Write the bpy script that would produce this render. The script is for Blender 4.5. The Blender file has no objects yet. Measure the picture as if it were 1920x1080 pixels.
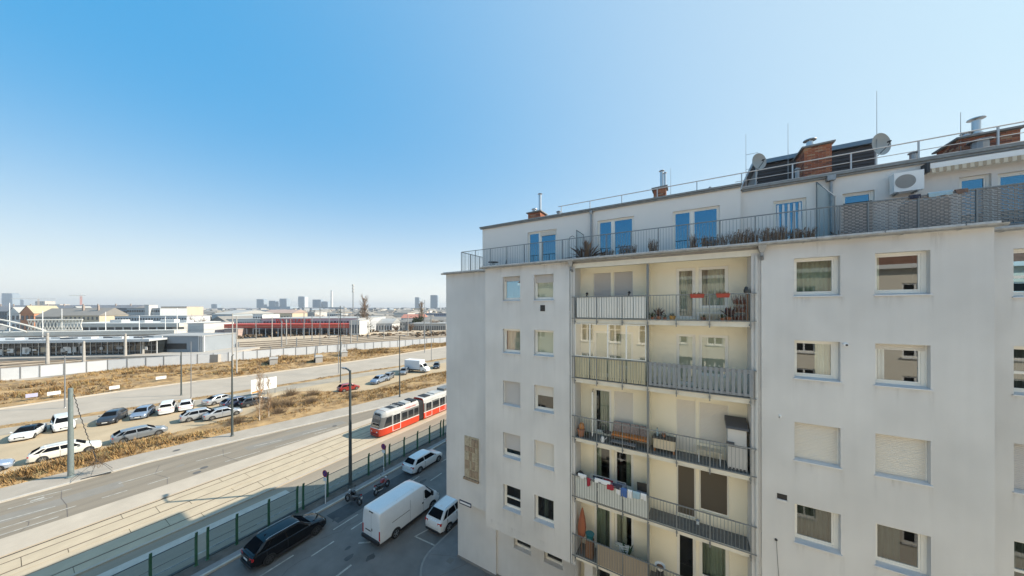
import bpy, bmesh, math, random
import numpy as np
from mathutils import Vector, Matrix
R = random.Random(7)
rad = math.radians
SC = bpy.context.scene
COL = SC.collection

# ---------------------------------------------------------------- camera
EYE = 17.0
FX, FY = -0.5059, 0.8625            # viewing direction on the ground plan (x along the side street, y along the avenue)
cam_d = bpy.data.cameras.new('camera')
cam = bpy.data.objects.new('camera', cam_d)
COL.objects.link(cam)
cam.location = (0, 0, EYE)
yaw = math.atan2(FX, FY)
cam.rotation_euler = (rad(90), rad(0.12), -yaw)
cam_d.sensor_width = 36
cam_d.lens = 36 * 563 / 1920
cam_d.shift_y = 37 / 1920
cam_d.clip_start = 0.05
cam_d.clip_end = 20000
SC.camera = cam

# ---------------------------------------------------------------- sky, sun, exposure
SUN_EL, SUN_AZ = rad(36.3), math.atan2(1.0, 0.80)
w = bpy.data.worlds.new('World'); SC.world = w; w.use_nodes = True
nt = w.node_tree
bg = nt.nodes['Background']
sky = nt.nodes.new('ShaderNodeTexSky')
sky.sky_type = 'NISHITA'; sky.sun_disc = False
sky.sun_elevation = SUN_EL; sky.sun_rotation = SUN_AZ
sky.altitude = 150; sky.air_density = 1.0; sky.dust_density = 1.2; sky.ozone_density = 1.0
def wmath(op, a, b=None, clamp=False):
    q = nt.nodes.new('ShaderNodeMath'); q.operation = op; q.use_clamp = clamp
    for i, v in enumerate((a, b)):
        if v is None: continue
        if isinstance(v, (int, float)): q.inputs[i].default_value = v
        else: nt.links.new(v, q.inputs[i])
    return q.outputs[0]
# bright winter haze: the clear sky pales towards the horizon and towards the sun
sv = Vector((math.sin(SUN_AZ) * math.cos(SUN_EL), math.cos(SUN_AZ) * math.cos(SUN_EL), math.sin(SUN_EL)))
tcw = nt.nodes.new('ShaderNodeTexCoord'); sep = nt.nodes.new('ShaderNodeSeparateXYZ')
nt.links.new(tcw.outputs['Generated'], sep.inputs[0])
dotn = nt.nodes.new('ShaderNodeVectorMath'); dotn.operation = 'DOT_PRODUCT'; dotn.inputs[1].default_value = sv
nt.links.new(tcw.outputs['Generated'], dotn.inputs[0])
hA = wmath('MULTIPLY', 0.97, wmath('EXPONENT', wmath('MULTIPLY', wmath('POWER', wmath('MULTIPLY', wmath('MAXIMUM', sep.outputs[2], 0.0), 1/0.215), 1.4), -1.0)))
hB = wmath('MULTIPLY', wmath('POWER', wmath('MULTIPLY', wmath('ADD', dotn.outputs['Value'], 1.0), 0.5, True), 2.95), 0.55)
hf = wmath('SUBTRACT', 1.0, wmath('MULTIPLY', wmath('SUBTRACT', 1.0, hA, True), wmath('SUBTRACT', 1.0, hB, True)))
vm = nt.nodes.new('ShaderNodeVectorMath'); vm.operation = 'MULTIPLY'; vm.inputs[1].default_value = (0.0, 0.216, 0.23)
nt.links.new(sky.outputs[0], vm.inputs[0])
mxw = nt.nodes.new('ShaderNodeMix'); mxw.data_type = 'RGBA'
mxw.inputs[7].default_value = (9.2, 9.1, 8.25, 1)
nt.links.new(hf, mxw.inputs[0]); va = nt.nodes.new('ShaderNodeVectorMath'); va.operation = 'ADD'; va.inputs[1].default_value = (0.05, 2.6, 5.8)
nt.links.new(vm.outputs[0], va.inputs[0]); nt.links.new(va.outputs[0], mxw.inputs[6]); nt.links.new(mxw.outputs[2], bg.inputs[0])
bg.inputs[1].default_value = 0.07
sd = bpy.data.lights.new('sun', 'SUN'); so = bpy.data.objects.new('sun', sd); COL.objects.link(so)
sd.energy = 4.3; sd.angle = rad(0.5); sd.color = (1.0, 0.91, 0.77)
sv = Vector((math.sin(SUN_AZ) * math.cos(SUN_EL), math.cos(SUN_AZ) * math.cos(SUN_EL), math.sin(SUN_EL)))
so.rotation_euler = sv.to_track_quat('Z', 'Y').to_euler()
so.location = (60, 60, 90)
SC.view_settings.view_transform = 'Standard'
SC.view_settings.look = 'None'
SC.view_settings.exposure = 0.8
SC.view_settings.gamma = 1.0
SC.render.engine = 'CYCLES'
SC.cycles.use_denoising = True
SC.cycles.max_bounces = 8
SC.cycles.diffuse_bounces = 4
SC.cycles.glossy_bounces = 4
SC.cycles.transparent_max_bounces = 24
SC.cycles.transmission_bounces = 4
SC.cycles.volume_bounces = 0
SC.cycles.sample_clamp_indirect = 6
SC.cycles.caustics_reflective = False
SC.cycles.caustics_refractive = False

# ---------------------------------------------------------------- helpers
def lin(r, g, b):
    f = lambda c: (c / 255 / 12.92) if c / 255 <= 0.04045 else ((c / 255 + 0.055) / 1.055) ** 2.4
    return (f(r), f(g), f(b), 1)

def plane_at(px, py, Y):
    """photo pixel -> (x, z) on a facade plane y = Y"""
    xc, zc = (px - 960) / 563, (577 - py) / 563
    t = Y / (FY - FX * xc)
    return t * (FX + FY * xc), EYE + t * zc

def at(px, depth, py=None):
    """map bearing px and distance into the scene -> x, y (and z of a height)"""
    xc = (px - 960) / 563
    p = (depth * (FX + FY * xc), depth * (FY - FX * xc))
    return p if py is None else (p[0], p[1], EYE + depth * (577 - py) / 563)

def gr(px, py, z=0.0):
    return at(px, (z - EYE) * 563 / (577 - py))

class MB:
    def __init__(s): s.v, s.f, s.m = [], [], []; s.cur = 0
    def face(s, pts, m=None):
        n = len(s.v); s.v += [tuple(p) for p in pts]; s.f.append(tuple(range(n, n + len(pts)))); s.m.append(s.cur if m is None else m); return s
    def mesh(s, verts, faces, m=None):
        n = len(s.v); s.v += [tuple(p) for p in verts]
        s.f += [tuple(i + n for i in f) for f in faces]; s.m += [s.cur if m is None else m] * len(faces); return s
    def box(s, x0, x1, y0, y1, z0, z1, m=None):
        if x1 < x0: x0, x1 = x1, x0
        if y1 < y0: y0, y1 = y1, y0
        if z1 < z0: z0, z1 = z1, z0
        v = [(x0,y0,z0),(x1,y0,z0),(x1,y1,z0),(x0,y1,z0),(x0,y0,z1),(x1,y0,z1),(x1,y1,z1),(x0,y1,z1)]
        return s.mesh(v, [(0,3,2,1),(4,5,6,7),(0,1,5,4),(1,2,6,5),(2,3,7,6),(3,0,4,7)], m)
    def obox(s, c, ax, hx, hy, z0, z1, m=None):
        """box turned on plan: centre c (x,y), unit axis ax, half sizes"""
        ux, uy = ax; px, py = -uy, ux
        q = [(c[0]+a*hx*ux+b*hy*px, c[1]+a*hx*uy+b*hy*py) for a, b in ((-1,-1),(1,-1),(1,1),(-1,1))]
        return s.prism(q, z0, z1, m)
    def prism(s, poly, z0, z1, m=None):
        n = len(poly)
        a = sum(poly[i][0]*poly[(i+1)%n][1]-poly[(i+1)%n][0]*poly[i][1] for i in range(n))
        if a < 0: poly = poly[::-1]
        v = [(x,y,z0) for x,y in poly] + [(x,y,z1) for x,y in poly]
        f = [tuple(range(n))[::-1], tuple(range(n,2*n))] + [(i,(i+1)%n,n+(i+1)%n,n+i) for i in range(n)]
        return s.mesh(v, f, m)
    def tube(s, p, q, r, n=6, r2=None, m=None, caps=True):
        p, q = Vector(p), Vector(q); d = (q-p)
        if d.length < 1e-6: return s
        d.normalize()
        u = d.orthogonal().normalized(); w_ = d.cross(u); r2 = r if r2 is None else r2
        v = []
        for c, rr in ((p,r),(q,r2)):
            v += [tuple(c + (u*math.cos(2*math.pi*i/n) + w_*math.sin(2*math.pi*i/n))*rr) for i in range(n)]
        f = [(i,(i+1)%n,n+(i+1)%n,n+i) for i in range(n)]
        if caps: f += [tuple(range(n))[::-1], tuple(range(n,2*n))]
        return s.mesh(v, f, m)
    def path(s, pts, r, n=5, m=None):
        for a, b in zip(pts[:-1], pts[1:]): s.tube(a, b, r, n, m=m)
        return s
    def lathe(s, c, prof, n=12, m=None, ax='z'):
        v, f = [], []
        for r, h in prof:
            for i in range(n):
                a = 2*math.pi*i/n; x, y = r*math.cos(a), r*math.sin(a)
                p = (x,y,h) if ax == 'z' else ((h,x,y) if ax == 'x' else (y,h,x))
                v.append((c[0]+p[0], c[1]+p[1], c[2]+p[2]))
        for k in range(len(prof)-1):
            for i in range(n): f.append((k*n+i, k*n+(i+1)%n, (k+1)*n+(i+1)%n, (k+1)*n+i))
        f.append(tuple(range(n))[::-1]); k = len(prof)-1; f.append(tuple(range(k*n,(k+1)*n)))
        return s.mesh(v, f, m)
    def loft(s, secs, m=None, mf=None, caps=True):
        n = len(secs[0]); base = len(s.v)
        for sec in secs: s.v += [tuple(p) for p in sec]
        for k in range(len(secs)-1):
            for i in range(n):
                s.f.append((base+k*n+i, base+k*n+(i+1)%n, base+(k+1)*n+(i+1)%n, base+(k+1)*n+i))
                s.m.append(mf(k, i) if mf else (s.cur if m is None else m))
        if caps:
            s.f.append(tuple(base+i for i in range(n))[::-1]); s.m.append(s.cur if m is None else m)
            k = len(secs)-1
            s.f.append(tuple(base+k*n+i for i in range(n))); s.m.append(s.cur if m is None else m)
        return s

def obj(name, mb, mats, parent=None, smooth=None, loc=None, rz=None, **props):
    if isinstance(mb, MB):
        me = bpy.data.meshes.new(name)
        me.from_pydata(mb.v, [], mb.f)
        if not isinstance(mats, (list, tuple)): mats = [mats]
        for m in mats: me.materials.append(m)
        if len(mats) > 1: me.polygons.foreach_set('material_index', mb.m)
        if smooth is not None:
            bm = bmesh.new(); bm.from_mesh(me)
            bmesh.ops.remove_doubles(bm, verts=bm.verts, dist=1e-4)
            bmesh.ops.recalc_face_normals(bm, faces=bm.faces)
            bm.to_mesh(me); bm.free()
            me.polygons.foreach_set('use_smooth', [True]*len(me.polygons))
            me.set_sharp_from_angle(angle=rad(smooth))
        me.update()
    else: me = mb
    o = bpy.data.objects.new(name, me); COL.objects.link(o)
    if parent is not None: attach(o, parent)
    if loc is not None: o.location = loc
    if rz is not None: o.rotation_euler.z = rz
    for k, v in props.items(): o[k] = v
    return o

def lettering(name, txt, size, m, parent, loc, rot, extrude=.003, align='CENTER', sx=1.0):
    fc = bpy.data.curves.new(name, 'FONT'); fc.body = txt; fc.size = size; fc.extrude = extrude; fc.align_x = align
    tmp = bpy.data.objects.new(name+'_tmp', fc); COL.objects.link(tmp)
    dg = bpy.context.evaluated_depsgraph_get(); me = bpy.data.meshes.new_from_object(tmp.evaluated_get(dg))
    bpy.data.objects.remove(tmp); me.materials.clear(); me.materials.append(m)
    o = obj(name, me, m, parent); o.location = loc; o.rotation_euler = rot; o.scale.x = sx
    return o

def attach(o, parent):
    o.parent = parent
    root = parent
    while root.parent: root = root.parent
    if parent.parent is None and parent.get('worldbuilt'):
        o.matrix_parent_inverse = Matrix.Translation(Vector(parent.location)).inverted()

def thing(name, label, cat, loc=(0,0,0), rz=0, group=None, world=False):
    o = bpy.data.objects.new(name, None); COL.objects.link(o)
    o.empty_display_size = 0.2
    o.location = loc; o.rotation_euler = (0,0,rz)
    o['label'] = label; o['category'] = cat
    if group: o['group'] = group
    if world: o['worldbuilt'] = 1
    return o

def tag(o, label, cat, group=None):
    o['label'] = label; o['category'] = cat
    if group: o['group'] = group
    return o

def struct(name, mb, mat, parent=None, **k):
    o = obj(name, mb, mat, parent, **k)
    if parent is None: o['kind'] = 'structure'
    return o

def dup(root, loc, rz=None, label=None, group=None):
    r = root.copy(); COL.objects.link(r); r.location = loc
    if rz is not None: r.rotation_euler.z = rz
    if label: r['label'] = label
    if group: r['group'] = group
    for ch in list(root.children):
        c = ch.copy(); COL.objects.link(c); c.parent = r
        for g in list(ch.children):
            d = g.copy(); COL.objects.link(d); d.parent = c
    return r

# ---------------------------------------------------------------- materials
MATS = {}
def mat(name, col, rough=0.6, var=0.0, scale=4.0, metal=0.0, bump=0.0, bscale=40.0, stretch=(1,1,1), spec=0.5, col2=None, coat=0.0, detail=6, emit=None):
    if name in MATS: return MATS[name]
    m = bpy.data.materials.new(name); m.use_nodes = True
    t = m.node_tree; n = t.nodes; l = t.links; p = n['Principled BSDF']
    p.inputs['Base Color'].default_value = col
    p.inputs['Roughness'].default_value = rough
    p.inputs['Metallic'].default_value = metal
    p.inputs['Specular IOR Level'].default_value = spec
    if coat: p.inputs['Coat Weight'].default_value = coat; p.inputs['Coat Roughness'].default_value = 0.04
    if var or bump:
        tc = n.new('ShaderNodeTexCoord'); mp = n.new('ShaderNodeMapping'); mp.inputs['Scale'].default_value = stretch
        l.new(tc.outputs['Object'], mp.inputs[0])
    if var:
        nz = n.new('ShaderNodeTexNoise'); nz.inputs['Scale'].default_value = scale; nz.inputs['Detail'].default_value = detail; nz.inputs['Roughness'].default_value = 0.62
        l.new(mp.outputs[0], nz.inputs[0])
        rp = n.new('ShaderNodeValToRGB'); rp.color_ramp.elements[0].position = 0.3; rp.color_ramp.elements[1].position = 0.72
        d = col2 if col2 else tuple(c*(1-var) for c in col[:3]) + (1,)
        u = tuple(min(1, c*(1+var*0.6)) for c in col[:3]) + (1,)
        rp.color_ramp.elements[0].color = d; rp.color_ramp.elements[1].color = u
        l.new(nz.outputs[0], rp.inputs[0]); l.new(rp.outputs[0], p.inputs['Base Color'])
    if bump:
        nb = n.new('ShaderNodeTexNoise'); nb.inputs['Scale'].default_value = bscale; nb.inputs['Detail'].default_value = 4
        l.new(mp.outputs[0], nb.inputs[0])
        b = n.new('ShaderNodeBump'); b.inputs['Strength'].default_value = bump; b.inputs['Distance'].default_value = 0.02
        l.new(nb.outputs[0], b.inputs['Height']); l.new(b.outputs[0], p.inputs['Normal'])
    MATS[name] = m
    return m

def glass(name, tint=(0.75,0.8,0.8,1), base=0.06, gain=1.6, opaque=None, rough=0.0, mirror=(1,1,1,1)):
    """window pane: fresnel mirror over see-through (or over a dark opaque body)"""
    if name in MATS: return MATS[name]
    m = bpy.data.materials.new(name); m.use_nodes = True
    t = m.node_tree; n = t.nodes; l = t.links; n.remove(n['Principled BSDF'])
    out = n['Material Output']
    gl = n.new('ShaderNodeBsdfGlossy'); gl.inputs['Roughness'].default_value = rough; gl.inputs['Color'].default_value = mirror
    if opaque: b = n.new('ShaderNodeBsdfDiffuse'); b.inputs[0].default_value = opaque
    else: b = n.new('ShaderNodeBsdfTransparent'); b.inputs[0].default_value = tint
    fr = n.new('ShaderNodeFresnel'); fr.inputs[0].default_value = 1.5
    ma = n.new('ShaderNodeMath'); ma.operation = 'MULTIPLY_ADD'; ma.use_clamp = True
    ma.inputs[1].default_value = gain; ma.inputs[2].default_value = base
    l.new(fr.outputs[0], ma.inputs[0])
    ge = n.new('ShaderNodeNewGeometry'); bf = n.new('ShaderNodeMath'); bf.operation = 'SUBTRACT'; bf.inputs[0].default_value = 1.0
    l.new(ge.outputs['Backfacing'], bf.inputs[1])
    fb = n.new('ShaderNodeMath'); fb.operation = 'MULTIPLY'; l.new(ma.outputs[0], fb.inputs[0]); l.new(bf.outputs[0], fb.inputs[1])
    ma = fb
    mx = n.new('ShaderNodeMixShader'); l.new(ma.outputs[0], mx.inputs[0]); l.new(b.outputs[0], mx.inputs[1]); l.new(gl.outputs[0], mx.inputs[2])
    l.new(mx.outputs[0], out.inputs[0])
    MATS[name] = m
    return m

def plaster(name, col, stain=0.10):
    """rendered facade: cloudy grain, faint vertical rain streaks"""
    m = mat(name, col, rough=0.9, bump=0.25, bscale=90)
    t = m.node_tree; n = t.nodes; l = t.links; p = n['Principled BSDF']
    tc = n.new('ShaderNodeTexCoord')
    def noise(scale, st, d=5):
        mp = n.new('ShaderNodeMapping'); mp.inputs['Scale'].default_value = st
        nz = n.new('ShaderNodeTexNoise'); nz.inputs['Scale'].default_value = scale; nz.inputs['Detail'].default_value = d
        l.new(tc.outputs['Object'], mp.inputs[0]); l.new(mp.outputs[0], nz.inputs[0]); return nz.outputs[0]
    a = noise(0.28, (1,1,1), 3); b = noise(5.0, (1,1,0.05), 3); c = noise(0.9, (1,1,0.7), 9)
    def mul(x, lo, hi):
        mr = n.new('ShaderNodeMapRange'); mr.inputs[1].default_value = 0.3; mr.inputs[2].default_value = 0.7; mr.inputs[3].default_value = lo; mr.inputs[4].default_value = hi
        l.new(x, mr.inputs[0]); return mr.outputs[0]
    def prod(x, y):
        q = n.new('ShaderNodeMath'); q.operation = 'MULTIPLY'; l.new(x, q.inputs[0]); l.new(y, q.inputs[1]); return q.outputs[0]
    f = prod(prod(mul(a, 1-stain, 1.0), mul(b, 1-stain*0.22, 1.0)), mul(c, 1-stain*0.55, 1.0))
    mx = n.new('ShaderNodeMix'); mx.data_type = 'RGBA'; mx.blend_type = 'MULTIPLY'; mx.inputs[0].default_value = 1
    mx.inputs[6].default_value = col
    l.new(f, mx.inputs[7]); l.new(mx.outputs[2], p.inputs['Base Color'])
    return m

M_WALL = plaster('facade_plaster', (0.725, 0.71, 0.685, 1), 0.16)
M_CREAM = plaster('cream_plaster', (0.86, 0.80, 0.64, 1), 0.05)
M_PENT = plaster('penthouse_plaster', (0.78, 0.75, 0.71, 1), 0.06)
M_FRAME = mat('white_frame', (0.80, 0.78, 0.72, 1), 0.35)
M_SLAT = mat('shutter_slat', (0.66, 0.62, 0.55, 1), 0.45)
M_SLATG = mat('grey_shutter', (0.50, 0.48, 0.46, 1), 0.45)
M_PANE = glass('window_pane', base=0.03, gain=1.3)
M_PANEB = glass('penthouse_pane', base=0.30, gain=1.5, opaque=(0.006, 0.014, 0.025, 1), mirror=(0.24,0.60,0.90,1))  # mirror colour tinted to paint in the deep blue sky reflection
M_PANES = glass('sky_mirror_pane', base=0.42, gain=2.0, tint=(.5,.6,.65,1), mirror=(.52,.78,.95,1))  # blue of the reflected sky is put into the mirror tint
M_PANEM = glass('mirror_pane', base=0.12, gain=1.5)
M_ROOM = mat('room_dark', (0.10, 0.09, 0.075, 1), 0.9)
M_CURT = mat('green_curtain', (0.30, 0.34, 0.24, 1), 0.9)
M_CURTL = mat('pale_curtain', (0.62, 0.60, 0.46, 1), 0.9)
M_CURTD = mat('dark_curtain', (0.06, 0.075, 0.06, 1), 0.9)
M_SILL = mat('sill_metal', (0.62, 0.63, 0.65, 1), 0.4, metal=0.2)
M_GALV = mat('galvanised_steel', (0.33, 0.34, 0.35, 1), 0.45, metal=0.6, var=0.2, scale=9)
M_RAIL = mat('grey_rail_paint', (0.20, 0.215, 0.22, 1), 0.45, metal=0.3)
M_GUT = mat('gutter_zinc', (0.36, 0.36, 0.35, 1), 0.5, metal=0.4, var=0.3, scale=5)
M_COPE = mat('coping_sheet', (0.62, 0.60, 0.57, 1), 0.5, metal=0.2, var=0.28, scale=7)
M_FLOOR = mat('balcony_floor', (0.17, 0.165, 0.155, 1), 0.8, var=0.2, scale=5)
M_DARK = mat('dark_metal', (0.03, 0.032, 0.035, 1), 0.5)
M_BLACK = mat('black_plastic', (0.015, 0.015, 0.016, 1), 0.5)
M_WHITE = mat('white_paint', (0.80, 0.80, 0.79, 1), 0.4)
M_WOOD = mat('brown_wood', (0.20, 0.10, 0.05, 1), 0.6, var=0.3, scale=6, stretch=(1,1,8))
# ================================================================ ground, roads, tracks, banks (all on real metres)
M_CITY = mat('urban_ground', (0.27,0.25,0.22,1), .95, var=.25, scale=.03)
M_ASPH = mat('old_asphalt', (0.245,0.208,0.16,1), .92, var=.22, scale=1.1, stretch=(1,.07,1), detail=9, bump=.2, bscale=20)
M_ASPHD = mat('lane_asphalt', (0.165,0.155,0.145,1), .85, var=.22, scale=.8, bump=.3, bscale=30)
M_CONC = mat('pale_concrete', (0.46,0.395,0.315,1), .9, var=.12, scale=.5, bump=.15, bscale=14)
M_SLABC = mat('tram_concrete', (0.48,0.395,0.28,1), .9, var=.12, scale=.7, bump=.15, bscale=14)
M_PAVE = mat('pavement_asphalt', (0.37,0.325,0.27,1), .92, var=.14, scale=.5, bump=.15, bscale=20)
M_DIRT = mat('sandy_dirt', (0.44,0.345,0.225,1), .97, var=.16, scale=.22, bump=.3, bscale=3)
M_UPROAD = mat('upper_road_concrete', (0.40,0.345,0.28,1), .92, var=.12, scale=.25)
M_KERB = mat('kerb_stone', (0.50,0.46,0.40,1), .9, var=.15, scale=2)
M_PAINT = mat('road_paint', (0.42,0.40,0.355,1), .85, var=.45, scale=3)
M_SOIL = mat('dry_soil', (0.40,0.265,0.125,1), .98, col2=(0.13,0.08,0.038,1), var=.45, scale=.5, bump=.6, bscale=5)
M_STEEL = mat('rail_steel', (0.16,0.12,0.09,1), .45, metal=.5)
M_BALL = mat('ballast', (0.36,0.29,0.22,1), .98, var=.3, scale=3, bump=.8, bscale=12)

struct('ground', MB().face([(-10950,-2450,-.03),(2450,-2450,-.03),(2450,10950,-.03),(-10950,10950,-.03)]), M_CITY)

def lerp_line(pts, y):
    for (x0,y0),(x1,y1) in zip(pts[:-1], pts[1:]):
        if y0 <= y <= y1: return x0 + (x1-x0)*(y-y0)/(y1-y0)
    (x0,y0),(x1,y1) = (pts[:2] if y < pts[0][1] else pts[-2:])
    return x0 + (x1-x0)*(y-y0)/(y1-y0)
YS = [-30,-15,-6,0,4,8,12,16,20,23,26,30,33,35.5,40,45,50,56,63,72,82,95,110,130,160]
def strip(a, b, z, ys=YS):
    mb = MB()
    for y0, y1 in zip(ys[:-1], ys[1:]):
        mb.face([(lerp_line(a,y0),y0,z),(lerp_line(b,y0),y0,z),(lerp_line(b,y1),y1,z),(lerp_line(a,y1),y1,z)])
    return mb
def band(a, b, z0, z1, ys=YS):
    mb = MB()
    for y0, y1 in zip(ys[:-1], ys[1:]):
        q = [(lerp_line(a,y0),y0),(lerp_line(b,y0),y0),(lerp_line(b,y1),y1),(lerp_line(a,y1),y1)]
        mb.mesh([(x,y,z1) for x,y in q]+[(x,y,z0) for x,y in q], [(0,1,2,3),(0,3,7,4),(1,5,6,2),(0,4,5,1),(3,2,6,7)])
    return mb
off = lambda l, d: [(x+d, y) for x, y in l]
L_GUT = [(-40.5,-30),(-40.4,0),(-40.35,20),(-40.4,40),(-41,80),(-43,160)]
L_RN = [(-44.6,-30),(-43.6,0),(-43.1,10),(-42.3,25),(-41.2,40),(-41.1,60),(-41.6,80),(-43.3,160)]
L_RF = [(-53,-30),(-51.9,0),(-51.3,8),(-49.9,14.6),(-47.2,24.8),(-44.4,35),(-42.4,44),(-41.6,60),(-42,80),(-43.4,160)]
L_WF = [(-57,-30),(-55.8,0),(-55.2,7),(-53.6,15.7),(-51.4,24),(-49.9,31.4),(-48.2,42),(-46.8,50.6),(-45.4,66),(-44.9,80),(-45,160)]
L_LOT = [(-60.6,-30),(-60.2,0),(-60.6,12),(-60.8,16),(-61.0,20),(-63.2,23.2),(-68.6,26),(-69.6,30),(-66,33),(-58.6,35.5),(-57.0,39),(-57.6,44),(-57.8,52),(-56.5,60),(-53,75),(-50,160)]
L_UN = [(-88,-30),(-85.5,0),(-83.2,6.3),(-81.3,13),(-79.4,22),(-77.2,33),(-75.8,45),(-72.1,60),(-70.4,77),(-66,110),(-60,160)]
L_UF = [(-100.2,-30),(-100.1,0),(-100,12),(-98.2,23),(-95.7,27.5),(-93.4,41),(-91,60),(-90.7,75),(-91.2,98.7),(-90,160)]
struct('side_street', MB().face([(-26.5,-30,0),(30,-30,0),(30,160,0),(-26.5,160,0)]), M_ASPHD)
struct('cycle_path', MB().face([(-36.1,-30,-.004),(-26.5,-30,-.004),(-26.5,160,-.004),(-36.1,160,-.004)]), mat('path_asphalt', (0.30,0.25,0.19,1), .92, var=.15, scale=.8, stretch=(1,.15,1), bump=.15, bscale=20))
struct('pale_strip', MB().box(-32.5,-31.7,-30,13.5,-.02,.006), M_KERB)
struct('avenue', strip(L_RF, L_RN, .002), M_ASPH)
struct('median', band(off(L_RN,.02), off(L_GUT,-.10), -.02, .10), M_CONC)
struct('slot_drain', strip(off(L_GUT,-.098), off(L_GUT,.10), .004), M_BLACK)
tb = struct('tram_bed', MB().face([(-40.28,-30,-.001),(-36.1,-30,-.001),(-36.1,160,-.001),(-40.28,160,-.001)]), mat('joint_grime', (0.27,0.205,0.14,1), .95))
# separate cast slabs between the rails
cols = [(-40.26,-39.42),(-39.30,-37.93),(-37.81,-37.20),(-37.17,-36.42),(-36.30,-34.93),(-34.81,-33.9)]
shared = {}
for ci, (a, b) in enumerate(cols):
    y = -13 + (ci % 3)*1.7
    while y < 62:
        key = ci
        if key not in shared:
            shared[key] = obj('concrete_slab', MB().box(a-(a+b)/2+.012, b-(a+b)/2-.012, -2.985, 2.985, -.05, .05), M_SLABC, tb); o = shared[key]
        else: o = shared[key].copy(); COL.objects.link(o)
        o.location = ((a+b)/2, y+3, R.uniform(-.006,.004)); o.rotation_euler = (R.uniform(-.0006,.0006), R.uniform(-.002,.002), 0)
        y += 6.0
for x in (-39.36,-37.87,-36.36,-34.87):
    struct('tram_rail', MB().box(x-.035,x+.035,-30,160,-.05,.044), M_STEEL, tb)
struct('tram_bed_edge', MB().box(-33.88,-33.6,-30,160,-.05,.09), M_CONC)
struct('tram_bed_far', MB().box(-40.26,-33.9,62,160,-.05,.04).box(-40.26,-33.9,-30,-13.1,-.05,.04), M_SLABC)
struct('far_pavement', band(off(L_WF,0), off(L_RF,-.32), -.02, .12), M_PAVE)
struct('far_kerb', band(off(L_RF,-.318), off(L_RF,-.002), -.02, .135), M_KERB)
struct('dirt_lot', strip(off(L_UN,0), off(L_LOT,3), .006), M_DIRT)
struct('lot_lane', strip(off(L_UN,1.4), off(L_UN,6.0), .010), mat('worn_lane', (0.36,0.315,0.25,1), .95, var=.25, scale=.25))
struct('upper_road', strip(L_UF, L_UN, .012), M_UPROAD)
struct('upper_kerb', band(off(L_UF,-.9), off(L_UF,.0), -.02, .13), mat('upper_kerb', (0.55,0.47,0.37,1), .95, var=.12, scale=1))
# kerb strip under the glass fence
struct('fence_verge', MB().box(-28.4,-27.15,-30,160,-.02,.12), mat('verge_dirt', (0.13,0.115,0.10,1), .95, var=.4, scale=1.5, bump=.5, bscale=8))
struct('verge_pavement', MB().box(-27.148,-26.62,-30,160,-.02,.11), mat('verge_stone', (0.24,0.24,0.24,1), .9, var=.2, scale=2))
struct('verge_kerb', MB().box(-26.618,-26.45,-30,160,-.02,.125), M_KERB)
# pavement round the corner of the house, with rounded kerb
def corner(r, e=0):
    c = (-12.6, 15.3); pts = [(-15.45-e, 160)]
    pts += [(c[0]-(2.85+e)*math.cos(a), c[1]-(2.5+e)*math.sin(a)) for a in [i*math.pi/2/10 for i in range(11)]]
    pts += [(40, 12.8-e), (40, 20), (-10, 20), (-10, 160)]
    return pts
struct('corner_kerb', MB().prism(corner(0,.14), -.02, .118), mat('corner_kerb_stone', (0.25,0.24,0.225,1), .9, var=.2, scale=2))
struct('corner_pavement', MB().prism(corner(0), -.02, .13), mat('corner_asphalt', (0.17,0.168,0.165,1), .9, var=.18, scale=1.2, bump=.2, bscale=25))
struct('own_pavement', MB().box(-24,40,-3,-.6,-.02,.12), M_PAVE)
# paint
def dash(x0, y0, x1, y1, w_=.13, z=.006):
    d = math.hypot(x1-x0, y1-y0); nx, ny = -(y1-y0)/d*w_/2, (x1-x0)/d*w_/2
    return [(x0+nx,y0+ny,z),(x0-nx,y0-ny,z),(x1-nx,y1-ny,z),(x1+nx,y1+ny,z)]
def paint(segs, w_=.13, z=.006, name='lane_marking'):
    for s in segs: struct(name, MB().face(dash(*s, w_=w_, z=z)), M_PAINT)
park = [(-24.05,y,-24.05,y+1.15) for y in (5.2,)] 
paint([(-23.45,7.4,-23.45,10.2),(-23.5,12.9,-23.5,14.9),(-23.5,15.6,-23.5,18.2),(-23.45,19.6,-23.45,21.4),(-23.5,24.6,-23.5,27.4)], .12)
paint([(-22.3,10.75,-22.3,12.3),(-22.35,13.6,-22.35,15.1),(-21.9,21.4,-21.9,23.0),(-21.7,25.0,-21.7,27.0)], .12)
paint([(-19.25,10.6,-19.25,11.75),(-19.2,7.2,-19.2,9.3),(-20.6,13.1,-19.9,13.6)], .15)
paint([(-17.6,15.6,-15.1,15.75),(-17.55,15.6,-17.15,16.9)], .11)
paint([(-29.3,2,-29.3,9.2),(-29.3,10.2,-29.3,13.4),(-29.3,15,-29.3,19.4),(-29.3,21,-29.3,26)], .16)
za = .007
mid = [((a[0]*.5+b[0]*.5), a[1]) for a, b in zip([(lerp_line(L_RF,y),y) for y in YS], [(lerp_line(L_RN,y),y) for y in YS])]
segs = []
for (a, b) in ((-49.75,0),): pass
paint([(-50.3,-3.5,-49.9,-.6),(-49.85,.3,-49.55,2.4),(-47.75,5.8,-47.45,8.6),(-47.25,11.0,-46.6,13.8),(-46.1,15.8,-45.3,18.4),(-44.9,20.6,-44.2,23.4),(-48.0,-2.4,-47.0,2.4),(-45.4,4.6,-45.25,6.0),(-45.1,7.2,-45.0,8.6),(-44.95,9.9,-44.7,11.3),(-44.3,12.6,-43.9,15.6),(-43.6,17,-43.2,19.6),(-46.15,-2.5,-45.55,3.3),(-44.75,-2.6,-44.4,2.4),(-43.6,21.5,-43.0,24.5),(-44.6,-6,-44.7,-3.2),(-50.9,1.2,-50.2,3.4)], .14, za)
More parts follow.
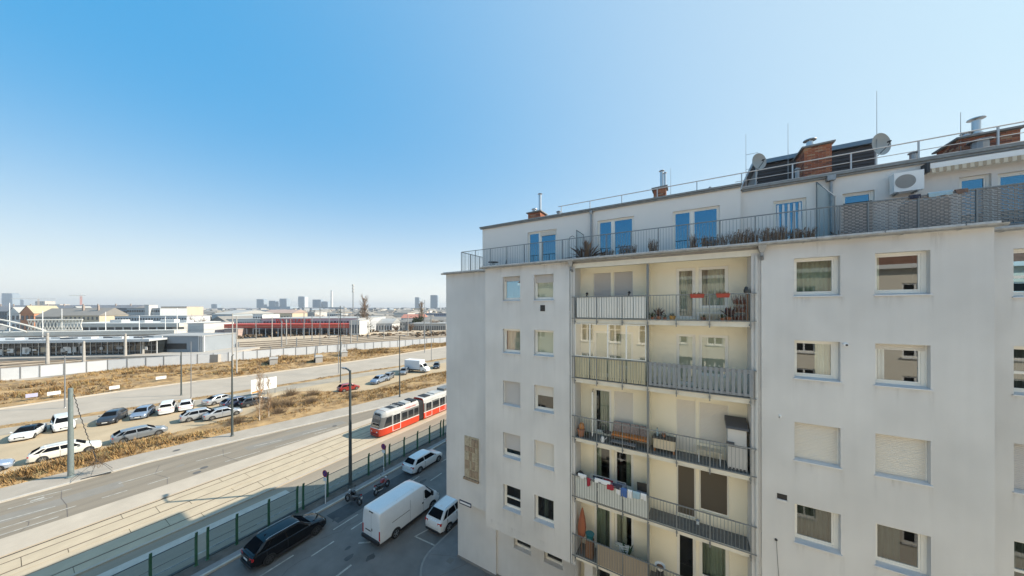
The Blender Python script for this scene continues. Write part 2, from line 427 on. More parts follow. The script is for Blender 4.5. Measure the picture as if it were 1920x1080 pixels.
# turn arrow by the left lane lines
struct('arrow_marking', MB().face([(-50.25,1.35,za),(-49.95,1.3,za),(-49.9,2.0,za),(-50.3,2.0,za)]), M_PAINT)
# tar seams across the avenue
M_TAR = mat('tar_seam', (0.12,0.10,0.085,1), .7)
for pts in ([(-50.6,2.9),(-48.5,2.75),(-46.4,2.9),(-43.4,2.75)], [(-46.2,.8),(-45.4,1.15),(-44.7,1.1),(-43.9,.75)], [(-49.4,8.7),(-47.2,8.0),(-45.2,8.5),(-43.2,8.1)], [(-48.5,13.6),(-46.2,13.0),(-43.0,13.4)]):
    mb = MB()
    for a, b in zip(pts[:-1], pts[1:]): mb.face(dash(a[0],a[1],b[0],b[1],w_=.045,z=.0055))
    struct('tar_seam', mb, M_TAR)
for x, y in ((-43.9,10.3),(-44.6,11.0),(-44.0,24.4),(-52.5,10.6),(-24.0,6.0)):
    struct('manhole_cover', MB().lathe((x,y,.003 if x > -52 else .1225),[(.32,0),(.32,.008)],14), mat('cast_iron', (0.17,0.15,0.13,1), .6, metal=.4, bump=.4, bscale=60))
struct('gully_cover', MB().box(-13.95,-13.55,15.0,15.4,.125,.138), MATS['cast_iron'])
for x0, y0, x1, y1 in ((-15.2,14.9,-13.5,15.7),(-14.0,13.1,-12.6,15.6),(-11.5,12.9,-11.0,15.6)):
    struct('pavement_joint', MB().face(dash(x0,y0,x1,y1,w_=.03,z=.1345)), M_TAR)
# tyre-dark patches of repair on the avenue and lane
M_PATCH = mat('asphalt_patch', (0.235,0.215,0.185,1), .92, var=.15, scale=.6)
for q in ([(-48.9,-3),(-47.2,-3),(-46.6,6),(-48.4,6)], [(-46.9,15),(-45.3,15),(-43.6,26),(-45.2,26)]):
    struct('asphalt_patch', MB().face([(x,y,.0035) for x,y in q]), M_PATCH)
struct('asphalt_patch', MB().face([(x,y,.0025) for x,y in [(-25.6,13.5),(-23.9,13.5),(-23.9,22),(-25.4,22)]]), mat('lane_patch', (0.065,0.068,0.072,1), .8, var=.3, scale=1))

# ---------------- dry grass -------------------------------------------------
NP = np.random.default_rng(5)
M_GR = []
for i, c in enumerate([(0.41,0.255,0.10,1),(0.31,0.185,0.07,1),(0.50,0.345,0.15,1),(0.135,0.085,0.04,1),(0.23,0.185,0.085,1)]):
    M_GR.append(mat('dry_grass_%s' % 'abcde'[i], c, .9))
def fnoise(x, y, s, seed):
    r_ = random.Random(seed); v = 0
    for k in range(5):
        a, b, c = r_.uniform(-1,1), r_.uniform(-1,1), r_.uniform(0,6)
        v += math.sin((a*x+b*y)*s*(1+.6*k)+c)/(1+.4*k)
    return v/2.2
def bank(name, la, lb, y0, y1, h, dens, tall, seed, step=1.2, clump=7, label=None, zb=.02, hfun=None):
    """bumpy soil sheet plus thousands of leaning dry blades as one mass"""
    ny, nx = int((y1-y0)/step), None
    verts, faces = [], []
    nx = 10
    def hz(u, x, y):
        e = min(1, 4*u*(1-u)*1.6)
        b = hfun(u) if hfun else 0
        return zb + b + e*h*(.55+.45*fnoise(x,y,.55,seed)) + .05*e*fnoise(x,y,2.3,seed+1)
    for j in range(ny+1):
        y = y0+(y1-y0)*j/ny; a, b = lerp_line(la,y), lerp_line(lb,y)
        for i in range(nx+1):
            u = i/nx; x = a+(b-a)*u; verts.append((x,y,hz(u,x,y)))
    for j in range(ny):
        for i in range(nx): k = j*(nx+1)+i; faces.append((k,k+1,k+nx+2,k+nx+1))
    struct(name, MB().mesh(verts, faces), M_SOIL)
    g = MB()
    area = sum(abs(lerp_line(lb,y)-lerp_line(la,y)) for y in np.arange(y0,y1,1.0))
    n = int(area*dens); rr = random.Random(seed+9)
    for _ in range(n):
        y = rr.uniform(y0,y1); u = rr.random(); a, b = lerp_line(la,y), lerp_line(lb,y); x = a+(b-a)*u
        q = fnoise(x,y,.75,seed+2)
        if q < -.30 and rr.random() < .85: continue
        z = hz(u,x,y)-.03; s = tall*(.55+.6*max(0,.5+q))*rr.uniform(.6,1.25)*(min(1, 6*u*(1-u)+.25))
        q2 = fnoise(x,y,.33,seed+5)
        mi = rr.choices(range(5), [2.2,2.0+max(0,q2)*3,max(.1,1.2-q2*2.5),max(.2,1.2+q2*2.2),max(.15,.8+q2)])[0]
        s *= 1+.45*q2
        for _k in range(clump):
            ang = rr.uniform(0,6.283); l = s*rr.uniform(.4,1); ln = l*rr.uniform(.3,1.0); wd = .015+.055*s
            bx, by = x+rr.uniform(-.22,.22), y+rr.uniform(-.22,.22)
            ca, sa = math.cos(ang), math.sin(ang)
            g.face([(bx-sa*wd,by+ca*wd,z),(bx+sa*wd,by-ca*wd,z),(bx+ca*ln,by+sa*ln,z+l)], mi)
    o = obj(name.replace('bank','grass').replace('soil','grass'), g, M_GR); o['kind'] = 'stuff'
    return hz
bank('near_grass_bank', off(L_LOT,0), off(L_WF,0), -8, 80, .38, 8.5, .42, 11, clump=6)
bank('verge_grass_bank', off(L_UN,-.9), off(L_UN,1.2), -8, 95, .10, 5, .26, 23, clump=5)
L_WALL = [(-141,-40),(-141,0),(-139.3,4.5),(-138,15),(-127,37),(-121.8,53.8),(-100.5,108.7),(-76,165),(-10,330)]
L_G0 = [(-141,-40),(-141,-.2),(-135,3),(-137,10),(-137.5,15),(-126.6,37),(-121.4,53.8),(-100.2,108.7),(-75.5,165)]
L_G1 = [(-101.2,-40),(-101.1,0),(-101,12),(-99.2,23),(-96.8,27.5),(-94.4,41),(-92,60),(-91.7,75),(-92.2,98.7),(-91,125),(-75,165)]
hz_bank = bank('rail_grass_bank', L_G0, L_G1, -6, 125, .9, 3.0, .7, 31, step=2, clump=8)
struct('service_path', MB().face([(-141,-30,.02),(-101.2,-30,.02),(-101.2,-3,.02),(-118,.5,.02),(-136,6,.02),(-140.5,4,.02)]), M_UPROAD)

# oil drips and scuffed patches in the side lane and on the avenue
rr = random.Random(44)
M_OIL = mat('oil_spot', (0.075,0.07,0.066,1), .6, var=.3, scale=3)
for k in range(16):
    x, y = (rr.uniform(-25.6,-16.5), rr.uniform(7,24)) if k < 10 else (rr.uniform(-49,-43.5), rr.uniform(0,24)); s_ = rr.uniform(.10,.34); n_ = 11
    struct('oil_spot', MB().face([(x+s_*rr.uniform(.6,1.1)*math.cos(2*math.pi*i/n_), y+s_*1.5*rr.uniform(.6,1.1)*math.sin(2*math.pi*i/n_), .0045) for i in range(n_)]), M_OIL if k < 10 else M_PATCH)
for k in range(5):
    x, y = rr.uniform(-25,-17), rr.uniform(6,22); pts = [(x,y)]
    for _ in range(6): pts.append((pts[-1][0]+rr.uniform(-.25,.35), pts[-1][1]+rr.uniform(.3,.9)))
    mb = MB()
    for a, b in zip(pts[:-1], pts[1:]): mb.face(dash(a[0],a[1],b[0],b[1],w_=.035,z=.005))
    struct('asphalt_crack', mb, M_OIL)
# ================================================================ the apartment building across the side street
H = 2.855
YM, YL, YB, YG, YP = 14.05, 15.0, 15.0, 15.68, 17.0     # main face, set-back strip, loggia wall, ground floor, penthouse
FL = [None] + [16.45 - H*(r-1) for r in range(1, 8)]    # floor levels, row 1 on top

def holed(mb, x0, x1, z0, z1, y, holes, depth=0.27, m=0, s=-1):
    """wall sheet in the plane y with openings and their reveals (s=-1 faces -y)"""
    xs = sorted({x0, x1, *[h[0] for h in holes], *[h[1] for h in holes]})
    zs = sorted({z0, z1, *[h[2] for h in holes], *[h[3] for h in holes]})
    xs = [x for x in xs if x0 <= x <= x1]; zs = [z for z in zs if z0 <= z <= z1]
    for a, b in zip(zs[:-1], zs[1:]):
        run = None
        for i, (c, d) in enumerate(zip(xs[:-1], xs[1:])):
            inside = any(h[0] <= (c+d)/2 <= h[1] and h[2] <= (a+b)/2 <= h[3] for h in holes)
            if inside:
                if run is not None: mb.face([(run,y,a),(c,y,a),(c,y,b),(run,y,b)], m); run = None
            elif run is None: run = c
        if run is not None: mb.face([(run,y,a),(x1,y,a),(x1,y,b),(run,y,b)], m)
    yd = y - s*depth
    for a, b, c, d in holes:
        mb.face([(a,y,c),(a,y,d),(a,yd,d),(a,yd,c)], m); mb.face([(b,y,c),(b,yd,c),(b,yd,d),(b,y,d)], m)
        mb.face([(a,y,d),(b,y,d),(b,yd,d),(a,yd,d)], m); mb.face([(a,y,c),(a,yd,c),(b,yd,c),(b,y,c)], m)
    return mb

def ring(mb, x0, x1, z0, z1, y0, y1, w_, m=None):
    mb.box(x0, x1, y0, y1, z1-w_, z1, m); mb.box(x0, x1, y0, y1, z0, z0+w_, m)
    mb.box(x0, x0+w_, y0, y1, z0+w_, z1-w_, m); mb.box(x1-w_, x1, y0, y1, z0+w_, z1-w_, m)

def wavy(x0, x1, z0, z1, y, amp=0.03, pitch=0.13, seed=0):
    mb = MB(); rr = random.Random(seed); n = max(6, int((x1-x0)/pitch*4)); pts = []
    ph = rr.random()*6
    for i in range(n+1):
        u = i/n; x = x0 + (x1-x0)*u
        pts.append((x, y + amp*math.sin(ph + u*(x1-x0)/pitch*6.28) + rr.uniform(-.3,.3)*amp))
    for (xa, ya), (xb, yb) in zip(pts[:-1], pts[1:]): mb.face([(xa,ya,z0),(xb,yb,z0),(xb,yb,z1),(xa,ya,z1)])
    return mb

def slats(x0, x1, z0, z1, y, pitch=0.055, th=0.012):
    mb = MB(); z = z0
    while z < z1 - 0.005:
        t = min(z1, z + pitch)
        mb.face([(x0,y,z),(x1,y,z),(x1,y-th,z+(t-z)*.35),(x0,y-th,z+(t-z)*.35)])
        mb.face([(x0,y-th,z+(t-z)*.35),(x1,y-th,z+(t-z)*.35),(x1,y-th*.8,z+(t-z)*.8),(x0,y-th*.8,z+(t-z)*.8)])
        mb.face([(x0,y-th*.8,z+(t-z)*.8),(x1,y-th*.8,z+(t-z)*.8),(x1,y,t),(x0,y,t)])
        z = t
    return mb

BLD = thing('apartment_building', 'pale grey rendered apartment block with stacked balconies and a set-back roof storey', 'apartment building', (-13.8, YL, 0), world=True)

def window(par, x0, x1, z0, z1, y, shut=0.0, curtain=None, cmat=None, split=0, sill=True, wide=0, slat=None, pane=None, box=True, room=True, blind=None, hsplit=None, dp=0.19):
    """one window in the opening x0..x1, z0..z1 of a wall in plane y; parts hang under the frame"""
    yf = y + dp
    zs = z0 + (0.07 if sill else 0.0)
    f = MB(); fw = 0.065
    ring(f, x0, x1, zs, z1, yf, yf+0.07, fw)
    if wide: f.box(x1-fw-wide, x1-fw, yf+0.005, yf+0.065, zs+fw, z1-fw)
    xa, xb = x0+fw, x1-fw-wide
    if split:
        xm = xa + (xb-xa)*split; f.box(xm-0.055, xm+0.055, yf+0.003, yf+0.067, zs+fw, z1-fw); bays = [(xa, xm-0.055), (xm+0.055, xb)]
    else: bays = [(xa, xb)]
    zt = z1-fw
    if hsplit:
        zm = zs + (z1-zs)*hsplit; f.box(xa, xb, yf+0.002, yf+0.068, zm-.04, zm+.04)
    # sash inside the frame
    for a, b in bays: ring(f, a+.002, b-.002, zs+fw+.002, zt-.002, yf+0.018, yf+0.062, 0.045)
    o = obj('window', f, M_FRAME, par)
    for a, b in bays:
        obj('pane', MB().face([(a+.04,yf+.04,zs+fw+.04),(b-.04,yf+.04,zs+fw+.04),(b-.04,yf+.04,zt-.04),(a+.04,yf+.04,zt-.04)]), pane or M_PANE, o)
    if sill:
        sb = MB(); sb.mesh([(x0-.03,y-.05,z0+.02),(x1+.03,y-.05,z0+.02),(x1+.03,yf,zs),(x0-.03,yf,zs),(x0-.03,y-.05,z0-.012),(x1+.03,y-.05,z0-.012),(x1+.03,yf,z0+.03),(x0-.03,yf,z0+.03)],
            [(0,1,2,3),(4,7,6,5),(0,4,5,1),(0,3,7,4),(1,5,6,2)])
        obj('sill', sb, M_SILL, o)
    if shut > 0:
        zb = z1 - (z1-zs)*shut
        mb = slats(x0+.02, x1-.02, zb, z1-.002, yf-.012)
        mb.box(x0+.02, x1-.02, yf-.02, yf-.004, zb-.03, zb)
        obj('roller_shutter', mb, slat or M_SLAT, o)
        obj('guide_rail', MB().box(x0+.002, x0+.028, yf-.03, yf-.001, zs, z1-.002), M_FRAME, o)
        obj('guide_rail', MB().box(x1-.028, x1-.002, yf-.03, yf-.001, zs, z1-.002), M_FRAME, o)
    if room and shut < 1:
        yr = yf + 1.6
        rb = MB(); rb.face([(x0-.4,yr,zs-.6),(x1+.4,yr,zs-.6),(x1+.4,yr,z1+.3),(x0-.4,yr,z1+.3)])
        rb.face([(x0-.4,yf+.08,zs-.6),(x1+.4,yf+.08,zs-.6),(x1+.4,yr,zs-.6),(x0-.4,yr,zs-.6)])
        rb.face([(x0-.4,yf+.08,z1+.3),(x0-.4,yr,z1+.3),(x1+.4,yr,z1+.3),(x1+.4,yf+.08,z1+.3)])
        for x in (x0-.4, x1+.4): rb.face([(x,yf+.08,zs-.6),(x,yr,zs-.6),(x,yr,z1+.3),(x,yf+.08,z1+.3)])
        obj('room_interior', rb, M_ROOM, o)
        if curtain:
            for k, (u0, u1) in enumerate(curtain):
                cx0, cx1 = x0+(x1-x0)*u0, x0+(x1-x0)*u1
                obj('curtain', wavy(cx0, cx1, zs+.02, z1-.03, yf+.22, seed=int(abs(x0*31+z0*7))+k), cmat or M_CURT, o)
        if blind is not None:
            obj('blind', MB().box(x0+.05, x1-.05, yf+.10, yf+.108, zs+(z1-zs)*blind, z1-.05), mat('cream_blind', (0.70,0.66,0.48,1), 0.8), o)
    return o

# ---- walls -----------------------------------------------------
top = lambda r: 18.70 - H*(r-1)
bot = lambda r: 17.36 - H*(r-1)
AX, BX, CX_, DX = (-8.83,-7.74), (-6.92,-5.82), (3.20,4.34), (5.12,6.24)
YE = 15.05
EX = (8.24, 9.35)
hA = [(c[0], c[1], bot(r), top(r)) for c in (AX, BX) for r in range(1, 6)]
hC = [(c[0], c[1], bot(r), top(r)) for c in (CX_, DX) for r in range(1, 6)]
hE = [(EX[0], EX[1], bot(r)-.10, top(r)) for r in range(1, 6)]
ZT, ZB = 19.22, 4.55
mb = MB(); holed(mb, -10.01, -4.98, ZB, ZT, YM, hA)
mb.face([(-10.01,YM,ZB),(-10.01,YM,ZT),(-10.01,YL,ZT),(-10.01,YL,ZB)])
mb.face([(-10.01,YM,ZB),(-10.01,YG+.3,ZB),(-4.74,YG+.3,ZB),(-4.74,YM,ZB)])
mb.box(-4.98, -4.74, YM+.05, YB+.2, ZB, ZT)
obj('facade_wall', mb, M_WALL, BLD)
mb = MB(); holed(mb, -13.87, -10.01, ZB, ZT, YL, [])
mb.face([(-13.87,YL,ZB),(-13.87,29,ZB),(-13.87,29,ZT),(-13.87,YL,ZT)])
mb.face([(-13.87,YL,ZB),(-10.01,YL,ZB),(-10.01,YG+.3,ZB),(-13.87,YG+.3,ZB)])
mb.face([(-13.87,29,ZB),(10,29,ZB),(10,29,ZT),(-13.87,29,ZT)])
obj('facade_wall', mb, M_WALL, BLD)
mb = MB(); holed(mb, 2.30, 7.38, 0, ZT, YM, hC)
mb.face([(7.38,YM,0),(7.38,YE,0),(7.38,YE,ZT),(7.38,YM,ZT)])
mb.box(2.02, 2.30, YM+.05, YB+.2, 0, ZT)
holed(mb, 7.38, 14, 0, ZT, YE, hE)
mb.face([(14,YE,0),(14,29,0),(14,29,ZT),(14,YE,ZT)])
obj('facade_wall', mb, M_WALL, BLD)
# ground floor, set back under the upper storeys
gh = [(-9.17,-8.02,2.42,3.75), (-7.16,-6.04,2.42,3.75)]
mb = MB(); holed(mb, -10.4, -4.4, 0, ZB+.02, YG+.12, gh)
mb.box(-13.48, -10.4, YG, YG+.6, 0, ZB+.02)
mb.face([(-13.48,YG,0),(-13.48,29,0),(-13.48,29,ZB),(-13.48,YG,ZB)])
mb.box(-4.4, -4.0, YM+.4, YG+.2, 0, 4.8)
obj('ground_floor_wall', mb, M_WALL, BLD)
obj('plinth', MB().box(-13.52, -10.36, YG-.02, YG+.3, 0, .28).box(-10.36, -4.4, YG+.10, YG+.3, 0, .28), mat('plinth_render', (0.22,0.215,0.21,1), 0.9, var=.2, scale=3), BLD)
for g in gh: window(BLD, *g, YG+.12, room=True)

# ---- flat windows ----------------------------------------------
spec = {('A',1): dict(shut=.17, slat=M_SLATG, pane=M_PANES), ('A',2): dict(curtain=[(.05,.95)], cmat=M_CURTL, pane=M_PANEM), ('A',3): dict(shut=1, slat=M_SLATG), ('A',4): dict(shut=.70, slat=M_SLATG), ('A',5): dict(hsplit=.42),
        ('B',1): dict(shut=.30, slat=M_SLATG, blind=.0), ('B',2): dict(blind=.0), ('B',3): dict(shut=.40), ('B',4): dict(shut=.92), ('B',5): dict(curtain=[(.35,.55)], cmat=M_CURTD),
        ('C',1): dict(curtain=[(.03,.97)], wide=.03), ('C',2): dict(wide=.05, pane=M_PANEM, curtain=[(.55,1.0)], cmat=M_CURTL), ('C',3): dict(shut=1), ('C',4): dict(curtain=[(.05,.95)], cmat=M_CURTD, wide=.05), ('C',5): dict(wide=.04),
        ('D',1): dict(wide=.04, pane=M_PANEM, curtain=[(.0,.22)], cmat=M_CURTL), ('D',2): dict(pane=M_PANEM, shut=.13, wide=.04, curtain=[(0,.3)], cmat=mat('white_net',(0.75,0.76,0.78,1),.9)), ('D',3): dict(shut=1), ('D',4): dict(wide=.05, curtain=[(.1,.6)], cmat=M_CURTD), ('D',5): dict(),
        ('E',1): dict(hsplit=.40, pane=M_PANES), ('E',2): dict(pane=M_PANEM, hsplit=.42, curtain=[(.2,.9)], cmat=M_CURTD), ('E',3): dict(shut=1, slat=M_SLATG), ('E',4): dict(hsplit=.3, curtain=[(.1,.9)], cmat=M_CURTD), ('E',5): dict()}
for (c, r), kw in spec.items():
    X = dict(A=AX, B=BX, C=CX_, D=DX, E=EX)[c]
    window(BLD, X[0], X[1], bot(r)-(.10 if c == 'E' else 0), top(r), YE if c == 'E' else YM, **kw)

# ---- loggia back wall with its glazed doors ---------------------
dl, dr = (-4.08,-2.22), (-0.45,1.42)
dh = []
for r in range(1, 7):
    z = FL[r]; t = top(r)
    for a, b, m_ in ((dl[0], dl[1], -3.22), (dr[0], dr[1], .27)):
        dh += [(a, m_, z+.06, t), (m_+.12, b, z+.52, t)]
mb = MB(); holed(mb, -4.74, 2.02, 0, 19.1, YB, dh, depth=.12)
mb.face([(-4.735,YM+.06,0),(-4.735,YB,0),(-4.735,YB,19.1),(-4.735,YM+.06,19.1)], 1); mb.face([(2.015,YM+.06,0),(2.015,YM+.06,19.1),(2.015,YB,19.1),(2.015,YB,0)], 1)
obj('loggia_wall', mb, [M_CREAM, M_WALL], BLD)
M_SCREEN = mat('brown_screen', (0.09,0.075,0.055,1), 0.7)
doors = {(0,1): [dict(shut=1, slat=M_SLATG), dict(shut=1, slat=M_SLATG)], (1,1): [dict(curtain=[(.03,.97)], cmat=M_CURTL), dict(curtain=[(.03,.97)], cmat=M_CURTL)],
         (0,2): [dict(blind=.0), dict(blind=.0)], (1,2): [dict(blind=0, pane=M_PANEM), dict(blind=0, pane=M_PANEM)],
         (0,3): [dict(curtain=[(.3,.98)]), dict(shut=1)], (1,3): [dict(shut=1), dict(shut=1)],
         (0,4): [dict(curtain=[(0,.35)]), dict(curtain=[(.6,1)])], (1,4): [dict(sc=1), dict(sc=1)],
         (0,5): [dict(curtain=[(.03,.97)]), dict(curtain=[(0,.6)], cmat=M_CURTL)], (1,5): [dict(), dict(curtain=[(.0,.95)])],
         (0,6): [dict(), dict()], (1,6): [dict(), dict()]}
for (side, r), (k1, k2) in doors.items():
    a, b, m_ = (dl[0], dl[1], -3.22) if side == 0 else (dr[0], dr[1], .27)
    z, t = FL[r], top(r)
    for kw, (xa, xb, za) in ((k1, (a, m_, z+.06)), (k2, (m_+.12, b, z+.52))):
        kw = dict(kw); sc = kw.pop('sc', 0)
        o = window(BLD, xa, xb, za, t, YB-.04, sill=False, dp=.11, **kw); o.name = 'balcony_door' if za < z+.3 else 'balcony_window'
        if sc: obj('insect_screen', MB().box(xa+.06, xb-.06, YB+.045, YB+.055, za+.08, t-.06), M_SCREEN, o)
# one door leaf stands open on the third balcony
od = MB(); ring(od, -4.06, -3.45, FL[3]+.08, top(3)-.06, 0, .06, .075)
for i, (x, y, z) in enumerate(od.v): od.v[i] = (-4.06 + (x+4.06)*.18 - y*.9, YB-.03 - (x+4.06)*.98 - y*.2, z)
o = obj('open_door_leaf', od, M_FRAME, BLD)
obj('pane', MB().face([(-4.065,YB-.1,FL[3]+.16),(-3.97,YB-.58,FL[3]+.16),(-3.97,YB-.58,top(3)-.13),(-4.065,YB-.1,top(3)-.13)]), M_PANE, o)

# ---- balconies: slab, rail, bars, infill -------------------------
YR = 13.98
def rail_bars(x0, x1, z, h=1.06, pitch=0.115, y=YR, low=.07):
    mb = MB(); n = round((x1-x0)/pitch)
    for i in range(1, n):
        x = x0 + (x1-x0)*i/n; mb.box(x-.006, x+.006, y-.006, y+.006, z+low, z+h-.02)
    return mb
posts = [-4.72, -3.66, -2.53, -1.50, -.42, .72, 1.98]
M_SLAB = mat('slab_edge', (0.74,0.70,0.60,1), 0.85, var=.08, scale=3)
for r in range(1, 7):
    z = FL[r]
    mb = MB(); mb.box(-4.73, 2.01, YM+.06, YB-.002, z-.17, z-.004, 0)
    mb.face([(-4.73,YM+.06,z),(2.01,YM+.06,z),(2.01,YB-.003,z),(-4.73,YB-.003,z)], 1)
    mb.box(-4.73, 2.01, YM+.03, YM+.059, z-.19, z+.005, 0)
    s = obj('balcony', mb, [M_SLAB, M_FLOOR], BLD)
    ra = MB(); ra.box(-4.86, 2.16, YR-.022, YR+.022, z+1.04, z+1.075); ra.box(-4.86, 2.16, YR-.016, YR+.016, z+.02, z+.05)
    obj('handrail', ra, M_RAIL, s)
    for x in posts:
        pb = MB().box(x-.018, x+.018, YR-.018, YR+.018, z-.24, z+1.04).box(x-.03, x+.03, YR+.018, YM+.03, z-.15, z-.09)
        obj('rail_post', pb, M_RAIL, s)
    bb = MB()
    for a, b in zip(posts[:-1], posts[1:]):
        if r == 2 and a > -1.6: continue
        q = rail_bars(a, b, z); bb.mesh(q.v, q.f)
    o = obj('railing_bars', bb, M_RAIL, s); o['kind'] = 'stuff'
    if r < 6:
        dv = MB().box(-1.53, -1.49, YM+.22, YB-.004, z+.02, z+H-.2)
        obj('divider', dv, M_CREAM, s); obj('divider_post', MB().box(-1.56, -1.46, YM+.15, YM+.21, z, z+H-.19), M_RAIL, s)
# header beam above the top loggia
obj('loggia_header', MB().box(-4.97, 2.29, YM+.021, YM+.25, 19.0, 19.315).box(-4.73, 2.01, YM+.02, YM+.25, 18.90, 18.999).box(-4.73, 2.01, YM+.25, YB+.05, 19.0, ZT-.03), M_SLAB, BLD)
balc = [o for o in BLD.children if o.name.split('.')[0] == 'balcony']
# top left: white ribbed boards in front of the bars
xs = [-4.62, -4.05, -3.64, -3.42, -2.72, -2.06, -1.56]
M_BOARD = mat('white_board', (0.78,0.76,0.70,1), 0.5)
for a, b in zip(xs[:-1], xs[1:]):
    mb = MB(); n = max(2, round((b-a-.02)/.088)); w_ = (b-a-.02)/n
    for i in range(n):
        x = a+.01+i*w_; mb.box(x+.004, x+w_-.004, YR+.018, YR+.030, FL[1]+.08, FL[1]+1.02)
    mb.box(a+.01, b-.01, YR+.030, YR+.036, FL[1]+.08, FL[1]+1.02)
    obj('privacy_panel', mb, M_BOARD, balc[0])
# second left: frameless glazing above, translucent strips below
M_LGLASS = glass('loggia_glass', tint=(.95,.93,.86,1), base=.10, gain=2.6)
gx = [-4.70, -3.98, -3.16, -2.36, -1.56]
for a, b in zip(gx[:-1], gx[1:]):
    mb = MB(); ring(mb, a, b, FL[2]+1.10, FL[2]+H-.21, YR+.02, YR+.05, .03)
    o = obj('loggia_glazing', mb, M_FRAME, BLD)
    obj('pane', MB().face([(a+.03,YR+.035,FL[2]+1.13),(b-.03,YR+.035,FL[2]+1.13),(b-.03,YR+.035,FL[2]+H-.24),(a+.03,YR+.035,FL[2]+H-.24)]), M_LGLASS, o)
    mb = MB(); n = 8
    for i in range(n):
        x = a+.02+(b-a-.04)*i/n; mb.box(x, x+(b-a-.04)/n-.012, YR+.03, YR+.036, FL[2]+.08, FL[2]+1.03)
    obj('reed_screen', mb, mat('reed_strip', (0.62,0.55,0.36,1), .7, var=.3, scale=2, stretch=(9,1,.4)), balc[1])
# second right: grey painted boards
M_GBOARD = mat('grey_board', (0.25,0.265,0.28,1), 0.6, var=.12, scale=3)
x = -1.44
while x < 1.96:
    obj('board', MB().box(x, x+.105, YR-.03, YR-.008, FL[2]+.10, FL[2]+1.10 - .0*x), M_GBOARD, balc[1]); x += .178
obj('board_rail', MB().box(-1.46, 2.0, YR-.006, YR+.006, FL[2]+.10, FL[2]+.2).box(-1.46, 2.0, YR-.006, YR+.006, FL[2]+.94, FL[2]+1.04), M_GBOARD, balc[1])
# fourth left: pale opaque sheets
M_SHEET = mat('pale_sheet', (0.60,0.62,0.58,1), 0.5, var=.06, scale=2)
for a, b in ((-4.68,-3.69), (-3.63,-2.56), (-2.50,-2.20), (-2.18,-1.47)):
    obj('privacy_panel', MB().box(a, b, YR+.02, YR+.028, FL[4]+.08, FL[4]+.98), M_SHEET, balc[3])
# fifth left: bamboo-brown mat inside the bars
for a, b in ((-3.64,-2.55), (-2.51,-1.5)):
    obj('privacy_panel', MB().box(a, b, YR+.02, YR+.026, FL[5]+.07, FL[5]+1.0), mat('brown_mat', (0.34,0.28,0.21,1), .8, var=.15, scale=2, stretch=(14,1,.3)), balc[4])

# ---- eaves of the main face: coping, gutter, hoppers -------------
def coping(x0, x1, y, z, step=1.55):
    x = x0
    while x < x1-.05:
        b = min(x1, x+step)
        obj('coping_sheet', MB().box(x+.015, b-.015, y-.10, y+.40, z, z+.055).box(x+.015, b-.015, y-.10, y-.085, z-.05, z), M_COPE, BLD); x = b
    obj('coping_joint', MB().box(x0, x1, y-.085, y+.38, z-.02, z+.045), mat('joint_sheet',(0.25,0.25,0.25,1),.6), BLD)
    # half-round gutter
    g = MB(); n = 7
    secs = []
    for xx in (x0-.03, x1+.03):
        secs.append([(xx, y-.20+.085*math.cos(math.pi+math.pi*i/(n-1)), z-.03+.085*math.sin(math.pi+math.pi*i/(n-1))) for i in range(n)] +
                    [(xx, y-.20+.073*math.cos(-math.pi*i/(n-1)), z-.03+.073*math.sin(-math.pi*i/(n-1))) for i in range(n)])
    g.loft(secs)
    xx = x0+.4
    while xx < x1: g.box(xx-.012, xx+.012, y-.29, y-.06, z-.128, z-.118); xx += 1.1
    obj('gutter', g, M_GUT, BLD)
    obj('soffit', MB().box(x0, x1, y-.12, y+.02, z-.10, z-.02), M_WALL, BLD)
coping(-10.2, 7.46, YM, 19.32)
coping(-14.05, -10.22, YL, 19.30)
coping(7.55, 14, YE, 19.32)
for x in (-4.88, 2.30):
    mb = MB().mesh([(x-.13,YM-.26,19.24),(x+.13,YM-.26,19.24),(x+.13,YM-.04,19.24),(x-.13,YM-.04,19.24),(x-.06,YM-.16,18.98),(x+.06,YM-.16,18.98),(x+.06,YM-.04,18.98),(x-.06,YM-.04,18.98)],
        [(0,4,5,1),(1,5,6,2),(2,6,7,3),(3,7,4,0),(0,1,2,3),(4,7,6,5)])
    mb.tube((x,YM-.10,18.98),(x,YM-.10,18.86),.055,8); mb.tube((x,YM-.10,18.86),(x+.03,YM+.02,18.74),.055,8)
    obj('hopper', mb, M_GALV, BLD)
# downpipes set in the corner strips
for x, z0 in ((-4.90, 4.6), (2.16, 0)):
    mb = MB().tube((x,YM+.01,z0),(x,YM+.01,18.9),.05,8)
    for k in range(1, 6): mb.tube((x,YM+.01,FL[k]-.25),(x,YM+.01,FL[k]-.21),.058,8)
    obj('downpipe', mb, mat('pale_pipe', (0.55,0.55,0.53,1), .5), BLD)
# roof terrace deck
obj('terrace_deck', MB().prism([(-13.85,15.02),(-9.99,15.02),(-9.99,14.07),(7.36,14.07),(7.36,15.07),(13.98,15.07),(13.98,28.98),(-13.85,28.98)], 19.12, 19.24), mat('terrace_slabs', (0.30,0.29,0.28,1), .85, var=.2, scale=3), BLD)

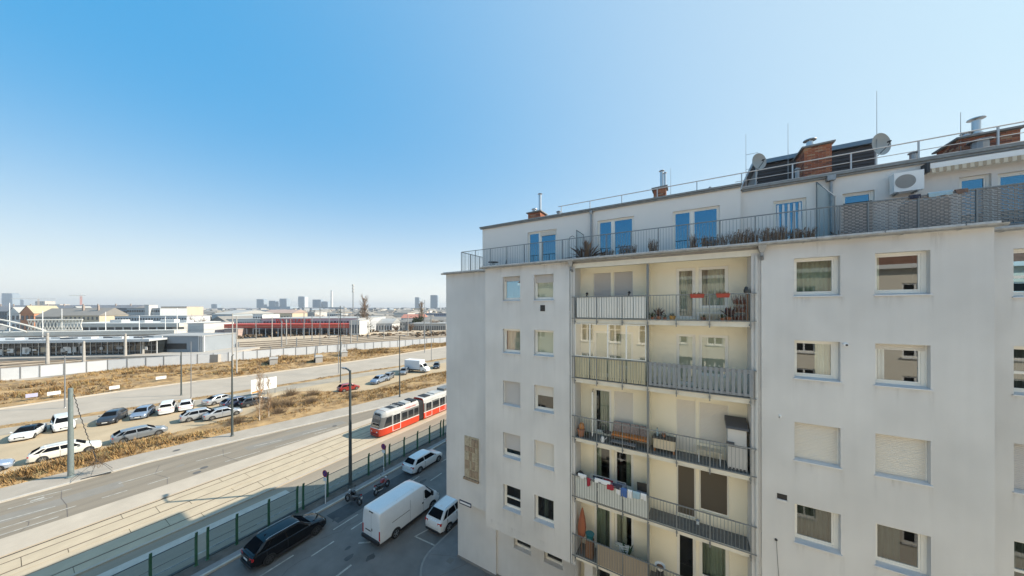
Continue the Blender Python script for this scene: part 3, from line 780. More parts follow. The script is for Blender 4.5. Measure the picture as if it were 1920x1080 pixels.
# ---- penthouse storey -------------------------------------------
P = lambda px, py, Y=YP: plane_at(px, py, Y)
ph = [(-8.80,-6.84,19.45,21.77), (-4.38,-2.47,19.45,21.86), (-.65,1.28,19.45,21.77)]
mb = MB(); holed(mb, -12.34, 2.06, 19.2, 22.52, YP, ph, depth=.14)
mb.face([(-12.34,YP,19.2),(-12.34,YP,22.52),(-12.34,24,22.52),(-12.34,24,19.2)]); mb.face([(2.06,YP,19.2),(2.06,YP+.3,19.2),(2.06,YP+.3,22.52),(2.06,YP,22.52)])
Y2 = YP+.28
ph2 = [(3.25,4.33,19.9,21.66), (5.40,6.29,19.45,21.58), (8.33,9.02,19.6,21.6), (9.15,11.4,19.45,21.55)]
holed(mb, 2.06, 14, 19.2, 22.36, Y2, ph2, depth=.14)
obj('penthouse_wall', mb, M_PENT, BLD)
rf = MB()
rf.box(-12.5, 2.1, YP-.16, YP+.9, 22.52, 22.60); rf.box(2.13, 14, Y2-.16, Y2+.9, 22.36, 22.46)
rf.box(-12.46, 2.08, YP-.10, YP-.02, 22.44, 22.515); rf.box(2.15, 14, Y2-.10, Y2-.02, 22.28, 22.355)
obj('roof_edge', rf, mat('roof_edge_sheet', (0.24,0.245,0.24,1), .5, metal=.3, var=.2, scale=6), BLD)
obj('roof', MB().face([(-12.45,YP+.9,22.6),(14,YP+.9,22.6),(14,27,22.75),(-12.45,27,22.75)]).face([(-12.34,24,19.2),(14,24,19.2),(14,27,22.75),(-12.34,27,22.75)]).box(2.1,14,YP+1.1,YP+1.2,22.4,22.599), mat('roof_felt', (0.16,0.16,0.165,1), .85, var=.2, scale=4), BLD)
for i, (a, b, c, d) in enumerate(ph): window(BLD, a, b, c, d, YP, split=.42, sill=False, shut=0, pane=M_PANEB, room=False, dp=.09)
for i, (a, b, c, d) in enumerate(ph2): window(BLD, a, b, c, d, Y2, split=(.4 if i == 3 else 0), sill=False, pane=M_PANEB, room=False, shut=(.0), dp=.09)
# half-drawn shutters of two penthouse windows
obj('roller_shutter', slats(-7.95, -6.9, 21.45, 21.72, YP+.08), M_SLAT, BLD)
obj('roller_shutter', slats(5.45, 6.25, 19.5, 21.2, Y2+.08), M_DARK, BLD)
# downpipe of the penthouse
mb = MB().tube((-4.72,YP-.08,19.3),(-4.72,YP-.08,22.3),.055,8).lathe((-4.72,YP-.08,22.25),[(.055,0),(.1,.1),(.1,.22)],8)
obj('downpipe', mb, M_GALV, BLD)
mb = MB().tube((5.05,Y2-.1,19.3),(5.05,Y2-.1,22.2),.05,8).box(4.9,5.15,Y2-.25,Y2-.02,22.15,22.35); obj('downpipe', mb, M_GALV, BLD)

# ---- terrace railing --------------------------------------------
YT = 15.32
RAIL = thing('terrace_railing', 'long grey bar railing along the roof terrace edge', 'railing', (-12.83, YT, 19.24), world=True)
ra = MB().box(-12.83, 4.66, YT-.022, YT+.022, 20.635, 20.67).box(-12.83, 4.66, YT-.014, YT+.014, 19.36, 19.385)
ra.box(-12.85, -12.81, YT+.024, 17.9, 20.635, 20.67).box(-12.845, -12.815, YT+.024, 17.9, 19.36, 19.385)
obj('handrail', ra, M_RAIL, RAIL)
n = 15
for i in range(n+1):
    x = -12.83 + (4.66+12.83)*i/n
    obj('rail_post', MB().box(x-.018, x+.018, YT-.018, YT+.018, 19.245, 20.635), M_RAIL, RAIL)
for y in (16.3, 17.3, 17.9): obj('rail_post', MB().box(-12.848, -12.812, y-.018, y+.018, 19.245, 20.635), M_RAIL, RAIL)
bb = rail_bars(-12.83, 4.66, 19.3, h=1.33, pitch=.117, y=YT, low=.08)
y = YT+.12
while y < 17.85: bb.box(-12.836,-12.824,y-.006,y+.006,19.385,20.635); y += .117
o = obj('railing_bars', bb, M_RAIL, RAIL); o['kind'] = 'stuff'
# woven grey screen on the right half
SCR = thing('woven_terrace_screen', 'grey woven strip screen fixed to the terrace rail under the air conditioner', 'privacy screen', (4.7, YT, 19.24), world=True)
M_WEAVE = mat('grey_weave', (0.20,0.195,0.19,1), .7, var=.12, scale=5)
M_WEAVE2 = mat('pale_weave', (0.36,0.33,0.31,1), .7, var=.12, scale=5)
obj('handrail', MB().box(4.68, 12.5, YT-.022, YT+.022, 20.635, 20.67), M_RAIL, SCR)
edges = [4.72, 5.42, 6.55, 7.72, 8.60, 9.9, 11.2, 12.5]
for x in edges: obj('rail_post', MB().box(x-.02, x+.02, YT-.03, YT+.02, 19.245, 20.635), M_RAIL, SCR)
for a, b in zip(edges[:-1], edges[1:]):
    mb = MB(); z = 19.52; k = 0
    while z < 20.60:
        mb.cur = 0
        n = max(4, int((b-a-.06)/.085)); wd = (b-a-.06)/n
        for i in range(n):
            x = a+.03+i*wd; d = .010 if (i+k) % 2 else -.010
            mb.cur = 1 if (i+k) % 2 == 0 and (b < 8) else 0
            mb.face([(x,YT-d,z),(x+wd,YT-d,z),(x+wd,YT-d,z+.046),(x,YT-d,z+.046)])
        z += .056; k += 1
    for i in range(3): mb.cur = 0; mb.box(a+.1+(b-a)*i/3, a+.112+(b-a)*i/3, YT+.012, YT+.02, 19.5, 20.6)
    o = obj('woven_panel', mb, [M_WEAVE, M_WEAVE2], SCR); o['kind'] = 'stuff'
obj('base_strip', MB().box(4.72, 12.5, YT-.01, YT+.01, 19.26, 19.5), M_WEAVE, SCR)

# ---- small things on the wall: vents, camera, lamp, cable --------
vents = [((-6.55,-6.29,16.82,17.13), 'small black vent grille below the second top-row window', M_BLACK)]
for (a, b, c, d), lb, m_ in vents:
    t = thing('wall_vent', lb, 'vent', ((a+b)/2, YM, c), world=True)
    obj('grille', MB().box(a, b, YM-.012, YM-.002, c, d), m_, t)
    obj('louvre', MB().box(a, b, YM-.02, YM-.0125, c+.08, c+.10).box(a, b, YM-.02, YM-.0125, c+.18, c+.20), M_DARK, t)
t = thing('wall_vent', 'dark rectangular vent with pale lip between the balconies and the dark-curtained window', 'vent', (2.86, YM, 10.1), world=True)
obj('grille', MB().box(2.73, 3.0, YM-.012, YM-.002, 10.18, 10.36), M_BLACK, t); obj('drip_lip', MB().box(2.73, 3.0, YM-.05, YM-.002, 10.12, 10.175), M_SILL, t)
t = thing('wall_lamp', 'small white round sensor beside the beige second-row window', 'sensor', (4.46, YM, 15.72), world=True)
obj('housing', MB().lathe((4.46,YM-.06,15.76),[(.0,0),(.06,.012),(.075,.05),(.06,.06)],10,ax='y'), M_WHITE, t); obj('lens', MB().lathe((4.47,YM-.075,15.755),[(.0,0),(.03,.006),(.035,.02)],8,ax='y'), M_BLACK, t)
t = thing('wall_outlet', 'small white cable outlet to the left above the cream-shuttered window', 'cable outlet', (2.82, YM, 13.1), world=True)
obj('cover', MB().lathe((2.82,YM-.04,13.12),[(.0,0),(.045,.008),(.05,.04)],8,ax='y'), M_WHITE, t); obj('stub', MB().tube((2.80,YM-.05,13.11),(2.77,YM-.08,13.08),.012,5), M_DARK, t)
t = thing('hanging_cable', 'thin dark cable hanging from a wall hook below the dark vent', 'cable', (2.7, YM, 8.6), world=True)
obj('hook', MB().lathe((2.70,YM-.04,8.68),[(.0,0),(.04,.008),(.045,.04)],8,ax='y'), M_DARK, t)
obj('cord', MB().path([(2.70,YM-.04,8.68),(2.74,YM-.02,7.9),(2.80,YM-.015,7.0),(2.86,YM-.015,6.0)],.006,5), M_DARK, t)
# carved relief on the set-back strip and the street sign under it
t = thing('wall_relief', 'brown weathered relief panel on the blind corner wall above the street sign', 'relief', (-11.75, YL, 6.1), world=True)
M_REL = mat('relief_stone', (0.36,0.27,0.19,1), .8, var=.35, scale=7, bump=.6, bscale=25)
M_REL2 = mat('relief_pale', (0.46,0.39,0.28,1), .8, var=.3, scale=9, bump=.5, bscale=30)
obj('backing', MB().box(-12.31, -11.20, YL-.04, YL-.002, 6.28, 8.88), M_REL2, t)
rr = random.Random(3)
zz = [6.36, 6.85, 7.42, 7.95, 8.3, 8.82]; xx_ = [-12.27, -11.90, -11.72, -11.47, -11.24]
for a, b in zip(zz[:-1], zz[1:]):
    for c, d in zip(xx_[:-1], xx_[1:]):
        q = rr.uniform(.015, .05)
        obj('relief_block', MB().box(c+.012+rr.uniform(0,.03), d-.012, YL-.041-q, YL-.041, a+.012, b-.014-rr.uniform(0,.06)), rr.choice([M_REL, M_REL, M_REL2]), t)
obj('ledge', MB().box(-12.36, -11.18, YL-.13, YL-.002, 6.14, 6.27), M_REL, t)
t = thing('street_name_sign', 'dark blue street name plate with white field low on the corner wall', 'sign', (-12.27, YL, 4.4), world=True)
obj('plate', MB().box(-12.74, -11.80, YL-.03, YL-.005, 4.40, 4.66), mat('sign_blue', (0.012,0.016,0.06,1), .4), t)
obj('name_field', MB().box(-12.70, -11.84, YL-.034, YL-.0305, 4.47, 4.59), M_WHITE, t)

# ---- rain stains below sills and gutter joints: thin uneven runs on the render ----
def stain_mat():
    m = bpy.data.materials.new('rain_stain'); m.use_nodes = True
    n = m.node_tree.nodes; l = m.node_tree.links; n.remove(n['Principled BSDF'])
    d = n.new('ShaderNodeBsdfDiffuse'); d.inputs[0].default_value = (0.16,0.145,0.12,1); t = n.new('ShaderNodeBsdfTransparent')
    uv = n.new('ShaderNodeUVMap'); sp = n.new('ShaderNodeSeparateXYZ'); l.new(uv.outputs[0], sp.inputs[0])
    tc = n.new('ShaderNodeTexCoord'); mp = n.new('ShaderNodeMapping'); mp.inputs['Scale'].default_value = (9,1,.7); l.new(tc.outputs['Object'], mp.inputs[0])
    nz = n.new('ShaderNodeTexNoise'); nz.inputs['Scale'].default_value = 2.2; nz.inputs['Detail'].default_value = 5; l.new(mp.outputs[0], nz.inputs[0])
    def M(op, a, b):
        q = n.new('ShaderNodeMath'); q.operation = op; q.use_clamp = True
        for i, v in enumerate((a, b)):
            if isinstance(v, (int, float)): q.inputs[i].default_value = v
            else: l.new(v, q.inputs[i])
        return q.outputs[0]
    edge = M('MULTIPLY', M('MULTIPLY', sp.outputs[0], 3.0), M('MULTIPLY', M('SUBTRACT', 1.0, sp.outputs[0]), 3.0))
    f = M('MULTIPLY', M('MULTIPLY', M('POWER', sp.outputs[1], 1.6), edge), M('MULTIPLY', M('SUBTRACT', nz.outputs[0], .36), .42))
    mx = n.new('ShaderNodeMixShader'); l.new(f, mx.inputs[0]); l.new(t.outputs[0], mx.inputs[1]); l.new(d.outputs[0], mx.inputs[2]); l.new(mx.outputs[0], n['Material Output'].inputs[0])
    return m
mb = MB(); rr = random.Random(21); runs = []
for c, yy in ((AX,YM),(BX,YM),(CX_,YM),(DX,YM),(EX,YE)):
    for r in range(1, 6):
        z = bot(r) - (.10 if c is EX else 0) - .03
        runs += [(c[0]-.06, yy, z, rr.uniform(.10,.2), rr.uniform(.5,1.3)), (c[1]-.06, yy, z, rr.uniform(.10,.2), rr.uniform(.5,1.4))]
        for _ in range(2): runs.append((rr.uniform(c[0],c[1]-.3), yy, z, rr.uniform(.15,.4), rr.uniform(.25,.8)))
for _ in range(26):
    x = rr.uniform(-9.9,7.2)
    if -5 < x < 2.3: continue
    runs.append((x, YM, 19.2, rr.uniform(.15,.5), rr.uniform(.4,1.5)))
for _ in range(5): runs.append((rr.uniform(-13.7,-10.5), YL, 19.2, rr.uniform(.15,.5), rr.uniform(.4,1.5)))
for _ in range(8): runs.append((rr.uniform(-10,-5.3), YM, ZB+.5, rr.uniform(.3,.9), rr.uniform(.3,.5)))
for x, y, z, w_, l_ in runs: mb.face([(x,y-.003,z-l_),(x+w_,y-.003,z-l_),(x+w_,y-.003,z),(x,y-.003,z)])
o = obj('rain_stains', mb, stain_mat(), BLD); o['kind'] = 'stuff'
ul = o.data.uv_layers.new(name='UVMap')
for i in range(len(o.data.polygons)):
    for k, q in enumerate(((0,0),(1,0),(1,1),(0,1))): ul.data[i*4+k].uv = q
# ================================================================ the houses that frame the street: the one we look out of, and the neighbour down the avenue
M_OWN = plaster('own_house_plaster', (0.84, 0.78, 0.66, 1), 0.06)
M_TILE = mat('red_brown_tile', (0.22,0.105,0.065,1), .8, var=.3, scale=2, bump=.5, bscale=9)
OWN = thing('own_house', 'cream house on the near side of the side street, seen in the window reflections', 'house', (4, -4, 0), world=True)
YO = -.62
holes = []
for k in range(6):
    z = 2.0 + k*2.95
    for x in [-14.2, -11.6, -9.0, -6.4, -3.8, -1.2, 1.4, 4.0, 6.6, 9.2, 11.8, 14.4, 17.0]:
        holes.append((x, x+1.15, z, z+1.75))
mb = MB()
holed(mb, -16.0, 30, 0, 19.7, YO, holes, depth=-.14)
mb.face([(-16,YO,0),(-16,-14,0),(-16,-14,19.7),(-16,YO,19.7)]); mb.face([(30,YO,0),(30,YO,19.7),(30,-14,19.7),(30,-14,0)]); mb.face([(-16,-14,0),(30,-14,0),(30,-14,19.7),(-16,-14,19.7)])
obj('wall', mb, M_OWN, OWN)
obj('cornice', MB().box(-16.2,30.2,YO,YO+.34,19.45,19.72), M_WHITE, OWN)
obj('roof', MB().mesh([(-16.2,YO+.3,19.73),(30.2,YO+.3,19.73),(30.2,-7,23.4),(-16.2,-7,23.4),(-16.2,-14.2,19.73),(30.2,-14.2,19.73)], [(0,1,2,3),(3,2,5,4),(0,3,4),(1,5,2)]), M_TILE, OWN)
M_OPANE = glass('own_pane', base=.15, gain=2.2, opaque=(.02,.022,.025,1))
for a, b, c, d in holes:
    f = MB(); ring(f, a, b, c, d, YO-.12, YO-.06, .09); m_ = (a+b)/2; f.box(m_-.05, m_+.05, YO-.118, YO-.062, c+.09, d-.09); f.box(a+.09, b-.09, YO-.117, YO-.063, c+(d-c)*.66-.04, c+(d-c)*.66+.04)
    o = obj('window', f, M_WHITE, OWN)
    obj('pane', MB().face([(a+.05,YO-.1,c+.05),(b-.05,YO-.1,c+.05),(b-.05,YO-.1,d-.05),(a+.05,YO-.1,d-.05)]), M_OPANE, o)
    obj('sill', MB().box(a-.06, b+.06, YO-.06, YO+.09, c-.10, c-.02), M_WHITE, o)
# neighbour further down the avenue (hidden behind the corner, shapes the shadow on the tracks)
NB = thing('neighbour_house', 'lower house continuing the avenue front behind the corner block', 'house', (-13.8, 36, 0), world=True)
mb = MB().box(-13.8, 8, 29.1, 60, 0, 15.2); obj('wall', mb, M_OWN, NB)
obj('roof', MB().mesh([(-14.1,29.1,15.2),(-14.1,60,15.2),(-3,60,19),(-3,29.1,19),(8.2,29.1,15.2),(8.2,60,15.2)], [(0,3,2,1),(3,4,5,2),(0,4,3),(1,2,5)]), M_TILE, NB)
# houses on the other side of the avenue corner, mirrored in the left-hand window panes
for i, (x, y, w_, d, h, c, lb) in enumerate([(-30,-52,16,12,15,(0.75,0.72,0.68,1),'white rendered house far behind the viewer, mirrored in a window'),(-52,-60,18,14,13,(0.62,0.42,0.33,1),'pinkish house far behind the viewer, mirrored in a window')]):
    t = thing('corner_house', lb, 'house', (x, y, 0))
    obj('wall', MB().box(-w_/2,w_/2,-d/2,d/2,0,h), mat('mirrored_house_%s' % 'ab'[i], c, .9), t)
    obj('roof', MB().mesh([(-w_/2-.3,-d/2-.3,h),(w_/2+.3,-d/2-.3,h),(w_/2+.3,d/2+.3,h),(-w_/2-.3,d/2+.3,h),(-w_/2-.3,0,h+4),(w_/2+.3,0,h+4)], [(0,1,5,4),(3,4,5,2),(0,4,3),(1,2,5)]), M_TILE, t)
    for k in range(4):
        for j in range(4):
            x0 = -w_/2+1.2+j*w_/4; obj('window', MB().box(x0, x0+1.2, d/2+.01, d/2+.05, 1.5+k*3.1, 3.2+k*3.1), M_DARK, t)
# ================================================================ vehicles
M_TYRE = mat('tyre_rubber', (0.018,0.018,0.018,1), .8)
M_RIM = mat('alloy_rim', (0.45,0.46,0.47,1), .3, metal=.8)
M_CGLASS = glass('car_glass', base=.04, gain=1.0, opaque=(.008,.010,.013,1))
M_RED = mat('tail_lamp', (0.45,0.012,0.012,1), .25, coat=.6)
M_LAMP = mat('head_lamp', (0.70,0.72,0.74,1), .15, coat=1)
M_PLATE = mat('number_plate', (0.75,0.75,0.73,1), .5)
M_TRIM = mat('black_trim', (0.02,0.02,0.022,1), .55)
M_CHROME = mat('bright_trim', (0.65,0.66,0.67,1), .2, metal=.9)
def paintm(name, c, metal=0.0): return mat(name, c, .32, metal=metal, coat=.8, var=.04, scale=2)
C_WHITE = paintm('car_white', (0.74,0.75,0.75,1)); C_CREAM = paintm('car_cream_white', (0.76,0.73,0.65,1)); C_BLACK = mat('car_black', (0.005,0.005,0.007,1), .07, spec=.5)
C_SILVER = paintm('car_silver', (0.46,0.48,0.50,1), .45); C_GREY = paintm('car_grey', (0.25,0.27,0.29,1), .4); C_BLUEGREY = paintm('car_blue_grey', (0.27,0.33,0.42,1), .4)
C_DARK = paintm('car_dark_grey', (0.045,0.05,0.06,1), .3); C_NAVY = paintm('car_navy', (0.03,0.045,0.09,1), .3); C_RED = paintm('car_red', (0.28,0.025,0.018,1))

def sect(y, zl, zt, hw, crown=.02, tuck=.86, sh=.94):
    p = [(hw*.78,zl),(hw*.95,zl+.05),(hw,zl+(zt-zl)*.38),(hw*.985,zl+(zt-zl)*.72),(hw*sh,zt-.035),(hw*tuck,zt),(hw*.4,zt+crown)]
    return [(x,y,z) for x,z in p] + [(-x,y,z) for x,z in p[::-1]]

def wheel(par, x, y, r, w_=.20, rim=None):
    s = 1 if x > 0 else -1
    o = obj('wheel', MB().lathe((x-s*w_, y, r), [(r*.72,0),(r*.96,.015*1),(r,.05),(r,w_-.04),(r*.95,w_-.005),(r*.66,w_)] if s > 0 else [(r*.66,0),(r*.95,.005),(r,.04),(r,w_-.05),(r*.96,w_-.015),(r*.72,w_)], 18, ax='x') if s > 0 else
            MB().lathe((x, y, r), [(r*.66,0),(r*.95,.005),(r,.04),(r,w_-.05),(r*.96,w_-.015),(r*.72,w_)], 18, ax='x'), M_TYRE, par, smooth=40)
    rm = MB(); xs = x + s*.004
    for k in range(5):
        a = k*2*math.pi/5+.3; c, d = math.cos(a), math.sin(a)
        q = [(.12,-.13),(.62,-.09),(.62,.09),(.12,.13)]
        rm.face([(xs, y+r*(u*c-v*d), r+r*(u*d+v*c)) for u, v in q])
    rm.lathe((xs-.006, y, r), [(r*.16,0),(r*.14,.012)], 10, ax='x')
    n = 18
    for i in range(n):
        a, b = 2*math.pi*i/n, 2*math.pi*(i+1)/n
        rm.face([(xs,y+r*.58*math.cos(a),r+r*.58*math.sin(a)),(xs,y+r*.66*math.cos(a),r+r*.66*math.sin(a)),(xs,y+r*.66*math.cos(b),r+r*.66*math.sin(b)),(xs,y+r*.58*math.cos(b),r+r*.58*math.sin(b))])
    obj('rim', rm, rim or M_RIM, o)
    return o

def quadgrid(a, b, c, d, u0, u1, v0, v1):
    """inset quad of the bilinear patch a-b (bottom) d-c (top)"""
    L = lambda p, q, t: p + (q-p)*t
    f = lambda u, v: L(L(a,b,u), L(d,c,u), v)
    return [f(u0,v0), f(u1,v0), f(u1,v1), f(u0,v1)]

def car(name, label, cat, loc, rz, paint, kind='estate', L=4.6, W=1.82, Hh=1.48, group=None, rails=False, cladding=False, dark_roof=False, rim=None, open_rear=False):
    """nose towards +y of the car's own frame"""
    root = thing(name, label, cat, loc, rz, group)
    h = L/2; hw = W/2
    hood, belt = (.93,.98) if kind != 'suv' else (1.06,1.10)
    if kind == 'van': hood, belt = 1.05, 1.12
    wb, rf = h-L*.235, h-L*.385              # foot of the windscreen, front of the roof
    if kind == 'sedan': rr, rb = -h+L*.30, -h+L*.13
    elif kind == 'hatch': rr, rb = -h+L*.15, -h+L*.03
    elif kind == 'van': rr, rb = -h+.14, -h+.05; wb, rf = h-L*.16, h-L*.30
    else: rr, rb = -h+L*.175, -h+L*.03
    tail = belt+.02
    zl = .20 if kind != 'suv' else .26
    S = [sect(h, .36, .60, hw*.66, 0), sect(h-.07, .24, .68, hw*.84, 0), sect(h-.30, zl, hood-.14, hw*.955), sect(h-.75, zl, hood-.03, hw*.99), sect(wb, zl, belt, hw), sect(0, zl, belt+.01, hw), sect(-h+.75, zl, tail, hw*.995), sect(-h+.22, zl+.03, tail-.01, hw*.96), sect(-h+.05, .30, tail-.08, hw*.88, 0), sect(-h, .36, tail-.22, hw*.80, 0)]
    body = MB().loft(S[::-1])
    obj('body', body, paint, root, smooth=42)
    # cabin
    bw, rw = hw*.90, hw*.70
    zr = Hh
    cab = []
    for y, z, t in ((wb+.04,belt+.005,0),(wb+(rf-wb)*.5,belt+(zr-.035-belt)*.53,.5),(wb+(rf-wb)*.86,zr-.085,.86),(rf-.10,zr-.03,1),(rf-.45,zr-.005,1),((rf+rr)/2,zr,1),(rr+.45,zr-.02,1),(rr+.08,zr-.055,1),(rr+(rb-rr)*.25,zr-.13,.8),(rb,tail+.005,0)):
        tw = bw*.985+(rw-bw*.985)*t
        cab.append([(bw,y,belt-.06),(tw*1.0,y,max(z-.05, belt-.03)),(tw*.92,y,z),(tw*.45,y,z+(.02 if t else .012)),(-tw*.45,y,z+(.02 if t else .012)),(-tw*.92,y,z),(-tw,y,max(z-.05, belt-.03)),(-bw,y,belt-.06)])
    # between the windscreen foot and the roof keep the sill line wide
    obj('cabin', MB().loft(cab[::-1], caps=True), C_BLACK if dark_roof else paint, root, smooth=30)
    V = Vector
    def pane(pts, nm='window', push=.008, m=M_CGLASS):
        n = (pts[1]-pts[0]).cross(pts[3]-pts[0]).normalized()
        c = sum(pts, V())/len(pts)
        if n.dot(c-V((0,0,.9))) < 0: n = -n
        return obj(nm, MB().face([p+n*push for p in pts]), m, root)
    # windscreen, rear window
    a, b = V((-bw*.97,wb+.03,belt)), V((bw*.97,wb+.03,belt)); c, d = V((rw*.95,rf,zr-.03)), V((-rw*.95,rf,zr-.03))
    pane(quadgrid(a,b,c,d,.05,.95,.06,.94), 'windscreen', .034)
    a, b = V((bw*.97,rb,tail)), V((-bw*.97,rb,tail)); c, d = V((-rw*.95,rr,zr-.045)), V((rw*.95,rr,zr-.045))
    if not (kind == 'van' and cat == 'panel van'): pane(quadgrid(a,b,c,d,.07,.93,.12 if kind != 'van' else .3,.90), 'rear_window', .062)
    # side windows
    for s in (1, -1):
        def P(y, v):
            # plane between belt edge and roof edge
            return V((s*(bw*1.0+(rw*.995-bw)*v+.012), y, belt-.005+(zr-.06-belt)*v))
        def lim(v): return (wb-.05+(rf-wb)*v, rb+.06+(rr-rb)*v)
        f0, r0 = lim(.08); f1, r1 = lim(.92)
        cuts = [.03,.46,.83,.985] if kind in ('estate','suv','van') else ([.03,.52,.97] if kind != 'hatch' else [.03,.55,.97])
        if cat == 'panel van': cuts = [.03,.30]
        if kind == 'sedan': cuts = [.03,.50,.93]
        for q0, q1 in zip(cuts[:-1], cuts[1:]):
            g = .015
            pts = [P(f0+(r0-f0)*(q0+g),.08), P(f0+(r0-f0)*(q1-g),.08), P(f1+(r1-f1)*(q1-g),.90), P(f1+(r1-f1)*(q0+g),.90)]
            pane(pts, 'side_window', .004)
        # wheels, arches, sills, mirror, handles
        wy = (h-L*.185, -h+L*.20); r = .335 if kind != 'suv' else .36
        for y in wy:
            ar = MB(); n = 12; R0 = r*1.16
            pts = [(s*(hw+.006), y+R0*math.cos(math.pi*i/n), r*.92+R0*math.sin(math.pi*i/n)) for i in range(n+1)]
            ar.face(pts + [(s*(hw+.006), y-R0, zl), (s*(hw+.006), y+R0, zl)])
            obj('wheel_arch', ar, M_TRIM, root)
            wheel(root, s*(hw+.018), y, r, .22, rim)
        obj('side_skirt', MB().box(s*(hw-.06), s*(hw+.004), wy[1]+r*1.2, wy[0]-r*1.2, zl-.03, zl+(.14 if cladding else .06)), M_TRIM, root)
        obj('door_mirror', MB().loft([[(s*(hw-.05),wb-.32,belt+.02),(s*(hw+.16),wb-.36,belt+.04),(s*(hw+.16),wb-.36,belt+.17),(s*(hw-.02),wb-.32,belt+.13)],[(s*(hw-.05),wb-.22,belt+.03),(s*(hw+.12),wb-.22,belt+.06),(s*(hw+.12),wb-.22,belt+.14),(s*(hw-.02),wb-.22,belt+.12)]]), paint, root)
        dl_ = MB()
        for q in cuts[1:-1]:
            y = f0+(r0-f0)*q; dl_.box(s*(hw*.955), s*(hw+.002), y-.006, y+.006, zl+.12, belt-.05)
        if dl_.v: obj('door_seam', dl_, M_TRIM, root)
        y = f0+(r0-f0)*(cuts[1]-.03) if len(cuts) > 2 else f0
        obj('door_handle', MB().box(s*(hw*.965), s*(hw+.012), y-.02, y+.14, belt-.13, belt-.10), paint if cat != 'panel van' else M_TRIM, root)
        obj('headlight', MB().loft([[(s*hw*.50,h-.105,.60),(s*hw*.86,h-.20,.66),(s*hw*.86,h-.23,.78),(s*hw*.50,h-.20,.715)],[(s*hw*.50,h-.03,.60),(s*hw*.89,h-.17,.66),(s*hw*.90,h-.22,.76),(s*hw*.50,h-.12,.70)]]), M_LAMP, root)
        zt0 = tail-.26
        obj('tail_light', MB().loft([[(s*hw*.55,-h+.06,zt0),(s*hw*.93,-h+.12,zt0),(s*hw*.93,-h+.12,zt0+.17),(s*hw*.55,-h+.06,zt0+.15)],[(s*hw*.55,-h-.006,zt0),(s*hw*.90,-h+.03,zt0),(s*hw*.90,-h+.05,zt0+.17),(s*hw*.55,-h+.015,zt0+.15)],]), M_RED, root)
        if rails: obj('roof_rail', MB().path([(s*rw*.9,rf-.05,zr-.02),(s*rw*.9,rf-.2,zr+.045),(s*rw*.9,rr+.2,zr+.04),(s*rw*.9,rr+.05,zr-.02)], .017, 6), M_CHROME, root)
    obj('grille', MB().box(-hw*.42, hw*.42, h-.05, h+.006, .44, .62), M_TRIM, root)
    obj('number_plate', MB().box(-.26, .26, h+.007, h+.016, .40, .51), M_PLATE, root)
    obj('number_plate', MB().box(-.26, .26, -h-.014, -h-.004, .62, .73), M_PLATE, root)
    obj('rear_bumper', MB().loft([sect(-h+.22,.22,.46,hw*.94,0), sect(-h-.03,.28,.44,hw*.80,0)]), M_TRIM if cladding else paint, root, smooth=40)
    obj('roof_antenna', MB().mesh([(-.02,rr+.18,zr-.02),(.02,rr+.18,zr-.02),(0,rr+.34,zr-.01),(0,rr+.15,zr+.07)], [(0,2,3),(1,3,2),(0,3,1)]), paint, root)
    return root
def xy(px, py): return gr(px, py)
# --- in the shade of the house -----------------------------------
car('black_estate_car', 'black estate car with silver roof rails parked beside the glass fence', 'car', (-24.95,10.45,0), rad(1), C_BLACK, 'estate', 4.75, 1.88, 1.55, rails=True, cladding=True, rim=mat('dark_rim',(0.08,0.08,0.085,1),.35,metal=.6))
car('white_hatchback', 'white five-door hatchback parked by the fence beyond the motorcycles', 'car', (-24.72,23.15,0), rad(0), C_WHITE, 'hatch', 4.35, 1.8, 1.47)
car('white_small_suv', 'small white suv with dark bumper parked at the house corner', 'car', (-16.55,18.42,0), rad(0), C_WHITE, 'suv', 4.1, 1.78, 1.66, rails=True, cladding=True)
car('navy_car', 'dark blue car half hidden by the house corner behind the white hatchback', 'car', (-24.7,29.6,0), 0, C_NAVY, 'hatch', 4.3, 1.8, 1.48)
car('pale_blue_car', 'pale car showing only its tail beside the house wall ahead of the white van', 'car', (-18.75,24.6,0), 0, paintm('car_ice',(0.5,0.57,0.65,1),.3), 'hatch', 4.2, 1.78, 1.5)

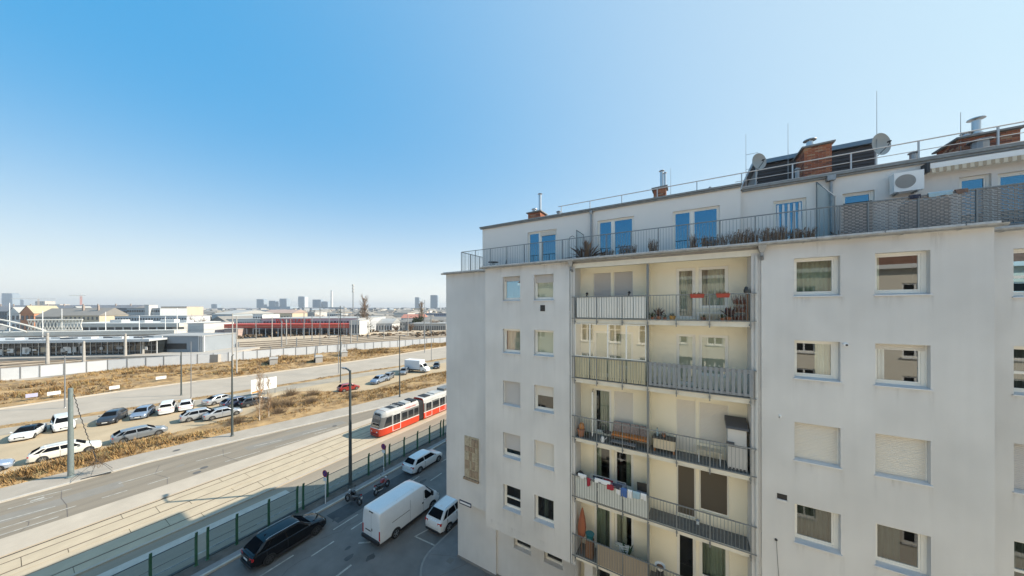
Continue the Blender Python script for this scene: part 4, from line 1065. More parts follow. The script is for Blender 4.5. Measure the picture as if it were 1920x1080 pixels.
def panel_van(label, loc, rz, paint=None, L=5.99, W=2.05, Hh=2.52, cab=True, name='white_panel_van', group=None):
    root = thing(name, label, 'van', loc, rz, group); h = L/2; hw = W/2; paint = paint or C_WHITE
    def sec(y, zl, zt, w0, w1):
        p = [(w0*.9,zl),(w0,zl+.12),(w0*1.0,zl+(zt-zl)*.5),(w1*1.0,zt-.22),(w1*.94,zt-.07),(w1*.80,zt),(w1*.3,zt+.02)]
        return [(x,y,z) for x,z in p]+[(-x,y,z) for x,z in p[::-1]]
    S = [sec(-h,.42,Hh-.10,hw*.96,hw*.88), sec(-h+.07,.34,Hh-.02,hw,hw*.93), sec(-h+.5,.32,Hh,hw,hw*.93), sec(h-2.3,.32,Hh,hw,hw*.93), sec(h-1.9,.32,Hh-.06,hw,hw*.92), sec(h-1.55,.30,Hh-.34,hw,hw*.88), sec(h-.78,.30,1.36,hw*.99,hw*.86), sec(h-.25,.30,1.08,hw*.95,hw*.80), sec(h-.03,.34,.80,hw*.84,hw*.70), sec(h,.40,.62,hw*.74,hw*.62)]
    obj('body', MB().loft(S), paint, root, smooth=38)
    V = Vector
    obj('windscreen', MB().loft([[(-hw*.80,h-.74,1.40),(hw*.80,h-.74,1.40),(hw*.80,h-.80,1.37),(-hw*.80,h-.80,1.37)],[(-hw*.80,h-1.50,Hh-.37),(hw*.80,h-1.50,Hh-.37),(hw*.80,h-1.56,Hh-.40),(-hw*.80,h-1.56,Hh-.40)]]), M_CGLASS, root)
    for s in (1, -1):
        x0 = s*(hw+.004)
        pts = [(x0,h-1.02,1.30),(x0,h-1.95,1.30),(s*(hw*.93+.006),h-1.95,Hh-.50),(s*(hw*.925+.006),h-1.66,Hh-.50),(s*(hw*.97+.004),h-1.10,1.42)]
        obj('side_window', MB().face(pts), M_CGLASS, root)
        sm = MB()
        for y in (h-2.02, h-3.35): sm.box(s*(hw-.01), s*(hw+.003), y-.008, y+.008, .5, Hh-.42)
        obj('door_seam', sm, mat('seam_grey', (0.16,0.16,0.165,1), .6), root)
        obj('sliding_rail', MB().box(s*(hw-.01), s*(hw+.006), h-5.0, h-3.4, 1.34, 1.375), M_TRIM, root)
        for y in (h-2.12, h-1.92-.14): obj('door_handle', MB().box(s*(hw-.01), s*(hw+.02), y-.03, y+.09 if y < h-2.1 else y+.05, 1.10, 1.22), M_TRIM, root)
        for y in (h-1.0, -h+1.32):
            ar = MB(); n = 12; R0 = .43
            ar.face([(s*(hw+.005), y+R0*math.cos(math.pi*i/n), .36+R0*math.sin(math.pi*i/n)) for i in range(n+1)] + [(s*(hw+.005),y-R0,.30),(s*(hw+.005),y+R0,.30)])
            obj('wheel_arch', ar, M_TRIM, root); wheel(root, s*(hw+.02), y, .36, .24)
        obj('side_skirt', MB().box(s*(hw-.05), s*(hw+.012), -h+1.8, h-1.5, .26, .40), M_TRIM, root)
        obj('tail_light', MB().box(s*hw*.86, s*(hw*.965), -h-.012, -h+.1, .62, 1.28), M_RED, root)
        obj('headlight', MB().loft([[(s*hw*.5,h-.12,.70),(s*hw*.86,h-.25,.78),(s*hw*.86,h-.30,1.02),(s*hw*.55,h-.2,.86)],[(s*hw*.5,h-.0,.70),(s*hw*.9,h-.14,.78),(s*hw*.9,h-.24,1.0),(s*hw*.55,h-.1,.86)]]), M_LAMP, root)
        obj('door_mirror', MB().box(s*(hw+.02), s*(hw+.24), h-1.22, h-1.12, 1.36, 1.72).box(s*(hw-.02), s*(hw+.06), h-1.2, h-1.14, 1.40, 1.46), M_TRIM, root)
    obj('rear_bumper', MB().box(-hw*.93, hw*.93, -h-.13, -h+.12, .36, .58), M_TRIM, root)
    rd = MB().box(-.006,.006,-h-.004,-h+.01,.6,Hh-.22); obj('door_seam', rd, MATS['seam_grey'], root)
    obj('door_handle', MB().box(.06,.13,-h-.02,-h+.01,1.02,1.20), M_TRIM, root)
    obj('number_plate', MB().box(-.62,-.10,-h-.016,-h-.003,.80,.91), M_PLATE, root)
    obj('plate_recess', MB().box(-.66,-.06,-h-.008,-h+.01,.92,1.0), M_TRIM, root)
    obj('brake_light', MB().box(-.22,.22,-h-.012,-h+.1,Hh-.20,Hh-.12), M_TRIM, root)
    rb_ = MB()
    for x in (-.62,-.22,.22,.62): rb_.box(x-.02,x+.02,-h+.5,h-2.4,Hh+.003,Hh+.018)
    for y in (-h+1.6, .2): rb_.box(-hw*.78,hw*.78,y-.01,y+.01,Hh+.0,Hh+.022)
    obj('roof_rib', rb_, paint, root)
    return root
panel_van('large white high-roof panel van parked in the middle of the side lane', (-19.65,16.45,0), rad(0))

# --- motorcycles --------------------------------------------------
def motorbike(label, loc, rz, tank, lean=.16):
    root = thing('motorcycle', label, 'motorcycle', loc, rz, 'motorcycles parked beside the glass fence')
    root.rotation_euler.y = lean
    for y, r in ((.72,.31),(-.70,.31)):
        mb = MB(); n = 20; secs = []
        for i in range(n+1):
            a = 2*math.pi*i/n
            secs.append([((.065*math.cos(b)), y+(r-.07+.07*math.sin(b))*math.cos(a), r+(r-.07+.07*math.sin(b))*math.sin(a)) for b in [k*math.pi/3 for k in range(6)]])
        mb.loft(secs, caps=False); o = obj('wheel', mb, M_TYRE, root, smooth=60)
        sp = MB().lathe((-.05,y,r),[(.05,0),(.05,.10)],8,ax='x')
        for k in range(6): a = k*math.pi/3; sp.tube((0,y,r),(0,y+(r-.1)*math.cos(a),r+(r-.1)*math.sin(a)),.012,5)
        obj('rim', sp, M_RIM, o)
    obj('frame', MB().path([(0,.42,.86),(0,.25,.55),(0,.05,.38),(0,-.32,.42),(0,-.62,.80)],.035,6).path([(.06,-.3,.42),(.06,-.70,.31)],.03,6).path([(-.06,-.3,.42),(-.06,-.70,.31)],.03,6), M_DARK, root)
    obj('fork', MB().tube((.10,.72,.31),(.09,.44,.98),.028,6).tube((-.10,.72,.31),(-.09,.44,.98),.028,6), M_CHROME, root)
    obj('engine', MB().box(-.17,.17,-.22,.28,.30,.58).lathe((-.2,.04,.45),[(.12,0),(.12,.4)],10,ax='x'), mat('engine_alloy',(0.12,0.12,0.125,1),.4,metal=.7), root)
    obj('tank', MB().loft([[( .04,.42,.86),(-.04,.42,.86),(-.05,.42,.96),(.05,.42,.96)],[(.15,.28,.74),(-.15,.28,.74),(-.15,.28,1.02),(.15,.28,1.02)],[(.15,.05,.72),(-.15,.05,.72),(-.14,.05,1.00),(.14,.05,1.00)],[(.10,-.12,.74),(-.10,-.12,.74),(-.09,-.12,.84),(.09,-.12,.84)]]), tank, root, smooth=50)
    obj('saddle', MB().loft([[(.11,-.10,.74),(-.11,-.10,.74),(-.09,-.10,.83),(.09,-.10,.83)],[(.15,-.35,.76),(-.15,-.35,.76),(-.13,-.35,.84),(.13,-.35,.84)],[(.09,-.78,.88),(-.09,-.78,.88),(-.07,-.78,.96),(.07,-.78,.96)]]), M_BLACK, root, smooth=50)
    obj('tail_light', MB().box(-.07,.07,-.84,-.78,.84,.92), M_RED, root); obj('number_plate', MB().box(-.09,.09,-.90,-.89,.58,.74), M_PLATE, root)
    obj('headlight', MB().lathe((0,.52,.94),[(.05,0),(.10,.03),(.10,.10),(.07,.12)],12,ax='y'), M_LAMP, root)
    obj('handlebar', MB().path([(.36,.30,1.06),(.14,.42,1.02),(-.14,.42,1.02),(-.36,.30,1.06)],.016,6), M_DARK, root)
    for s in (1,-1): obj('rear_mirror', MB().tube((s*.26,.36,1.05),(s*.34,.40,1.24),.008,5).lathe((s*.36,.39,1.25),[(.03,0),(.06,.01),(.05,.02)],8,ax='y'), M_DARK, root)
    obj('exhaust', MB().path([(.12,.2,.34),(.15,-.2,.28),(.18,-.78,.42)],.045,8), M_CHROME, root)
    obj('front_mudguard', MB().loft([[(.07,.72+.34*math.cos(a),.31+.34*math.sin(a)),(-.07,.72+.34*math.cos(a),.31+.34*math.sin(a)),(-.05,.72+.36*math.cos(a),.31+.36*math.sin(a)),(.05,.72+.36*math.cos(a),.31+.36*math.sin(a))] for a in [rad(40+15*k) for k in range(8)]]), tank, root)
    obj('side_stand', MB().tube((-.14,.0,.3),(-.30,-.05,.01),.012,5), M_DARK, root)
    return root
motorbike('black motorcycle with chrome exhaust parked askew nearest the black estate car', (-25.15,15.5,0), rad(98), C_BLACK)
motorbike('black and red sport motorcycle parked between the other motorcycle and the white hatchback', (-24.55,17.95,0), rad(12), C_RED, -.12)

# --- the dirt lot, in the sun -----------------------------------
row = 'cars parked on the sandy lot'
def face_to(p, q):
    """heading of a car whose nose's left-right edge runs p -> q (as seen by us)"""
    dx, dy = q[0]-p[0], q[1]-p[1]; return math.atan2(-dx, dy) - math.pi/2
def nose_car(p, q, L=4.4, **k):
    """place a car so that its near bumper spans p..q on the ground"""
    hd = face_to(p, q); ux, uy = -math.sin(hd), math.cos(hd); c = ((p[0]+q[0])/2, (p[1]+q[1])/2)
    return (c[0]-ux*L/2, c[1]-uy*L/2, .006), hd
l_, h_ = nose_car((-73.9,.35),(-73.35,2.1)); car('white_sedan', 'white saloon car with dark roof nearest the left end of the sandy lot', 'car', l_, h_, C_WHITE, 'sedan', 4.5, 1.8, 1.44, group=row, dark_roof=True)
l_, h_ = nose_car((-74.3,3.55),(-74.3,5.45), 4.6); car('white_minivan', 'white minivan behind the thick grey pole on the lot', 'van', l_, h_, C_WHITE, 'van', 4.6, 1.85, 1.86, group=row)
l_, h_ = nose_car((-73.3,6.8),(-72.5,8.45)); car('dark_suv', 'dark grey suv facing the avenue between the white minivan and a blue-grey car', 'car', l_, h_, C_DARK, 'suv', 4.4, 1.82, 1.62, group=row)
l_, h_ = nose_car((-72.5,9.65),(-71.75,11.3)); car('blue_grey_car', 'blue-grey hatchback facing the avenue next to the dark suv', 'car', l_, h_, C_BLUEGREY, 'hatch', 4.2, 1.78, 1.52, group=row)
l_, h_ = nose_car((-71.9,12.4),(-71.4,14.2)); car('white_box_van', 'plain white windowless small van between blue-grey car and white hatchback', 'van', l_, h_+math.pi, C_WHITE, 'van', 4.3, 1.8, 1.84, group=row)
l_, h_ = nose_car((-71.7,14.6),(-71.25,16.25), 4.0); car('white_compact_car', 'white compact car showing its rear window at the end of the row', 'car', l_, h_+math.pi, C_WHITE, 'hatch', 4.0, 1.72, 1.56, group=row)
def side_car(p, q, W=1.8, **k):
    """side-on car, near side rests on p (tail) .. q (nose)"""
    dx, dy = q[0]-p[0], q[1]-p[1]; d = math.hypot(dx,dy); ux, uy = dx/d, dy/d
    return ((p[0]+q[0])/2 - uy*W/2, (p[1]+q[1])/2 + ux*W/2, .006), math.atan2(-ux, uy)
l_, h_ = side_car((-61.75,1.45),(-61.2,6.15)); car('white_estate_car', 'cream white estate car with roof rails along the grass behind the grey pole', 'car', l_, h_, C_CREAM, 'estate', 4.85, 1.84, 1.50, group=row, rails=True)
l_, h_ = side_car((-61.5,7.0),(-61.3,11.6)); car('grey_estate_car', 'silver grey estate car parked along the grass ahead of the cream estate', 'car', l_, h_, C_GREY, 'estate', 4.7, 1.8, 1.47, group=row)
l_, h_ = side_car((-64.5,13.4),(-63.9,17.9)); car('silver_estate_car', 'silver estate car just ahead of the grey estate on the lot', 'car', l_, h_, C_SILVER, 'estate', 4.6, 1.8, 1.52, group=row)
l_, h_ = side_car((-62.3,15.4),(-61.9,19.8)); car('pale_silver_saloon', 'pale silver saloon behind the slim lamp pole beside the grass', 'car', l_, h_, C_SILVER, 'sedan', 4.5, 1.78, 1.44, group=row)
l_, h_ = side_car((-71.4,18.0),(-72.6,22.6)); car('silver_saloon', 'silver saloon behind the dark car farther back on the lot', 'car', l_, h_, C_SILVER, 'sedan', 4.6, 1.8, 1.45, group=row)
l_, h_ = side_car((-67.2,19.0),(-67.6,23.5)); car('dark_saloon', 'dark blue-grey saloon behind the pale silver saloon at the lamp pole', 'car', l_, h_, C_NAVY, 'estate', 4.6, 1.8, 1.5, group=row)
l_, h_ = side_car((-65.2,20.6),(-65.2,25.0)); car('dark_grey_hatchback', 'dark grey hatchback beside the brush and birches', 'car', l_, h_, C_DARK, 'hatch', 4.3, 1.78, 1.5, group=row)
l_, h_ = side_car((-62.2,-3.9),(-61.7,.75)); car('blue_silver_car', 'blue-silver car whose nose shows at the left edge', 'car', l_, h_, paintm('car_bluesilver',(0.36,0.42,0.52,1),.4), 'sedan', 4.5, 1.78, 1.44, group=row)
far = 'cars parked at the far end of the lot'
l_, h_ = side_car((-60.0,34.3),(-59.4,38.3)); car('red_car', 'red hatchback on the lot behind the tall lamp pole', 'car', l_, h_, C_RED, 'hatch', 4.0, 1.75, 1.5, group=far)
l_, h_ = nose_car((-61.0,41.3),(-59.2,41.9)); car('dark_blue_suv', 'dark blue-grey suv beyond the red hatchback', 'car', l_, h_, C_BLUEGREY, 'suv', 4.4, 1.8, 1.62, group=far)
l_, h_ = nose_car((-61.4,44.6),(-59.9,45.6)); car('grey_hatchback', 'grey hatchback close behind the dark blue suv', 'car', l_, h_, C_GREY, 'hatch', 4.2, 1.76, 1.5, group=far)
l_, h_ = nose_car((-63.0,50.6),(-61.4,51.7)); car('dark_estate', 'dark grey car between the grey hatchback and the white box truck', 'car', l_, h_, C_GREY, 'estate', 4.5, 1.8, 1.5, group=far)
l_, h_ = nose_car((-60.9,60.4),(-59.5,61.6)); car('black_car', 'nearly black car just beyond the white box truck', 'car', l_, h_, C_DARK, 'hatch', 4.2, 1.76, 1.5, group=far)
# box truck
t = thing('box_truck', 'white box truck parked on the lot with its cargo box facing us', 'truck', (-62.2,56.4,.006), rad(-78))
obj('cargo_box', MB().box(-1.1,1.1,-3.4,1.3,.85,3.15), mat('truck_box',(0.72,0.74,0.77,1),.5), t)
obj('box_edge', MB().box(-1.12,1.12,-3.43,-3.36,.83,3.17), M_SILL, t)
S = []
for y, zt, w_ in ((1.38,2.35,1.0),(1.9,2.38,1.0),(2.4,1.55,.98),(3.1,1.15,.9),(3.25,.7,.8)): S.append([(w_,y,.45),(w_,y,zt-.1),(w_*.85,y,zt),(-w_*.85,y,zt),(-w_,y,zt-.1),(-w_,y,.45)])
obj('cab', MB().loft(S), C_WHITE, t, smooth=35)
obj('windscreen', MB().face([(-.82,2.44,1.58),(.82,2.44,1.58),(.76,1.98,2.30),(-.76,1.98,2.30)]), M_CGLASS, t)
for s in (1,-1): obj('side_window', MB().face([(s*1.006,1.45,1.5),(s*1.006,2.2,1.5),(s*1.006,1.95,2.15),(s*1.006,1.45,2.15)]), M_CGLASS, t)
obj('chassis', MB().box(-.9,.9,-3.2,2.6,.5,.84), M_TRIM, t)
for y in (2.3,-2.2):
    for s in (1,-1): wheel(t, s*1.03, y, .36, .24)

# --- tram ---------------------------------------------------------
TRAM = thing('tram', 'red and white articulated tram running towards us on the tracks', 'tram', (-35.62,24.9,.044), 0)
M_TRED = mat('tram_red', (0.66,0.05,0.016,1), .35, coat=.5, var=.05, scale=1); M_TGREY = mat('tram_silver', (0.20,0.20,0.195,1), .35, metal=.3, var=.08, scale=2); M_TWHITE = mat('tram_white', (0.78,0.78,0.76,1), .35); M_TPANE = glass('tram_pane', base=.08, gain=1.3, opaque=(.02,.02,.022,1)); M_TROOF = mat('tram_roof', (0.42,0.42,0.405,1), .5, var=.15, scale=2)
M_TBEL = mat('tram_bellows', (0.035,0.035,0.037,1), .8)
hwT = 1.2
def tsec(y, zt=3.25, w_=hwT, zl=.18, push=0):
    p = [(w_*.93,zl),(w_,zl+.15),(w_,1.08),(w_,1.10),(w_,1.17),(w_,1.19),(w_*.985,2.45),(w_*.97,2.52),(w_*.90,2.92),(w_*.78,zt-.08),(w_*.5,zt)]
    q = [(x,z) for x, z in p]
    return [(x,y,z) for x,z in q]+[(-x,y,z) for x,z in q[::-1]]
def tface(k, i):
    j = min(i, 20-i)
    return 0 if j < 2 else (0 if j == 2 else (1 if j in (3,4) else (2 if j in (5,6) else (3 if j in (7,8) else 3))))
TM = [M_TRED, M_TWHITE, M_TGREY, M_TROOF]
def body(y0, y1): return MB().loft([tsec(y0), tsec(y1)], mf=tface)
yz = lambda z: .02 if z < 1.12 else .02+.27*(z-1.12)
N0 = [(x*.74, yz(z), z) for x,y,z in tsec(0,3.02)]
nose = MB().loft([N0, [(x*.93, yz(z)*.8+.30, z) for x,y,z in tsec(0,3.12)], [(x,1.0,z) for x,y,z in tsec(0,3.22)]], mf=tface, caps=False)
for i in range(10): nose.face([N0[i], N0[21-i], N0[20-i], N0[i+1]], 0 if i < 3 else (1 if i < 5 else (2 if i < 7 else 3)))
front = obj('front_section', nose, TM, TRAM, smooth=35)
sec1 = obj('body_section', body(1.002, 6.5), TM, TRAM, smooth=30)
obj('bellows', MB().loft([tsec(6.51+.1*k, 3.05-(.06 if k % 2 else 0), hwT*(.93 if k % 2 else .88)) for k in range(10)]), M_TBEL, TRAM)
sec2 = obj('body_section', body(7.45, 16.0), TM, TRAM, smooth=30)
obj('bellows', MB().loft([tsec(16.01+.1*k, 3.05-(.06 if k % 2 else 0), hwT*(.93 if k % 2 else .88)) for k in range(10)]), M_TBEL, TRAM)
sec3 = obj('body_section', body(16.95, 26.0), TM, TRAM, smooth=30)
w0 = MB(); zs_ = [1.24,1.7,2.2,2.62]
for a, b in zip(zs_[:-1], zs_[1:]): w0.face([(-.78,yz(a)-.012,a),(.78,yz(a)-.012,a),(.76,yz(b)-.012,b),(-.76,yz(b)-.012,b)])
obj('windscreen', w0, M_TPANE, TRAM)
obj('destination_display', MB().face([(-.6,yz(2.68)-.014,2.68),(.6,yz(2.68)-.014,2.68),(.58,yz(2.9)-.014,2.9),(-.58,yz(2.9)-.014,2.9)]), M_TRIM, TRAM)
for s in (1,-1): obj('headlight', MB().lathe((s*.55,-.035,.72),[(.10,0),(.09,-.03)],10,ax='y'), M_LAMP, TRAM)
obj('coupler_skirt', MB().loft([[(-.8,.02,.2),(.8,.02,.2),(.8,.02,.5),(-.8,.02,.5)],[(-.55,-.16,.22),(.55,-.16,.22),(.6,-.12,.46),(-.6,-.12,.46)]]), mat('tram_dark_red',(0.25,0.02,0.015,1),.4), TRAM)
obj('side_window', MB().face([(hwT+.006,.62,1.28),(hwT+.006,1.75,1.28),(hwT*.986+.006,1.75,2.40),(hwT*.986+.006,.98,2.40)]), M_TPANE, TRAM)
def tdoor(y):
    mb = MB(); x = hwT+.012
    mb.box(hwT-.02, x, y-.66, y-.60, .32, 2.5); mb.box(hwT-.02, x, y+.60, y+.66, .32, 2.5); mb.box(hwT-.02, x, y-.60, y+.60, 2.44, 2.5); mb.box(hwT-.02, x, y-.60, y+.60, 1.12, 1.19); mb.box(hwT-.02, x, y-.60, y+.60, .32, .36)
    o = obj('door', mb, M_TWHITE, TRAM)
    for a in (y-.56, y+.03): obj('door_pane', MB().face([(hwT+.008,a,1.22),(hwT+.008,a+.53,1.22),(hwT*.988+.006,a+.53,2.42),(hwT*.988+.006,a,2.42)]), M_TPANE, o)
def twin(a, b):
    o = obj('side_window', MB().face([(hwT+.006,a,1.30),(hwT+.006,b,1.30),(hwT*.987+.006,b,2.30),(hwT*.987+.006,a,2.30)]), M_TPANE, TRAM)
for y in (2.55,): tdoor(y)
for a, b in ((3.45,4.35),(4.55,5.45),(5.6,6.4)): twin(a,b)
for y in (8.45,11.4): tdoor(y)
for a, b in ((9.3,10.6),(12.3,13.8),(14.0,15.8)): twin(a,b)
for y in (18.2,22.5): tdoor(y)
for a, b in ((19.2,21.6),(23.4,25.8)): twin(a,b)
for s, y0, y1 in ((1,1.9,6.5),(1,7.45,16.0)): obj('stripe', MB().box(hwT*.955, hwT*.972, y0, y1, 2.60, 2.63), M_TWHITE, TRAM)
for y, l, w_, hh in ((1.9,.9,.7,.10),(3.4,.5,.9,.16),(4.4,.9,.75,.2),(5.5,.8,.8,.24),(8.0,1.2,.75,.16),(10.0,1.3,.8,.18),(12.2,1.9,.8,.42),(18,2.2,.8,.3)):
    obj('roof_unit', MB().loft([[(-w_,y,3.16),(w_,y,3.16),(w_,y,3.16+hh),(-w_,y,3.16+hh)],[(-w_,y+l,3.16),(w_,y+l,3.16),(w_,y+l,3.16+hh),(-w_,y+l,3.16+hh)]]), R.choice([M_TROOF, M_TGREY, M_TRIM]), TRAM)
rails_ = MB()
for y in (3.1,3.7,4.2,5.4): rails_.box(-.9,.9,y-.05,y+.05,3.2,3.27)
obj('roof_bar', rails_, M_TRIM, TRAM)
lettering('lettering', 'WIENER LINIEN', .26, M_TRED, TRAM, (hwT*.965,5.0,2.68), (rad(78),0,rad(90)))
for y in (1.9,5.2,9.2,14.2):
    for s in (1,-1): obj('wheel', MB().lathe((s*.72-.05,y,.30),[(.30,0),(.30,.1)],14,ax='x'), M_STEEL, TRAM)
# ================================================================ glass fence, poles, signs along the avenue
M_GREEN = mat('green_paint', (0.035,0.115,0.06,1), .4, var=.15, scale=6)
M_FGLASS = glass('fence_glass', tint=(.90,.94,.96,1), base=.015, gain=.9)
M_FUP = glass('upper_fence_glass', tint=(.75,.85,.9,1), base=.35, gain=1.6)
M_FBAND = mat('frosted_band', (0.52,0.58,0.62,1), .5)
M_POLE = mat('pole_grey_green', (0.20,0.24,0.235,1), .55, metal=.2, var=.12, scale=3)
M_POLED = mat('pole_dark', (0.07,0.085,0.085,1), .5, metal=.2)
M_CONCP = mat('spun_concrete', (0.42,0.40,0.37,1), .9, var=.12, scale=2)
FEN = thing('glass_fence', 'green posted glass noise barrier between the side lane and the tram tracks', 'fence', (-27.9, 14, 0), world=True)
py_ = [2.6, 4.55, 6.5, 7.05, 8.56, 10.46, 12.41, 12.86, 14.84, 16.9, 18.85, 20.75, 21.3, 23.25, 25.2, 27.15, 29.1, 29.6, 31.5, 33.4]
gaps = {(6.5,7.05),(12.41,12.86),(20.75,21.3),(29.1,29.6)}
XF = -27.92
for y in py_:
    mb = MB().box(XF-.07, XF+.07, y-.06, y+.06, .11, 1.92)
    mb.mesh([(XF-.07,y-.06,1.92),(XF+.07,y-.06,1.92),(XF+.07,y+.06,1.92),(XF-.07,y+.06,1.92),(XF+.02,y-.055,2.30),(XF+.16,y-.055,2.36),(XF+.16,y+.055,2.36),(XF+.02,y+.055,2.30)], [(0,1,5,4),(1,2,6,5),(2,3,7,6),(3,0,4,7),(4,5,6,7)])
    obj('post', mb, M_GREEN, FEN)
    obj('base_plate', MB().box(XF-.12, XF+.12, y-.11, y+.11, .121, .14), M_GREEN, FEN)
for a, b in zip(py_[:-1], py_[1:]):
    if (a, b) in gaps: continue
    p = obj('glass_panel', MB().box(XF-.008, XF+.008, a+.07, b-.07, .32, 1.98), M_FGLASS, FEN)
    obj('panel_rail', MB().box(XF-.03, XF+.03, a+.061, b-.061, .24, .318), M_POLED, p)
    obj('panel_rail', MB().box(XF-.025, XF+.025, a+.061, b-.061, 1.982, 2.015), M_POLED, p)
    for z in (.80, 1.25): obj('bird_line', MB().box(XF+.0085, XF+.012, a+.075, b-.075, z, z+.022), M_DARK, p)

def pole(name, label, cat, x, y, h, r0, r1, m, z=0.0, group=None, arm=None, head=True, collar=True):
    t = thing(name, label, cat, (x, y, z), 0, group)
    obj('shaft', MB().tube((0,0,0),(0,0,h*.55),r0,12,r2=(r0+r1)/2).tube((0,0,h*.55),(0,0,h),(r0+r1)/2*.9,12,r2=r1), m, t, smooth=40)
    if collar: obj('base_collar', MB().lathe((0,0,0),[(r0*1.5,0),(r0*1.5,.06),(r0*1.08,.16)],12), m, t)
    if arm:
        ax, ay, l, dz = arm
        obj('arm', MB().path([(0,0,h-.1),(ax*l*.5,ay*l*.5,h+dz*.8),(ax*l,ay*l,h+dz)], r1*.75, 6), m, t)
        if head:
            ux, uy = ax, ay; cx, cy = ax*(l+.3), ay*(l+.3)
            obj('lamp_head', MB().obox((cx,cy),(ux,uy),.36,.13,h+dz-.05,h+dz+.06).obox((cx,cy),(ux,uy),.26,.10,h+dz-.08,h+dz-.052), M_GALV, t)
    return t
LG = 'street lamps and line poles along the avenue'
# heights read off the photograph
pole('line_pole', 'thick grey-green tapered pole on the far pavement by the leaning wire', 'pole', -53.45, 3.57, 8.9, .21, .16, M_POLE, .12, LG)
t = pole('street_lamp', 'slim dark lamp pole on the far pavement beside the pale silver saloon', 'street lamp', -52.0, 15.5, 10.6, .14, .07, M_POLED, .12, LG, arm=(-.6,.8,.3,.1), head=False)
t = pole('street_lamp', 'dark lamp pole on the far pavement with flat double head near the tram', 'street lamp', -47.3, 38.4, 11.6, .13, .07, M_POLED, .12, LG, arm=(1,.1,.8,.05))
pole('street_lamp', 'tall dark lamp pole standing by the glass fence with arm over the tracks', 'street lamp', -27.6, 16.75, 11.0, .16, .10, M_POLED, .11, LG, arm=(-1,.15,1.0,.05))
SGp = [('slim dark lamp pole behind the compact white car', -85.5, 17.9, 8.6, .12, .08, M_POLED), ('thin grey lamp pole just right of the slim dark one', -81.3, 18.3, 10.7, .07, .05, M_GALV), ('dark pole on the verge behind the red hatchback', -68.5, 39.3, 17.5, .12, .08, M_POLED), ('thin grey pole left of the dark verge pole', -78.6, 44.6, 17, .09, .06, M_GALV), ('thin pale pole beyond the box truck', -71.6, 70.5, 14, .10, .06, M_GALV), ('thin brown pole near the far end of the upper road', -86.1, 81.4, 20, .14, .09, M_GALV), ('pale mast at the foot of the dry bank', -99.6, 30.6, 15.0, .16, .11, M_CONCP), ('pale concrete mast on the dry bank', -108.0, 32.3, 14.8, .18, .12, M_CONCP), ('slim pale lamp pole behind the thick grey pole', -92.0, 5.6, 9.0, .10, .06, M_GALV)]
for lb, x, y, h, a, b, m in SGp: pole('mast', lb, 'pole', x, y, h, a, b, m, hz_bank(.75,x,y) if x < -100 else .02, 'thin poles along the upper road')
# no-stopping signs
for x, y, lb in ((-27.05,14.2,'round no-stopping sign on a white pole nearer the black estate car'), (-27.1,20.0,'round no-stopping sign on a white pole beside the parked motorcycles')):
    t = thing('no_stopping_sign', lb, 'road sign', (x,y,.11), rad(8), 'no-stopping signs by the glass fence')
    obj('pole', MB().tube((0,0,0),(0,0,2.75),.032,8), M_WHITE, t)
    n = 22
    d = MB().lathe((0,-.035,2.62),[(.30,0),(.30,.014)],n,ax='y'); obj('plate_back', d, M_GALV, t)
    rg = MB(); bl = MB(); yy = -.052
    for i in range(n):
        a, b = 2*math.pi*i/n, 2*math.pi*(i+1)/n
        rg.face([(.235*math.cos(a),yy,2.62+.235*math.sin(a)),(.30*math.cos(a),yy,2.62+.30*math.sin(a)),(.30*math.cos(b),yy,2.62+.30*math.sin(b)),(.235*math.cos(b),yy,2.62+.235*math.sin(b))])
    bl.face([(.235*math.cos(2*math.pi*i/n),yy,2.62+.235*math.sin(2*math.pi*i/n)) for i in range(n)])
    obj('red_ring', rg, mat('sign_red',(0.40,0.012,0.012,1),.4), t); obj('blue_field', bl, mat('sign_field_blue',(0.02,0.04,0.22,1),.4), t)
    for k in (1,-1):
        obj('red_bar', MB().face([(-.20*k-.03,yy-.003,2.62-.18),(-.20*k+.03,yy-.003,2.62-.18),(.20*k+.03,yy-.003,2.62+.18),(.20*k-.03,yy-.003,2.62+.18)]), MATS['sign_red'], t)
    obj('extra_plate', MB().box(-.21,.21,-.05,-.036,1.98,2.24), M_WHITE, t)
    obj('clamp', MB().box(-.05,.05,-.036,.036,2.06,2.10).box(-.05,.05,-.036,.036,2.5,2.54), M_GALV, t)
# leaning wire bundle by the thick pole, with dry stalks at its foot
t = thing('leaning_wire', 'dark twisted wire leaning from the thick grey pole down to the pavement', 'wire', (-52.4,4.9,.12), world=True)
pts = [(-53.4,3.75,8.4),(-53.2,4.05,6.4),(-52.9,4.45,4.2),(-52.5,4.85,2.2),(-52.3,5.0,1.3)]
mb = MB()
for a, b in zip(pts[:-1], pts[1:]):
    n = 9
    for k in range(n):
        A = Vector(a).lerp(Vector(b), k/n); B = Vector(a).lerp(Vector(b), (k+1)/n); s = .07 if k % 2 else -.07
        mb.tube(A+Vector((s,s*.4,0)), B+Vector((-s,-s*.4,0)), .03, 5)
obj('twisted_strand', mb, M_DARK, t)
mb = MB()
for ex, ey in ((-51.6,3.4),(-51.3,5.9),(-52.6,6.0),(-51.9,4.6)): mb.path([(-52.3,5.0,1.4),((-52.3+ex)/2+.1,(5.0+ey)/2,.9),(ex,ey,.13)], .018, 4)
obj('stay', mb, M_DARK, t)
mb = MB().path([(-51.75,4.0,.15),(-51.5,4.9,.17),(-51.35,5.8,.15)], .05, 5); obj('foot_chain', mb, M_DARK, t)
rr = random.Random(5); mb = MB()
for _ in range(60):
    a = rr.uniform(0,6.28); l = rr.uniform(.4,1.3); mb.tube((-52.35+rr.uniform(-.3,.3),5.0+rr.uniform(-.4,.4),1.2+rr.uniform(-.6,.3)),(-52.35+l*.7*math.cos(a),5.0+l*.7*math.sin(a),1.4+rr.uniform(-.5,.8)),.010,3)
